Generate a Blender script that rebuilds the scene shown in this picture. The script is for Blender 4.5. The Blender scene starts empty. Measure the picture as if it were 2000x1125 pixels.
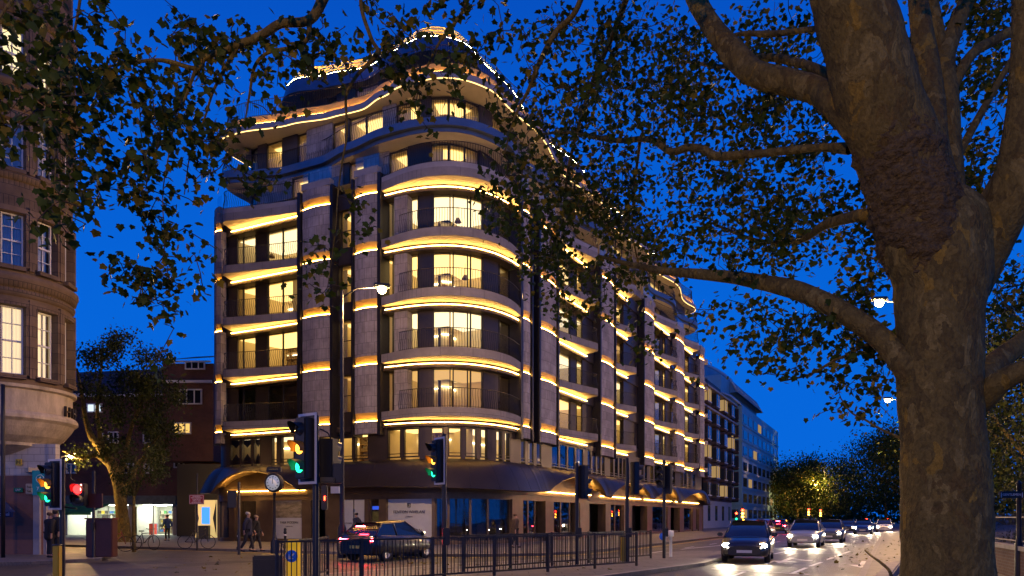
import bpy, bmesh, math, random
import numpy as np
from mathutils import Vector, Matrix, noise
random.seed(11); np.random.seed(11)
sc = bpy.context.scene
COL = sc.collection
R = math.radians
# ------------------------------------------------------------------ camera, sky, exposure
F, CX, CY, EYE = 1400.0, 1000.0, 1012.0, 1.6          # focal length and horizon in pixels of a 2000 px wide frame
cam = bpy.data.objects.new('camera', bpy.data.cameras.new('camera'))
COL.objects.link(cam)
cam.location = (0, 0, EYE); cam.rotation_euler = (R(90), 0, 0)
cam.data.sensor_width = 36; cam.data.lens = F/2000*36
cam.data.shift_y = (CY-562.5)/2000
cam.data.clip_start = 0.1; cam.data.clip_end = 3000
sc.camera = cam
w = bpy.data.worlds.new('World'); sc.world = w; w.use_nodes = True
nt = w.node_tree; nt.nodes.clear()
wo = nt.nodes.new('ShaderNodeOutputWorld'); bg = nt.nodes.new('ShaderNodeBackground')

tc = nt.nodes.new('ShaderNodeTexCoord'); sx = nt.nodes.new('ShaderNodeSeparateXYZ')
nt.links.new(tc.outputs['Generated'], sx.inputs[0])
rp = nt.nodes.new('ShaderNodeValToRGB'); nt.links.new(sx.outputs['Z'], rp.inputs[0])
e = rp.color_ramp.elements                              # dusk sky after sunset: deep blue overhead, lighter blue low down
e[0].position = 0.0; e[0].color = (0.003, 0.140, 0.72, 1)
e[1].position = 0.75; e[1].color = (0.001, 0.042, 0.37, 1)
e_ = e.new(0.25); e_.color = (0.001, 0.130, 0.70, 1)
e_ = e.new(0.5); e_.color = (0.001, 0.100, 0.62, 1)
sky = nt.nodes.new('ShaderNodeTexSky'); sky.sky_type = 'NISHITA'; sky.sun_disc = False
sky.sun_elevation = R(-4); sky.sun_rotation = R(200)
mx = nt.nodes.new('ShaderNodeMix'); mx.data_type = 'RGBA'; mx.blend_type = 'ADD'
mx.inputs['Factor'].default_value = 0.05                # a breath of the physical twilight sky over the deep blue
nt.links.new(rp.outputs['Color'], mx.inputs[6]); nt.links.new(sky.outputs['Color'], mx.inputs[7])
nt.links.new(mx.outputs[2], bg.inputs['Color'])
bg.inputs['Strength'].default_value = 1.0
nt.links.new(bg.outputs[0], wo.inputs[0])
vs = sc.view_settings
vs.view_transform = 'Standard'; vs.look = 'None'; vs.gamma = 1; vs.exposure = 0.0; vs.use_curve_mapping = False
sc.cycles.use_denoising = True
sc.cycles.max_bounces = 6; sc.cycles.diffuse_bounces = 3; sc.cycles.glossy_bounces = 3
sc.cycles.transparent_max_bounces = 12; sc.cycles.transmission_bounces = 4
sc.cycles.sample_clamp_indirect = 3.0; sc.cycles.caustics_reflective = False; sc.cycles.caustics_refractive = False
sc.cycles.use_light_tree = True

# ------------------------------------------------------------------ materials
MATS = {}
def mat(name, col, rough=0.6, metal=0.0, var=0.0, scale=3.0, bump=0.0, bscale=30.0, emit=None, estr=0.0, spec=0.5, coat=0.0, transl=0.0, rvar=0.0, stretch=None, col2=None):
    if name in MATS: return MATS[name]
    m = bpy.data.materials.new(name); m.use_nodes = True
    n = m.node_tree.nodes; l = m.node_tree.links
    b = n['Principled BSDF']
    b.inputs['Base Color'].default_value = (*col, 1); b.inputs['Roughness'].default_value = rough
    b.inputs['Metallic'].default_value = metal; b.inputs['Specular IOR Level'].default_value = spec
    b.inputs['Coat Weight'].default_value = coat
    if emit:
        b.inputs['Emission Color'].default_value = (*emit, 1); b.inputs['Emission Strength'].default_value = estr
    if var or bump or rvar or col2:
        t = n.new('ShaderNodeTexCoord'); src = t.outputs['Object']
        if stretch:
            mp = n.new('ShaderNodeMapping'); mp.inputs['Scale'].default_value = stretch
            l.new(src, mp.inputs[0]); src = mp.outputs[0]
        nz = n.new('ShaderNodeTexNoise'); nz.inputs['Scale'].default_value = scale; nz.inputs['Detail'].default_value = 8; nz.inputs['Roughness'].default_value = 0.65
        l.new(src, nz.inputs['Vector'])
        if var or col2:
            cr = n.new('ShaderNodeValToRGB'); l.new(nz.outputs['Fac'], cr.inputs[0])
            lo = tuple(c*(1-var) for c in col); hi = tuple(min(1, c*(1+var)) for c in col)
            if col2: lo, hi = col, col2
            cr.color_ramp.elements[0].position = 0.32; cr.color_ramp.elements[1].position = 0.68
            cr.color_ramp.elements[0].color = (*lo, 1); cr.color_ramp.elements[1].color = (*hi, 1)
            l.new(cr.outputs[0], b.inputs['Base Color'])
        if rvar:
            mr = n.new('ShaderNodeMapRange'); l.new(nz.outputs['Fac'], mr.inputs[0])
            mr.inputs['From Min'].default_value = 0.3; mr.inputs['From Max'].default_value = 0.7
            mr.inputs['To Min'].default_value = max(0.02, rough-rvar); mr.inputs['To Max'].default_value = min(1, rough+rvar)
            l.new(mr.outputs[0], b.inputs['Roughness'])
        if bump:
            n2 = n.new('ShaderNodeTexNoise'); n2.inputs['Scale'].default_value = bscale; n2.inputs['Detail'].default_value = 6
            l.new(src, n2.inputs['Vector'])
            bp = n.new('ShaderNodeBump'); bp.inputs['Strength'].default_value = bump; bp.inputs['Distance'].default_value = 0.05
            l.new(n2.outputs['Fac'], bp.inputs['Height']); l.new(bp.outputs[0], b.inputs['Normal'])
    if transl:
        tr = n.new('ShaderNodeBsdfTranslucent'); ms = n.new('ShaderNodeMixShader'); ms.inputs[0].default_value = transl
        out = n['Material Output']
        src = b.inputs['Base Color'].links[0].from_socket if b.inputs['Base Color'].links else None
        if src: l.new(src, tr.inputs['Color'])
        else: tr.inputs['Color'].default_value = (*col, 1)
        l.new(b.outputs[0], ms.inputs[1]); l.new(tr.outputs[0], ms.inputs[2]); l.new(ms.outputs[0], out.inputs['Surface'])
    MATS[name] = m
    return m
def emis(name, col, s):
    if name in MATS: return MATS[name]
    m = bpy.data.materials.new(name); m.use_nodes = True
    n = m.node_tree.nodes; l = m.node_tree.links
    n.remove(n['Principled BSDF']); em = n.new('ShaderNodeEmission')
    em.inputs[0].default_value = (*col, 1); em.inputs[1].default_value = s
    l.new(em.outputs[0], n['Material Output'].inputs['Surface'])
    MATS[name] = m; return m
def glass_mat(name, tint=(1, 1, 1), refl=0.5, rough=0.02):
    if name in MATS: return MATS[name]
    m = bpy.data.materials.new(name); m.use_nodes = True
    n = m.node_tree.nodes; l = m.node_tree.links
    n.remove(n['Principled BSDF'])
    tr = n.new('ShaderNodeBsdfTransparent'); tr.inputs[0].default_value = (*tint, 1)
    gl = n.new('ShaderNodeBsdfGlossy'); gl.inputs['Roughness'].default_value = rough
    lw = n.new('ShaderNodeFresnel'); lw.inputs['IOR'].default_value = 1.5
    mu = n.new('ShaderNodeMath'); mu.operation = 'MULTIPLY_ADD'; mu.inputs[1].default_value = 1.2; mu.inputs[2].default_value = refl
    mu.use_clamp = True
    ms = n.new('ShaderNodeMixShader')
    l.new(lw.outputs[0], mu.inputs[0]); l.new(mu.outputs[0], ms.inputs[0]); l.new(tr.outputs[0], ms.inputs[1]); l.new(gl.outputs[0], ms.inputs[2])
    l.new(ms.outputs[0], n['Material Output'].inputs['Surface'])
    MATS[name] = m; return m
def brick_mat(name, c1, c2, mortar, scale=1.0, bw=0.5, bh=0.25, rough=0.85, msize=0.02, axis='XZ', rot=0.0, bump=0.3, var=0.35):
    """bricks / ashlar laid on upright faces of any heading: the running coordinate is the distance along the wall"""
    if name in MATS: return MATS[name]
    m = bpy.data.materials.new(name); m.use_nodes = True
    n = m.node_tree.nodes; l = m.node_tree.links; b = n['Principled BSDF']
    b.inputs['Roughness'].default_value = rough
    uv = n.new('ShaderNodeUVMap')
    bt = n.new('ShaderNodeTexBrick'); l.new(uv.outputs[0], bt.inputs['Vector'])
    bt.inputs['Color1'].default_value = (*c1, 1); bt.inputs['Color2'].default_value = (*c2, 1); bt.inputs['Mortar'].default_value = (*mortar, 1)
    bt.inputs['Scale'].default_value = scale; bt.inputs['Brick Width'].default_value = bw; bt.inputs['Row Height'].default_value = bh
    bt.inputs['Mortar Size'].default_value = msize; bt.inputs['Bias'].default_value = 0.0
    t = n.new('ShaderNodeTexCoord'); nz = n.new('ShaderNodeTexNoise'); nz.inputs['Scale'].default_value = 0.9; nz.inputs['Detail'].default_value = 9
    nz.inputs['Roughness'].default_value = 0.7
    l.new(t.outputs['Object'], nz.inputs['Vector'])
    mr = n.new('ShaderNodeMapRange'); mr.inputs['From Min'].default_value = 0.3; mr.inputs['From Max'].default_value = 0.7
    mr.inputs['To Min'].default_value = 1-var; mr.inputs['To Max'].default_value = 1+var*0.6
    l.new(nz.outputs['Fac'], mr.inputs[0])
    mu = n.new('ShaderNodeMix'); mu.data_type = 'RGBA'; mu.blend_type = 'MULTIPLY'; mu.inputs['Factor'].default_value = 1
    l.new(bt.outputs['Color'], mu.inputs[6]); l.new(mr.outputs[0], mu.inputs[7])
    l.new(mu.outputs[2], b.inputs['Base Color'])
    if bump:
        bp = n.new('ShaderNodeBump'); bp.inputs['Strength'].default_value = bump; bp.inputs['Distance'].default_value = 0.01; bp.invert = True
        l.new(bt.outputs['Fac'], bp.inputs['Height']); l.new(bp.outputs[0], b.inputs['Normal'])
    MATS[name] = m; return m

# ------------------------------------------------------------------ object helpers
def tag(o, label=None, cat=None, group=None, kind=None):
    if label: o['label'] = label
    if cat: o['category'] = cat
    if group: o['group'] = group
    if kind: o['kind'] = kind
    return o
def thing(name, label, cat, loc=(0, 0, 0), rz=0.0, group=None):
    o = bpy.data.objects.new(name, None); COL.objects.link(o)
    o.empty_display_size = 0.2
    o.location = loc; o.rotation_euler = (0, 0, rz)
    return tag(o, label, cat, group)
def copy_tree(o, parent=None):
    c = o.copy(); COL.objects.link(c); c.parent = parent
    for ch in list(o.children): copy_tree(ch, c)
    return c
def PX(px, py, Y): return Vector(((px-CX)/F*Y, Y, EYE+(CY-py)/F*Y))
def GR(px, py, z=0.0):
    Y = (EYE-z)*F/(py-CY); return Vector(((px-CX)/F*Y, Y, z))

class MB:
    def __init__(s): s.v = []; s.f = []; s.m = []; s.sm = []; s.uv = {}
    def add(s, verts, faces, m=0, smooth=False):
        o = len(s.v); s.v += [tuple(v) for v in verts]
        for f in faces:
            s.f.append(tuple(i+o for i in f)); s.m.append(m); s.sm.append(smooth)
        return s
    def box(s, c, size, rz=0.0, m=0, tilt=None):
        x, y, z = (d/2 for d in size)
        pts = [Vector(p) for p in ((-x,-y,-z),(x,-y,-z),(x,y,-z),(-x,y,-z),(-x,-y,z),(x,-y,z),(x,y,z),(-x,y,z))]
        M = Matrix.Rotation(rz, 3, 'Z')
        if tilt is not None: M = M @ tilt
        c = Vector(c); return s.add([M @ p + c for p in pts], [(3,2,1,0),(4,5,6,7),(0,1,5,4),(1,2,6,5),(2,3,7,6),(3,0,4,7)], m)
    def bbox(s, c, size, rz=0.0, b=0.02, m=0):
        """box with chamfered edges"""
        bm = bmesh.new(); bmesh.ops.create_cube(bm, size=1)
        for v in bm.verts: v.co = Vector((v.co.x*size[0], v.co.y*size[1], v.co.z*size[2]))
        bmesh.ops.bevel(bm, geom=bm.edges[:], offset=b, segments=2, affect='EDGES')
        return s.bm(bm, Matrix.Translation(Vector(c)) @ Matrix.Rotation(rz, 4, 'Z'), m)
    def bm(s, bm, M=Matrix.Identity(4), m=0, smooth=False):
        bm.verts.index_update()
        s.add([M @ v.co for v in bm.verts], [[v.index for v in f.verts] for f in bm.faces], m, smooth); bm.free(); return s
    def prism(s, poly, z0, z1, m=0, cap=True):
        n = len(poly); a = [(p[0], p[1], z0) for p in poly] + [(p[0], p[1], z1) for p in poly]
        f = [(i, (i+1) % n, n+(i+1) % n, n+i) for i in range(n)]
        if cap: f += [tuple(range(n-1, -1, -1)), tuple(range(n, 2*n))]
        return s.add(a, f, m)
    def grid(s, rows, m=0, close_u=False, close_v=False, smooth=True):
        """rows: list of equally long point lists"""
        nu, nv = len(rows), len(rows[0]); v = [p for r in rows for p in r]; f = []
        for i in range(nu if close_u else nu-1):
            for j in range(nv if close_v else nv-1):
                f.append((i*nv+j, i*nv+(j+1) % nv, ((i+1) % nu)*nv+(j+1) % nv, ((i+1) % nu)*nv+j))
        return s.add(v, f, m, smooth)
    def tube(s, pts, rad, n=6, m=0, smooth=True, cap=True):
        pts = [Vector(p) for p in pts]
        if not hasattr(rad, '__len__'): rad = [rad]*len(pts)
        rows = []; up = None
        for i, p in enumerate(pts):
            d = (pts[min(i+1, len(pts)-1)]-pts[max(i-1, 0)])
            if d.length < 1e-9: d = Vector((0, 0, 1))
            d.normalize()
            if up is None:
                up = Vector((0, 0, 1)) if abs(d.z) < 0.9 else Vector((1, 0, 0))
            a = d.cross(up)
            if a.length < 1e-6: a = d.orthogonal()
            a.normalize(); b = a.cross(d); up = b
            rows.append([p+(a*math.cos(t)+b*math.sin(t))*rad[i] for t in (2*math.pi*k/n for k in range(n))])
        s.grid(rows, m, close_v=True, smooth=smooth)
        if cap:
            o = len(s.v); s.f.append(tuple(range(o-len(rows)*n, o-len(rows)*n+n))[::-1]); s.m.append(m); s.sm.append(False)
            s.f.append(tuple(range(o-n, o))); s.m.append(m); s.sm.append(False)
        return s
    def lathe(s, prof, c=(0, 0, 0), n=16, m=0, a0=0.0, a1=2*math.pi, smooth=True, M=None):
        full = abs(a1-a0-2*math.pi) < 1e-6; k = n if full else n+1
        rows = []
        for r, z in prof:
            row = [Vector((r*math.cos(a0+(a1-a0)*i/n), r*math.sin(a0+(a1-a0)*i/n), z)) for i in range(k)]
            if M is not None: row = [M @ p for p in row]
            rows.append([p+Vector(c) for p in row])
        return s.grid(rows, m, close_v=full, smooth=smooth)
    def build(s, name, mats, parent=None, uvscale=None, kind=None, shade=None):
        me = bpy.data.meshes.new(name)
        org = Vector(parent['_o']) if parent is not None and '_o' in parent else Vector((0, 0, 0))
        if parent is not None and parent.parent is not None and '_o' in parent.parent: org = Vector(parent.parent['_o'])
        me.from_pydata([tuple(Vector(v)-org) for v in s.v], [], s.f)
        if not isinstance(mats, (list, tuple)): mats = [mats]
        for mm in mats: me.materials.append(mm)
        me.polygons.foreach_set('material_index', s.m); me.polygons.foreach_set('use_smooth', s.sm)
        if uvscale is not None:                             # u runs along the wall, v is the height
            uvl = me.uv_layers.new(name='UVMap')
            for p in me.polygons:
                nn = p.normal
                if abs(nn.z) > 0.8: ax, ay = Vector((1, 0, 0)), Vector((0, 1, 0))
                else:
                    ax = Vector((-nn.y, nn.x, 0)).normalized(); ay = Vector((0, 0, 1))
                for li in p.loop_indices:
                    co = me.vertices[me.loops[li].vertex_index].co
                    uvl.data[li].uv = (co.dot(ax)*uvscale, co.dot(ay)*uvscale)
        me.update()
        o = bpy.data.objects.new(name, me); COL.objects.link(o)
        if parent is not None: o.parent = parent
        if kind: o['kind'] = kind
        return o
def org(t):
    """children of t are built in world coordinates and stored relative to t"""
    t['_o'] = tuple(t.location); return t
def text_mesh(txt, size, name, m, parent=None, loc=(0, 0, 0), facing=(0, -1), extrude=0.004, align='CENTER', spacing=1.0):
    cu = bpy.data.curves.new('txt', 'FONT'); cu.body = txt; cu.size = size; cu.extrude = extrude
    cu.align_x = align; cu.align_y = 'CENTER'; cu.space_character = spacing; cu.resolution_u = 2
    ob = bpy.data.objects.new('txt', cu); COL.objects.link(ob)
    dg = bpy.context.evaluated_depsgraph_get(); me = bpy.data.meshes.new_from_object(ob.evaluated_get(dg))
    bpy.data.objects.remove(ob)
    f = Vector((facing[0], facing[1], 0)).normalized(); ux = Vector((-f.y, f.x, 0))
    M = Matrix(((ux.x, 0, f.x, loc[0]), (ux.y, 0, f.y, loc[1]), (0, 1, 0, loc[2]), (0, 0, 0, 1)))
    if parent is not None:
        o_ = parent.get('_o') or (parent.parent.get('_o') if parent.parent else None)
        if o_ is not None: M = Matrix.Translation(-Vector(o_)) @ M
    me.transform(M)
    me.materials.clear(); me.materials.append(m)
    o = bpy.data.objects.new(name, me); COL.objects.link(o); o.parent = parent
    return o
def lamp(name, kind, loc, power, col, parent=None, radius=0.1, spot=None, target=None):
    d = bpy.data.lights.new(name, kind); d.energy = power; d.color = col; d.shadow_soft_size = radius
    if kind == 'SPOT': d.spot_size = spot; d.spot_blend = 0.6
    o = bpy.data.objects.new(name, d); COL.objects.link(o); o.location = loc
    if target is not None: o.rotation_euler = (Vector(target)-Vector(loc)).to_track_quat('-Z', 'Y').to_euler()
    if parent is not None:
        o.parent = parent
        if '_o' in parent: o.location = Vector(loc)-Vector(parent['_o'])
    return o
# ------------------------------------------------------------------ shared materials
M_stone = brick_mat('limestone', (0.42, 0.37, 0.34), (0.31, 0.275, 0.255), (0.15, 0.135, 0.13), bw=0.34, bh=0.62, msize=0.010, bump=0.2, var=0.42)
M_slab = mat('pale_slab', (0.33, 0.30, 0.28), 0.7, var=0.16, scale=1.2, bump=0.05)
M_goldtint = mat('gold_tint_stone', (0.62, 0.37, 0.08), 0.55, var=0.08, scale=1.5)  # pale stone with the gold of the LED light put into its colour
M_slabj = brick_mat('jointed_slab', (0.30, 0.265, 0.24), (0.26, 0.23, 0.21), (0.13, 0.12, 0.115), bw=1.45, bh=3.7, msize=0.012, bump=0.1, var=0.28)
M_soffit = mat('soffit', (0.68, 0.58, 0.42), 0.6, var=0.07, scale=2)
M_bronze = mat('bronze_cladding', (0.075, 0.058, 0.047), 0.42, 0.55, var=0.22, scale=0.8, rvar=0.1)
M_fin = mat('dark_fin', (0.032, 0.030, 0.032), 0.4, 0.5, var=0.2)
M_frame = mat('window_frame_dark', (0.035, 0.028, 0.024), 0.4, 0.4)
M_rail = mat('railing_black', (0.03, 0.026, 0.024), 0.45, 0.5)
M_zinc = mat('roof_zinc', (0.16, 0.19, 0.23), 0.42, 0.6, var=0.2, scale=0.8)
M_led = emis('led_warm', (1.0, 0.52, 0.11), 64.0)
M_led_r = emis('led_roof', (1.0, 0.58, 0.16), 300.0)
M_led_s = emis('led_soft', (1.0, 0.62, 0.20), 4.2)
M_roomwall = mat('room_wall', (0.70, 0.58, 0.36), 0.9, var=0.06, scale=1.0)
M_roomfloor = mat('room_floor', (0.30, 0.20, 0.11), 0.5)
M_ceil = emis('ceiling_light', (1.0, 0.65, 0.21), 2.3)
M_ceil2 = emis('ceiling_light_soft', (1.0, 0.56, 0.17), 0.95); M_ceil3 = emis('ceiling_light_white', (1.0, 0.78, 0.42), 2.0)
M_cove = emis('cove_light', (1.0, 0.80, 0.45), 9.0)
M_curtain = mat('curtain', (0.70, 0.62, 0.46), 0.9, transl=0.4)
M_wood = mat('shelf_wood', (0.32, 0.20, 0.09), 0.6, var=0.2)
M_books = mat('books', (0.18, 0.12, 0.07), 0.8, var=0.7, scale=12)
M_glass = glass_mat('pane_glass', (0.97, 0.97, 0.95), 0.03)
M_glass_d = glass_mat('pane_dark', (0.18, 0.18, 0.19), 0.14)
M_glass_b = glass_mat('balustrade_glass', (0.72, 0.85, 0.9), 0.12)

# ------------------------------------------------------------------ plan line of the corner apartment building
dL, dR = Vector((-0.9006, 0.4347)), Vector((0.4678, 0.8838))
C0 = Vector((-2.08, 38.77))
def fillet(pts, rad, step=0.2):
    out = [pts[0].copy()]
    for i in range(1, len(pts)-1):
        a, b, c = pts[i-1], pts[i], pts[i+1]; u = (a-b).normalized(); v = (c-b).normalized()
        T = rad[i]; p, q = b+u*T, b+v*T; n = max(4, int(T*1.7/step))
        for k in range(n+1):                             # circular-like blend
            t = k/n; out.append(p*(1-t)**2+b*(2*t*(1-t))*0.93+((p+q)/2)*(2*t*(1-t))*0.07+q*t*t)
    out.append(pts[-1].copy()); res = [out[0]]
    for a, b in zip(out[:-1], out[1:]):
        n = max(1, int((b-a).length/step))
        if (b-a).length < 0.02: continue
        for k in range(1, n+1): res.append(a.lerp(b, k/n))
    return res
nL = Vector((dL.y, -dL.x)); nL = -nL if nL.y > 0 else nL      # outward of the left front
EL = C0+dL*19.9; ER = C0+dR*55.0
PT = {}
def make_path(key, pts, rad):
    P_ = fillet(pts, rad); S_ = [0.0]
    for a, b in zip(P_[:-1], P_[1:]): S_.append(S_[-1]+(b-a).length)
    PA_ = np.array([(p.x, p.y) for p in P_]); T_ = np.gradient(PA_, axis=0); T_ /= np.linalg.norm(T_, axis=1)[:, None]
    for _ in range(3): T_[1:-1] = (T_[:-2]+T_[1:-1]*2+T_[2:])/4
    T_ /= np.linalg.norm(T_, axis=1)[:, None]
    PT[key] = (np.array(S_), PA_, np.stack([T_[:, 1], -T_[:, 0]], 1))
inL = -Vector((-0.4347, -0.9006)); inR = Vector((-0.8838, 0.4678))
make_path('main', [EL+inL*9, EL, C0, ER, ER+inR*9], [0, 1.3, 4.6, 1.6, 0])
make_path('upper', [EL+inL*9, EL, C0, ER, ER+inR*9], [0, 2.3, 5.2, 4.0, 0])
EL8 = EL-dL*1.6+inL*2.6; C8 = C0+inL*2.6+inR*2.6; ER8 = ER-dR*5.0+inR*2.6
make_path('roof', [EL8+inL*9, EL8, C8, ER8, ER8+inR*9], [0, 4.0, 4.6, 4.0, 0])
CUR = 'main'
def use(key):
    global CUR; CUR = key
def at(s, d=0.0):
    S, PA, NN = PT[CUR]
    x = np.interp(s, S, PA[:, 0]); y = np.interp(s, S, PA[:, 1]); nx = np.interp(s, S, NN[:, 0]); ny = np.interp(s, S, NN[:, 1])
    l = math.hypot(nx, ny); return Vector((x+nx/l*d, y+ny/l*d, 0))
def nrm(s):
    S, PA, NN = PT[CUR]
    nx = np.interp(s, S, NN[:, 0]); ny = np.interp(s, S, NN[:, 1]); return Vector((nx, ny, 0)).normalized()
def at3(s, d, z): p = at(s, d); p.z = z; return p
SMIN = float(PT['main'][0][np.argmin(PT['main'][1][:, 0])])-0.5; SMAX = float(PT['main'][0][-1])-9.3
S = PT['main'][0]
_sc = {}
def s_at(px, d=0.0):
    k = (CUR, d)
    if k not in _sc:
        S_ = PT[CUR][0]; ss_ = np.linspace(S_[0], S_[-1], 2200)
        q = [at(s, d) for s in ss_]; x = np.array([CX+F*p.x/p.y for p in q]); h = len(x)//2
        i = int(np.argmin(x[:h])); j = h+int(np.argmax(x[h:]))
        _sc[k] = (np.maximum.accumulate(x[i:j+1]), ss_[i:j+1])
    return float(np.interp(px, *_sc[k]))
def wave(pts, amp=0.5, per=0.5):
    """offset line given by control points along the front (px -> metres), carried on as a gentle wave along the street"""
    xs = [s_at(p) for p, _ in pts]; ys = [v for _, v in pts]; sL = xs[-1]
    def f(s):
        if s > sL: return ys[-1]+amp*(math.cos((s-sL)*per)-1)*0.8
        i = int(np.searchsorted(xs, s)); 
        if i == 0: return ys[0]
        a, b = xs[i-1], xs[i]; t = (s-a)/(b-a); t = t*t*(3-2*t); return ys[i-1]*(1-t)+ys[i]*t
    return f
def srange(a, b, step=0.3):
    n = max(2, int(abs(b-a)/step)+1); return [a+(b-a)*k/(n-1) for k in range(n)]
def ribbon(mb, ss, fd0, fz0, fd1, fz1, m=0, smooth=True):
    """skin between two lines that follow the plan: offsets and heights are numbers or functions of s"""
    g = lambda f, s: f(s) if callable(f) else f
    r0 = [at3(s, g(fd0, s), g(fz0, s)) for s in ss]; r1 = [at3(s, g(fd1, s), g(fz1, s)) for s in ss]
    mb.grid([r0, r1], m, smooth=smooth)
def band(mb, ss, d0, d1, z0, z1, m=0):
    """closed strip: outer offset d1, inner offset d0"""
    g = lambda f, s: f(s) if callable(f) else f
    rows = [[at3(s, g(d1, s), g(z0, s)) for s in ss], [at3(s, g(d1, s), g(z1, s)) for s in ss], [at3(s, g(d0, s), g(z1, s)) for s in ss], [at3(s, g(d0, s), g(z0, s)) for s in ss]]
    o = len(mb.v); n = len(ss); mb.grid(rows, m, close_u=True, smooth=False)
    mb.f.append((o, o+n, o+2*n, o+3*n)); mb.m.append(m); mb.sm.append(False)
    mb.f.append((o+4*n-1, o+3*n-1, o+2*n-1, o+n-1)); mb.m.append(m); mb.sm.append(False)

B = org(thing('apartment_building', 'large corner apartment block with gold lit wavy balconies, rounded corner and stepped top floors', 'apartment building', tuple(at3(s_at(880), -6, 0))))
ZI = [7.45+3.3*i for i in range(5)]
H = 3.3

def bars(ss, fd, z0, h, mb, gap=0.13, r=0.013, wavy=0.09):
    """S-curved balusters with a top rail"""
    s = ss[0]; g = lambda q: fd(q) if callable(fd) else fd
    while s < ss[-1]:
        p0 = g(s); pts = []
        for k in range(7):
            t = k/6; off = wavy*math.sin(t*2*math.pi)*(-1)*(1-t*0.55)
            pts.append(at3(s, p0-off*0.9, z0+h*t))
        mb.tube(pts, r, 4, cap=False, smooth=False); s += gap
    for zz, rr in ((z0+h, 0.022), (z0+0.06, 0.014)):
        mb.tube([at3(q, g(q), zz) for q in ss], rr, 5)

def win(s0, s1, d, z0, z1, lit=True, name='window', mull=(), transom=None, fr=0.06, pane_mat=None):
    mb = MB()
    e0, e1 = at3(s0, d, 0), at3(s1, d, 0); u = (e1-e0); L = u.length; u.normalize(); n = nrm((s0+s1)/2)
    ang = math.atan2(u.y, u.x)
    def bx(t0, t1, za, zb, dd=0.0, th=0.1): mb.box(e0+u*((t0+t1)/2)+n*dd+Vector((0, 0, (za+zb)/2)), (t1-t0, th, zb-za), ang)
    bx(0, fr, z0, z1); bx(L-fr, L, z0, z1); bx(fr, L-fr, z0, z0+fr); bx(fr, L-fr, z1-fr, z1)
    for t in mull: bx(L*t-fr*0.6, L*t+fr*0.6, z0+fr, z1-fr, 0.01)
    if transom: bx(fr, L-fr, z0+transom-0.02, z0+transom+0.02, 0.012, 0.05)
    o = mb.build(name, M_frame, B)
    pm = MB(); a, b = e0+u*fr, e0+u*(L-fr); dn = n*0.0
    pm.add([a+dn+Vector((0, 0, z0+fr)), b+dn+Vector((0, 0, z0+fr)), b+dn+Vector((0, 0, z1-fr)), a+dn+Vector((0, 0, z1-fr))], [(0, 1, 2, 3)])
    pm.build('pane', pane_mat or (M_glass if lit else M_glass_d), o)
    return o
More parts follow.
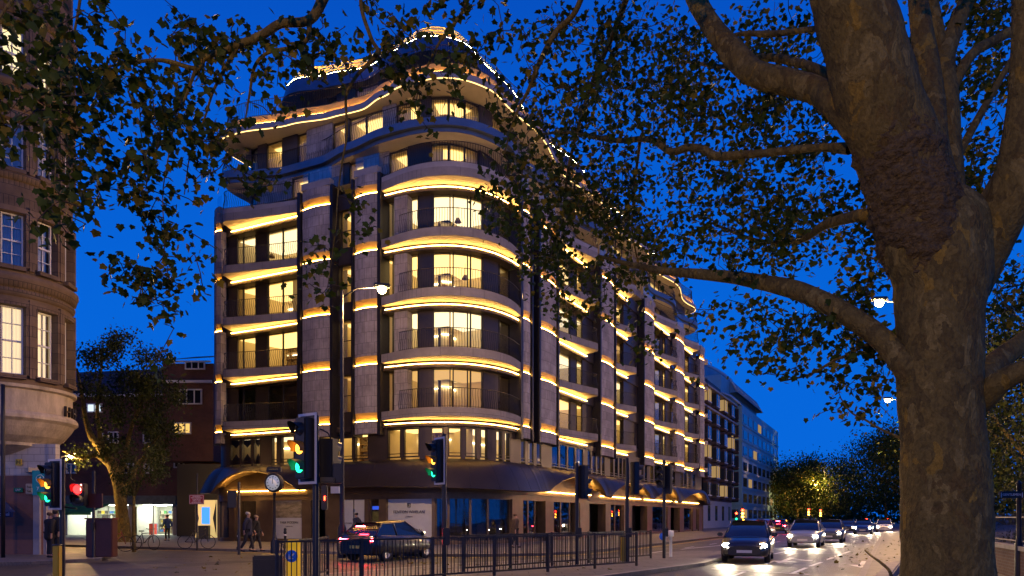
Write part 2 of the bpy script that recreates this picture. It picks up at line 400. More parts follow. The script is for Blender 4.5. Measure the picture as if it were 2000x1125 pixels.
def room(s0, s1, d, z0, z1, depth=4.0, lit=True, kind=0, name='room', strong=1.0):
    """a room behind the glass: back wall, sides, floor and ceiling, a ceiling light, and things standing in it"""
    mb = MB(); ss = srange(s0, s1, 0.8); f = lambda s: d-depth
    fl = [at3(s, d, z0) for s in ss]; bl = [at3(s, d-depth, z0) for s in ss]
    fu = [at3(s, d, z1) for s in ss]; bu = [at3(s, d-depth, z1) for s in ss]
    mb.grid([bl, bu], 0, smooth=False)
    mb.add([fl[0], bl[0], bu[0], fu[0]], [(0, 1, 2, 3)], 0); mb.add([fl[-1], bl[-1], bu[-1], fu[-1]], [(3, 2, 1, 0)], 0)
    mb.grid([fl, bl], 1, smooth=False); mb.grid([fu, bu], 0, smooth=False)
    o = mb.build(name, [M_roomwall, M_roomfloor], B)
    if lit:
        c = MB(); ribbon(c, ss[:], d-0.5, z1-0.06, d-depth+0.6, z1-0.06, smooth=False)
        rnd0 = random.Random(int(s0*31+z0*7)); c.build('ceiling_light', M_ceil if strong > 1 else rnd0.choice([M_ceil, M_ceil, M_ceil2, M_ceil3]), o)
        c = MB(); band(c, ss, d-depth+0.05, d-depth+0.13, z1-0.5, z1-0.42); c.build('cove_light', M_cove, o)
        L = s1-s0; rnd = random.Random(int(s0*97+z0*13))
        if kind in (1, 3):
            b = MB(); sa = s0+L*(0.1 if kind == 1 else 0.3); sb = min(s1-0.2, sa+1.9)
            for k in range(6): band(b, [sa, sb], d-depth+0.02, d-depth+0.38, z0+0.1+k*0.42, z0+0.14+k*0.42)
            for q in (sa, (sa+sb)/2, sb-0.05): band(b, [q, q+0.05], d-depth+0.02, d-depth+0.38, z0, z0+2.3)
            for k in range(5):
                q = sa+0.08
                while q < sb-0.2:
                    wq = rnd.uniform(0.04, 0.3); 
                    if rnd.random() < 0.75: band(b, [q, q+wq], d-depth+0.05, d-depth+0.3, z0+0.14+k*0.42, z0+0.14+k*0.42+rnd.uniform(0.14, 0.34), 1)
                    q += wq+rnd.uniform(0.01, 0.08)
            b.build('bookshelf', [M_wood, M_books], o)
        if kind in (0, 2, 4):
            b = MB(); q0 = s0+L*rnd.uniform(0.15, 0.5)
            band(b, srange(q0, min(s1-0.2, q0+1.8)), d-2.6, d-1.8, z0, z0+0.42); band(b, srange(q0, min(s1-0.2, q0+1.8)), d-2.8, d-2.6, z0, z0+0.8)
            b.build('sofa', M_wood if kind == 2 else M_books, o)
            b = MB(); q0 = s0+L*rnd.uniform(0.05, 0.6); band(b, [q0, min(s1-0.1, q0+rnd.uniform(0.7, 1.4))], d-depth+0.02, d-depth+0.12, z0, z0+rnd.uniform(1.3, 2.3)); b.build('cupboard', M_wood, o)
            b = MB(); q0 = s0+L*rnd.uniform(0.3, 0.7); b.lathe([(0.0, 0.25), (0.1, 0.25), (0.22, 0.0), (0.0, 0.0)], at3(q0, d-1.6, z1-1.0), 10); b.tube([at3(q0, d-1.6, z1-0.75), at3(q0, d-1.6, z1)], 0.012, 4); b.build('pendant_lamp', M_books, o)
        if kind in (2, 3, 5):
            b = MB(); wdt = min(0.9, L*0.3)
            for q0 in ((s0+0.1), (s1-wdt-0.1)):
                n = 26; r0 = []; r1 = []
                for k in range(n+1):
                    q = q0+wdt*k/n; off = d-0.28+0.05*math.sin(k*1.9)
                    r0.append(at3(q, off, z0+0.03)); r1.append(at3(q, off, z1-0.1))
                b.grid([r0, r1], 0)
            b.build('curtain', M_curtain, o)
    return o

# sections read along the front (pixel edges in the photograph's width, turned into distances along the wall)
PANELS = [(409, 434), (593, 648), (695, 741), (1017, 1033), (1052, 1084), (1171, 1197), (1256, 1276), (1319, 1335), (1366, 1383)]
FINS = [(402, 407), (585, 591), (649, 654), (690, 694), (741, 747), (1012, 1016), (1034, 1036), (1048, 1051), (1085, 1087), (1168, 1170), (1198, 1199), (1254, 1255)]
for i, (a, b) in enumerate(PANELS):
    sa, sb = s_at(a), s_at(b); ss = srange(sa, sb, 0.25); L = sb-sa
    bul = (lambda sa, L: lambda s: 0.10+0.14*math.sin(math.pi*min(1, max(0, (s-sa)/L))))(sa, L)
    for k in range(5):
        top = ZI[k+1]-0.26 if k < 4 else 21.55
        mb = MB(); band(mb, ss, -0.3, bul, ZI[k]+0.26, top); mb.build('stone_panel', M_stone, B, uvscale=1.0)
        g = MB(); ribbon(g, ss, lambda s: bul(s)-0.13, ZI[k]-0.238, lambda s: bul(s)-0.01, ZI[k]+0.258); g.build('light_recess', M_goldtint, B)
        l = MB(); band(l, ss, lambda s: bul(s)-0.05, lambda s: bul(s)-0.025, ZI[k]-0.225, ZI[k]-0.20); l.build('light_strip', M_led, B)
    mb = MB(); band(mb, ss, -0.3, bul, 6.5, ZI[0]-0.24); mb.build('stone_panel', M_stone, B, uvscale=1.0)
mb = MB()
for a, b in FINS:
    sa, sb = s_at(a), s_at(b); sb = max(sb, sa+0.14)
    band(mb, [sa, sb], -0.7, 0.22, 6.4, 21.5)
mb.build('vertical_fins', M_fin, B)

# storey bays with balconies: (left px, right px, bulge profile, window list per bay as px at the window plane)
def bulge(kind, sa, sb, amp):
    L = sb-sa
    def f(s):
        t = min(1, max(0, (s-sa)/L))
        if kind == 'left': t = 1-t                             # bulges at the far end of each front
        if kind == 'corner': return 0.16+amp*math.sin(math.pi*t)**1.2
        r = min(1.0, (1-t)*L/0.9); rr = math.sqrt(max(0, 1-(1-r)**2))
        return 0.06+amp*(t**1.25)*rr
    return f
BAYS = [  # px0, px1, kind, amp, [(w0, w1, code)], wall offset
 (449, 584.5, 'left', 1.15, [(452, 501, 'LL'), (502, 523, 'P'), (524, 584, 'LL')], -0.75),
 (748, 1014, 'corner', 0.75, [(749, 769, 'L'), (770, 795, 'S'), (796, 818, 'L'), (819, 846, 'P'), (846, 880, 'L'), (884, 914, 'L'), (918, 942, 'L'), (943, 972, 'P'), (974, 1003, 'D')], -0.55),
 (1087.5, 1147, 'right', 1.25, [(1089, 1112, 'L'), (1113, 1124, 'P'), (1125, 1146, 'L'), (1147, 1160, 'P')], -0.8),
 (1199.5, 1226, 'right', 1.2, [(1200, 1212, 'L'), (1213, 1218, 'P'), (1219, 1232, 'L'), (1233, 1240, 'P')], -0.8),
 (1277.5, 1307, 'right', 1.2, [(1278, 1288, 'D'), (1289, 1293, 'P'), (1294, 1308, 'L'), (1309, 1318, 'D')], -0.8),
 (1336, 1352, 'right', 1.1, [(1337, 1345, 'L'), (1346, 1349, 'P'), (1350, 1360, 'L')], -0.8)]
RECESS = [(435, 450, []), (1354, 1365, []), (655, 690, [(659, 689, 'L')]), (1036.5, 1048, [(1037, 1047, 'L')]), (1150, 1169, [(1160, 1168, 'D')]), (1229, 1254, [(1245, 1253, 'D')]), (1309, 1318, [])]
roomkind = 0
for bi, (a, b, kind, amp, wins, dw) in enumerate(BAYS):
    sa, sb = s_at(a), s_at(b); ss = srange(sa, sb, 0.2); fd = bulge(kind, sa, sb, amp)
    for k in range(5):
        z = ZI[k]
        mb = MB(); band(mb, ss, -0.9, fd, z-0.22, z+0.26); mb.build('balcony_slab', M_slabj, B, uvscale=1.0)
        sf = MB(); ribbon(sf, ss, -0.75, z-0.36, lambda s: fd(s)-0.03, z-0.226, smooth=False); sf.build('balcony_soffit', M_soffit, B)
        ff = MB(); band(ff, ss, -0.85, lambda s: -0.02 if kind != 'corner' else 0.02, z-0.66, z-0.40); ff.build('bronze_fascia', M_bronze, B)
        led = MB(); band(led, srange(sa+0.15, sb-0.15, 0.3), 0.03, 0.055, z-0.475, z-0.445); led.build('light_strip', M_led, B)
        if k < 4:
            r = MB(); r0, r1 = sa+0.08, sb-0.08
            if kind == 'corner': r0 = s_at(786)
            bars(srange(r0, r1, 0.2), lambda s: fd(s)-0.1, z+0.26, 1.08, r); r.build('balcony_railing', M_rail, B)
    for k in range(4):
        z0, z1 = ZI[k]+0.28, ZI[k+1]-0.62
        dark = (bi == 0 and k == 0)
        lo = s_at(wins[0][0], dw); hi = s_at(wins[-1][1], dw)
        room(lo-0.1, hi+0.1, dw-0.15, z0, z1+0.15, 4.2, lit=not dark, kind=[[0, 1, 2, 4], [5, 3, 0, 2], [2, 5, 4, 2], [5, 2, 2, 0], [2, 4, 5, 2], [0, 2, 5, 4]][bi][k])
        back = MB(); band(back, srange(sa-0.05, lo-0.02) if lo-sa > 0.1 else [lo-0.12, lo-0.02], dw-0.1, dw+0.03, z0-0.02, z1+0.02)
        if sb-hi > 0.12: band(back, srange(hi+0.02, sb+0.05), dw-0.1, dw+0.03, z0-0.02, z1+0.02)
        band(back, srange(sa, sb), dw-0.3, dw+0.05, z1, ZI[k+1]-0.3)
        for w0, w1, c in wins:
            q0, q1 = s_at(w0, dw), s_at(w1, dw)
            if c in ('P',): band(back, srange(q0, q1), dw-0.1, dw+0.06, z0, z1)
            elif c == 'S':
                st = MB(); band(st, srange(s_at(w0, -0.05), s_at(w1, -0.05)), dw-0.1, dw+0.5, z0, z1); st.build('stone_pier', M_stone, B, uvscale=1.0)
            else:
                win(q0, q1, dw, z0, z1, lit=(c != 'D') and not dark, mull=(0.5,) if c == 'LL' else (), transom=None)
        back.build('bay_wall', M_bronze, B)
for a, b, wins in RECESS:
    sa, sb = s_at(a), s_at(b); mb = MB(); dw = -0.5
    for k in range(4):
        z0, z1 = ZI[k]+0.45, ZI[k+1]-0.55
        band(mb, srange(sa-0.1, sb+0.1), dw-0.1, dw+0.16, z1, z1+0.95)
        if wins:
            q0, q1 = s_at(wins[0][0], dw), s_at(wins[0][1], dw)
            room(q0-0.05, q1+0.05, dw-0.12, z0-0.1, z1, 3.0, lit=wins[0][2] == 'L', kind=5)
            win(q0, q1, dw, z0, z1, lit=wins[0][2] == 'L', mull=(0.3,), transom=1.05)
            if q0-sa > 0.1: band(mb, [sa-0.1, q0], dw-0.1, dw+0.02, z0-0.1, z1)
            if sb-q1 > 0.1: band(mb, [q1, sb+0.1], dw-0.1, dw+0.02, z0-0.1, z1)
        else: band(mb, [sa-0.1, sb+0.1], dw-0.1, dw+0.02, z0-0.1, z1)
    band(mb, srange(sa-0.1, sb+0.1), dw-0.1, dw+0.14, 6.4, ZI[0]+0.45)
    mb.build('recess_wall', M_bronze, B)
# the body behind: keeps light from leaking between rooms and closes both returns
mb = MB()
ss = srange(SMIN+6.5, s_at(1384)-6.0, 0.8)
ribbon(mb, ss, -5.2, 0.0, -5.2, 30.3, smooth=False)
for q0, q1 in ((0.0, SMIN-0.6), (s_at(1384)+0.3, S[-1]-0.1)):
    ribbon(mb, srange(q0, q1), 0.0, 0.0, 0.0, 21.5, smooth=False)
mb.build('inner_core', M_bronze, B)
# rounded balconies on both returns
for q in (SMIN-1.6, float(s_at(1384))+1.9):
    for k in range(5):
        sa, sb = q-1.5, q+1.5; fd = lambda s: 0.02+1.25*math.sqrt(max(0, 1-((s-q)/1.5)**2)); ss = srange(sa, sb, 0.12)
        mb = MB(); band(mb, ss, -0.1, fd, ZI[k]-0.2, ZI[k]+0.22); mb.build('balcony_slab', M_slab, B)
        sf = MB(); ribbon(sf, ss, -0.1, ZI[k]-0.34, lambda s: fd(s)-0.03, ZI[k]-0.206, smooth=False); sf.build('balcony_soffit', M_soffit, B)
        led = MB(); band(led, srange(sa+0.2, sb-0.2), 0.03, 0.055, ZI[k]-0.48, ZI[k]-0.45); led.build('light_strip', M_led, B)
        if k < 4:
            r = MB(); bars(ss, lambda s: fd(s)-0.08, ZI[k]+0.22, 1.05, r); r.build('balcony_railing', M_rail, B)

# ---- stepped top floors
for a, b in PANELS:
    sa, sb = s_at(a), s_at(b); mb = MB(); band(mb, srange(sa, sb), -0.2, 0.2, 21.55, 21.95); mb.build('parapet', M_slab, B)
    g = MB(); ribbon(g, srange(sa, sb), 0.02, 21.97, 0.02, 22.75); g.build('balustrade_glass', M_glass_b, B)
for a, b, kind, amp, wins, dw in BAYS:
    sa, sb = s_at(a), s_at(b); fd = bulge(kind, sa, sb, amp)
    r = MB(); bars(srange(sa+0.05, sb-0.05, 0.2), lambda s: fd(s)-0.1, ZI[4]+0.56, 1.15, r); r.build('balcony_railing', M_rail, B)
    mb = MB(); band(mb, srange(sa, sb, 0.2), -0.9, lambda s: fd(s)-0.02, ZI[4]+0.262, ZI[4]+0.56); mb.build('balcony_upstand', M_slab, B)
use('upper')
UL, UR = s_at(300)-5.0, s_at(1500)+6.0
ss = srange(UL, UR, 0.25)
wave6 = wave([(412, 0.15), (430, 0.1), (475, -1.0), (520, -1.5), (590, -1.5), (660, -0.9), (736, -0.45), (840, -0.4), (920, -0.35), (1000, -0.3), (1040, -0.7), (1080, -0.1)], 0.55, 0.62)
wave7 = wave([(420, 0.25), (460, 0.0), (549, -0.7), (620, -1.2), (676, -1.35), (730, -0.8), (773, -0.4), (885, -0.1), (960, -0.2), (1010, -0.5), (1060, -0.2)], 0.5, 0.55)
mb = MB(); ribbon(mb, srange(UL, UR, 0.5), -2.8, 21.4, 0.0, 21.4, smooth=False); mb.build('terrace_floor', M_slab, B)
def setback(dw, z0, z1, segs, depth=2.2):
    """set-back storey: piers and window runs along the plan"""
    lo, hi = segs[0][0], segs[-1][1]
    for i, (a, b, c) in enumerate(segs):
        q0, q1 = s_at(a, dw), s_at(b, dw)
        if q1 < q0+0.1: continue
        if c == 'S':
            st = MB(); band(st, srange(q0, q1), dw-0.2, dw+0.15, z0, z1); st.build('stone_pier', M_stone, B, uvscale=1.0)
        elif c == 'P':
            wall = MB(); band(wall, srange(q0, q1), dw-0.2, dw+0.08, z0, z1); wall.build('setback_wall', M_bronze, B)
        else:
            n = max(1, round((q1-q0)/1.7)); qs = [q0+(q1-q0)*k/n for k in range(n+1)]
            for k in range(n): win(qs[k], qs[k+1], dw, z0+0.02, z1-0.1, lit=c == 'L', name='terrace_window', fr=0.06)
            if c == 'L': room(q0, q1, dw-0.15, z0, z1-0.05, depth, kind=[1, 5, 0][i % 3], name='room', strong=2)
    for q0, q1 in ((UL, s_at(lo, dw)), (s_at(hi, dw), UR)):
        wall = MB(); band(wall, srange(q0, q1), dw-0.2, dw+0.05, z0, z1); wall.build('setback_wall', M_bronze, B)
setback(-1.75, 21.42, 23.7, [(455, 505, 'D'), (505, 572, 'S'), (572, 604, 'L'), (604, 608, 'P'), (608, 672, 'S'), (672, 684, 'P'), (684, 713, 'L'), (713, 762, 'S'), (762, 798, 'L'), (798, 842, 'P'), (842, 935, 'L'), (935, 985, 'P'), (985, 1010, 'L'), (1010, 1040, 'S'), (1040, 1070, 'L'), (1070, 1120, 'S'), (1120, 1150, 'L'), (1150, 1185, 'P'), (1185, 1215, 'L'), (1215, 1250, 'S'), (1250, 1290, 'L'), (1290, 1320, 'P'), (1320, 1350, 'L')])
mb = MB(); band(mb, ss, -2.9, wave6, 24.0, 24.45); mb.build('wavy_slab', M_zinc, B)
mb = MB(); band(mb, ss, -2.9, lambda s: wave6(s)-0.25, 23.74, 23.97); mb.build('slab_underband', M_zinc, B)
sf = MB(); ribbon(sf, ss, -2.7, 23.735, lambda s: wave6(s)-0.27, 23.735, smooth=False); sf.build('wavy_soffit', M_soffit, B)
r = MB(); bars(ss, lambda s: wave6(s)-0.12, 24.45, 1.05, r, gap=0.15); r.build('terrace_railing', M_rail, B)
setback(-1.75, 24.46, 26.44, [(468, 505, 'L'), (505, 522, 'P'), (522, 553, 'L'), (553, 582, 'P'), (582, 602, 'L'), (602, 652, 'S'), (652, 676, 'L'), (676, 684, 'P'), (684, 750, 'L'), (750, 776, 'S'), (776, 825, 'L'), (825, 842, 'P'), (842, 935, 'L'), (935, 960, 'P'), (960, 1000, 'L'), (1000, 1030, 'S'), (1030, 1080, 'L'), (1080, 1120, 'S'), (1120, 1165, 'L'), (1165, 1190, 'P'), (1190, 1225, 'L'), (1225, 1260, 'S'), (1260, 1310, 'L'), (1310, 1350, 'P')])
# the golden slab: dark lower fascia with an LED under it, sloping band above with LED gold in its colour
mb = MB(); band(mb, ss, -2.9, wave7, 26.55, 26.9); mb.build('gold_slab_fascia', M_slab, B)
mb = MB(); ribbon(mb, ss, lambda s: wave7(s)-0.22, 26.91, lambda s: wave7(s)-0.42, 27.62); ribbon(mb, ss, lambda s: wave7(s)-0.42, 27.62, -2.9, 27.62, smooth=False); mb.build('gold_slab_band', M_goldtint, B)
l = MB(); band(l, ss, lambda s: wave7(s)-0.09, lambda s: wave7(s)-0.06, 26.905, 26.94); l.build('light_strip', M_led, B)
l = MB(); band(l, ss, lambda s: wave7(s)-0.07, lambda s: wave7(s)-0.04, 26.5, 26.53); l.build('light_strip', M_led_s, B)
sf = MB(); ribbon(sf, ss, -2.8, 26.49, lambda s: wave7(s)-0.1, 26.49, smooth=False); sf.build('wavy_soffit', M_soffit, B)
r = MB(); bars(ss, lambda s: wave7(s)-0.48, 27.62, 1.05, r, gap=0.15, wavy=0.04); r.build('terrace_railing', M_rail, B)
use('roof')
RL, RR = s_at(300)-5.5, s_at(1500)+5.5; ssr = srange(RL, RR, 0.25)
wave8 = wave([(560, 0.0), (620, -0.7), (690, -1.2), (750, -0.6), (840, 0.1), (900, 0.1), (960, -0.4), (1010, -0.2)], 0.5, 0.5)
UL, UR = RL, RR
setback(-1.5, 27.64, 29.95, [(575, 600, 'D'), (600, 640, 'P'), (640, 660, 'D'), (660, 695, 'P'), (695, 740, 'L'), (740, 780, 'P'), (780, 925, 'L'), (925, 960, 'P'), (960, 1010, 'L'), (1010, 1060, 'P'), (1060, 1110, 'L'), (1110, 1200, 'P'), (1200, 1250, 'L'), (1250, 1320, 'P')], 1.6)
mb = MB(); ribbon(mb, ssr, wave8, 30.1, lambda s: wave8(s)-0.34, 31.2); ribbon(mb, ssr, wave8, 30.1, -2.2, 30.1, smooth=False); mb.build('roof_fascia', M_zinc, B)
for k in range(3):
    z = 31.24+k*0.40; off = -0.38-k*0.30
    mb = MB(); ribbon(mb, ssr, lambda s: wave8(s)+off-0.05, z, lambda s: wave8(s)+off-0.24, z+0.36); mb.build('roof_louvre', M_goldtint, B)
    l = MB(); band(l, ssr, lambda s: wave8(s)+off-0.02, lambda s: wave8(s)+off+0.01, z+0.0, z+0.03); l.build('light_strip', M_led_r, B)
    l = MB(); band(l, ssr, lambda s: wave8(s)+off+0.05, lambda s: wave8(s)+off+0.07, z-0.04, z+0.045); l.build('louvre_lip', M_zinc, B)
mb = MB(); ribbon(mb, ssr, lambda s: wave8(s)-1.3, 32.42, lambda s: wave8(s)-2.6, 32.7); mb.build('roof', M_zinc, B)
use('main')
# decks that close the plan behind the slabs
mb = MB()
for z, key, dd in ((27.6, 'upper', -2.6), (24.2, 'upper', -2.6), (32.5, 'roof', -2.3), (21.35, 'main', -1.0)):
    use(key); S_ = PT[key][0]; pts = [at3(q, dd, z) for q in srange(s_at(300), s_at(1500), 0.6)]
    o = len(mb.v); mb.add(pts, [tuple(range(len(pts)))])
use('main'); mb.build('flat_roof', M_zinc, B)

SRR = s_at(1384)+4.0
# ---- mezzanine with small windows, LED soffit above
zm0, zm1, dm = 4.95, 6.75, -0.25
MEZZ = [(384, 408, 'G'), (450, 470, 'G'), (472, 492, 'G'), (496, 510, 'G'), (531, 543, 'L'), (549, 576, 'L'), (626, 655, 'L'), (658, 690, 'L'), (693, 721, 'L'), (757, 784, 'L'), (788, 820, 'L'), (842, 866, 'L'), (875, 901, 'L'), (908, 931, 'L'), (937, 952, 'L'), (967, 980, 'L'), (984, 995, 'L'), (1015, 1024.5, 'L'), (1030, 1041, 'L'), (1046, 1056, 'L'), (1076, 1090, 'D'), (1092, 1106, 'D'), (1108, 1122, 'D'), (1124, 1138, 'D'), (1146, 1153, 'L'), (1155, 1163, 'L'), (1165, 1172, 'L'), (1174, 1180, 'L'), (1190, 1197, 'L'), (1199, 1206, 'D'), (1208, 1214, 'D'), (1215, 1221, 'L'), (1251, 1256, 'L'), (1258, 1263, 'D'), (1268, 1275, 'L'), (1277, 1283, 'D'), (1312, 1318, 'D'), (1328, 1333, 'L'), (1335, 1340, 'D'), (1342, 1348, 'L'), (1352, 1357, 'D')]
mb = MB(); prev = SMIN-1.0
for a, b, c in MEZZ:
    q0, q1 = s_at(a, dm), s_at(b, dm)
    if q0 > prev+0.02: band(mb, srange(prev, q0), dm-0.25, dm+0.06, zm0, zm1)
    if q1 > q0+0.1:
        win(q0, q1, dm, zm0+0.12, zm1-0.02, lit=c != 'D', name='mezzanine_window', fr=0.07, transom=0.22)
        if c == 'G':
            g = MB(); zc = (zm0+zm1)/2; w_ = q1-q0
            for zz, sg in ((zm1-0.1, -1), (zm0+0.2, 1)):
                pts = [(q0+0.08, zz), (q1-0.08, zz), (q1-0.08, zz+sg*0.22), ((q0+q1)/2, zz+sg*0.62), (q0+0.08, zz+sg*0.22)] if sg > 0 else [(q0+0.08, zz), (q1-0.08, zz), (q1-0.08, zz+sg*0.2), ((q0+q1)/2, zz+sg*0.5), (q0+0.08, zz+sg*0.2)]
                g.add([at3(s_, dm-0.06, z_) for s_, z_ in pts], [tuple(range(5))])
            g.build('window_graphic', mat('navy_vinyl', (0.012, 0.02, 0.07), 0.5), B)
    prev = max(prev, q1)
band(mb, srange(prev, SRR-1), dm-0.25, dm+0.06, zm0, zm1)
band(mb, srange(SMIN-1, SRR-1, 0.4), dm-0.28, dm+0.10, zm1, 7.05); band(mb, srange(SMIN-1, SRR-1, 0.4), dm-0.28, dm+0.10, 4.5, zm0)
mb.build('mezzanine_wall', M_bronze, B)
for a, b in ((SMIN+0.3, s_at(590)), (s_at(622), s_at(742)), (s_at(750), s_at(930)), (s_at(931), s_at(1060)), (s_at(1142), s_at(1226)), (s_at(1246), s_at(1290)), (s_at(1305), s_at(1375))):
    room(a, b, dm-0.3, zm0, zm1+0.1, 3.2, kind=1, name='room')
# soffit slab of the first floor
mb = MB(); ribbon(mb, srange(SMIN-1, SRR-1, 0.4), dm, 7.06, -5, 7.06, smooth=False); mb.build('floor_plate', M_bronze, B)

# ---- the wavy metal canopy with lit arches
ARCH = [(438, 594, 1.2), (1058, 1160, 1.2), (1176, 1256, 1.2), (1262, 1316, 1.15), (1322, 1368, 1.1)]
AR = [(s_at(a, 0.2), s_at(b, 0.2), h) for a, b, h in ARCH]
def zlow(s):
    z = 3.3-0.12*math.sin((s-s_at(840))*0.35)
    for a, b, h in AR:
        if a < s < b:
            t = (s-a)/(b-a); z = 3.3+h*max(0, math.sin(math.pi*t))**0.75
    return z
def dlow(s):
    d = 1.15+0.25*math.sin((s-s_at(840))*0.4+1)
    for a, b, h in AR:
        if a-1.5 < s < b+1.5: d = d*0.75+0.55*0.25+0.55*max(0, math.sin(math.pi*(s-a)/(b-a)))*0.6
    return d
mb = MB(); ssc = srange(SMIN-1.2, SRR-1.5, 0.15); rows = []
for k in range(9):
    t = k/8; rows.append([at3(s, -0.1+(dlow(s)+0.1)*(t**0.7), 4.95+(zlow(s)-4.95)*(t**1.25)) for s in ssc])
mb.grid(rows); 
for i in range(4, len(ssc)-4, 9): mb.tube([r_[i] for r_ in rows], 0.011, 4, m=2)
rows2 = [[at3(s, dlow(s), zlow(s)) for s in ssc], [at3(s, dlow(s)-0.08, zlow(s)-0.05) for s in ssc], [at3(s, dlow(s)*0.5, zlow(s)+(4.6-zlow(s))*0.25) for s in ssc], [at3(s, -0.1, zlow(s)+0.02+(4.6-zlow(s))*0.3) for s in ssc]]
mb.grid(rows2, 1)
mb.build('canopy', [mat('canopy_bronze', (0.045, 0.034, 0.027), 0.4, 0.45, var=0.2, scale=0.5), mat('canopy_lining', (0.26, 0.18, 0.09), 0.38, 0.6, var=0.2, scale=1.5, stretch=(1, 1, 6)), M_fin], B)
mb = MB(); band(mb, ssc, -0.35, -0.05, 3.05, 4.9); mb.build('fascia_wall', mat('fascia_bronze', (0.165, 0.115, 0.068), 0.45, 0.4, var=0.2, scale=0.6), B)
for a, b, h in AR:
    l = MB(); band(l, srange(a+0.1, b-0.1), 0.0, 0.04, 3.30, 3.33); l.build('light_strip', M_led, B)
# ---- shopfront
SHOP = [(415, 428, 'P'), (428, 452, 'D'), (452, 463, 'P'), (463, 505, 'N'), (505, 537, 'P'), (537, 594, 'poster'), (594, 612, 'P'), (612, 640, 'D'), (640, 668, 'P'), (668, 690, 'white'), (692, 716, 'white2'), (716, 724, 'P'), (724, 744, 'bank'), (744, 758, 'P'), (758, 845, 'board'), (845, 851, 'P'), (851, 876, 'G'), (876, 918, 'G'), (918, 952, 'G'), (952, 995, 'G'), (995, 1016, 'P'), (1016, 1030, 'G'), (1030, 1044, 'G'), (1044, 1060, 'D'), (1060, 1076, 'P'), (1076, 1094, 'G'), (1094, 1112, 'G'), (1112, 1128, 'D'), (1128, 1146, 'P'), (1146, 1178, 'D'), (1178, 1188, 'P'), (1188, 1200, 'G'), (1200, 1214, 'G'), (1214, 1230, 'P'), (1230, 1260, 'D'), (1260, 1270, 'P'), (1270, 1300, 'G'), (1300, 1306, 'P'), (1306, 1324, 'D'), (1324, 1332, 'P'), (1332, 1350, 'G'), (1350, 1356, 'P'), (1356, 1362, 'G'), (1362, 1368, 'P'), (1368, 1376, 'G'), (1376, 1384, 'P')]
M_pier = mat('pier_bronze', (0.165, 0.115, 0.07), 0.42, 0.45, var=0.2, scale=1.2)
M_shopglass = glass_mat('shop_glass', (0.5, 0.52, 0.55), 0.13)
M_board = mat('poster_white', (0.62, 0.64, 0.62), 0.5, var=0.05)
M_ink = mat('print_black', (0.02, 0.02, 0.02), 0.6)
pier = MB(); ds = -0.15
band(pier, srange(SMIN-1.2, s_at(415, ds)), -0.6, 0.0, 0.0, 3.1)
band(pier, srange(s_at(1384, ds), SRR-1.5), -0.6, 0.0, 0.0, 3.1)
band(pier, srange(SMIN-1.2, SRR-1.5, 0.3), ds-0.25, ds+0.06, 2.7, 3.04); band(pier, srange(SMIN-1.2, SRR-1.5, 0.3), ds-0.25, ds+0.03, 0.1, 0.32)
for a, b, c in SHOP:
    q0, q1 = s_at(a, ds), s_at(b, ds)
    if q1 < q0+0.05: continue
    if c == 'P': band(pier, srange(q0, q1), -0.6, 0.06, 0.1, 2.72); continue
    g = MB(); sm_ = srange(q0, q1); ribbon(g, sm_, ds, 0.32, ds, 2.7)
    if c == 'D':
        d = MB(); band(d, sm_, -1.2, -1.1, 0.1, 2.7); band(d, [q0, q0+0.08], ds-0.1, ds+0.02, 0.32, 2.7); d.build('shop_door', M_fin, B)
    elif c in ('G', 'N', 'bank'):
        fr = MB(); band(fr, [q0, q0+0.07], ds-0.08, ds+0.05, 0.32, 2.7); band(fr, [q1-0.07, q1], ds-0.08, ds+0.05, 0.32, 2.7)
        o = fr.build('shop_window', M_pier, B); g.build('pane', M_shopglass, o)
    else:
        o = g.build('shop_window', M_board, B); mid = (q0+q1)/2; f = nrm(mid); w_ = q1-q0
        if c == 'poster':
            p = MB(); ribbon(p, sm_, ds+0.012, 1.62, ds+0.012, 2.66); p.build('poster_picture', mat('poster_print', (0.10, 0.085, 0.05), 0.5, col2=(0.42, 0.38, 0.30), scale=2.2, stretch=(1, 1, 3)), B)
            text_mesh('PARK MODERN', 0.21, 'lettering', M_ink, o, at3(mid, ds+0.02, 1.32), f)
            text_mesh('LONDON W2', 0.09, 'lettering', M_ink, o, at3(mid, ds+0.02, 1.08), f)
        if c == 'board':
            text_mesh('FENTON WHELAN', 0.24, 'lettering', M_ink, o, at3(mid, ds+0.06, 1.95), f)
            text_mesh('LONDON', 0.11, 'lettering', M_ink, o, at3(mid, ds+0.05, 1.68), f)
            text_mesh('PARK MODERN', 0.24, 'lettering', M_ink, o, at3(mid, ds+0.06, 0.9), f)
            p = MB(); c0 = at3(mid, ds+0.04, 2.33)
            ang = math.atan2(f.y, f.x)+math.pi/2
            for dx, dz, wx, wz in ((-0.09, 0, 0.03, 0.22), (0.09, 0, 0.03, 0.22), (0, 0.1, 0.2, 0.03), (0, -0.1, 0.2, 0.03), (0, 0, 0.1, 0.03), (-0.04, 0, 0.03, 0.12)):
                p.box(c0+Vector((math.cos(ang)*dx, math.sin(ang)*dx, dz)), (wx, 0.01, wz), ang)
            p.build('emblem', M_ink, o)
        if c == 'white': text_mesh('PARK MODERN', 0.1, 'lettering', M_ink, o, at3(mid, ds+0.03, 1.3), f)
    if c == 'bank':
        p = MB(); ribbon(p, sm_, ds-0.1, 2.1, ds-0.1, 2.3); p.build('shop_sign', emis('blue_sign', (0.05, 0.15, 1.0), 1.6), B)
        p = MB(); ribbon(p, sm_, ds-0.12, 0.9, ds-0.12, 2.0); p.build('shop_notice', mat('notice', (0.5, 0.4, 0.15), 0.6, var=0.6, scale=3, emit=(0.6, 0.4, 0.1), estr=0.15), B)
pier.build('shopfront_piers', M_pier, B)
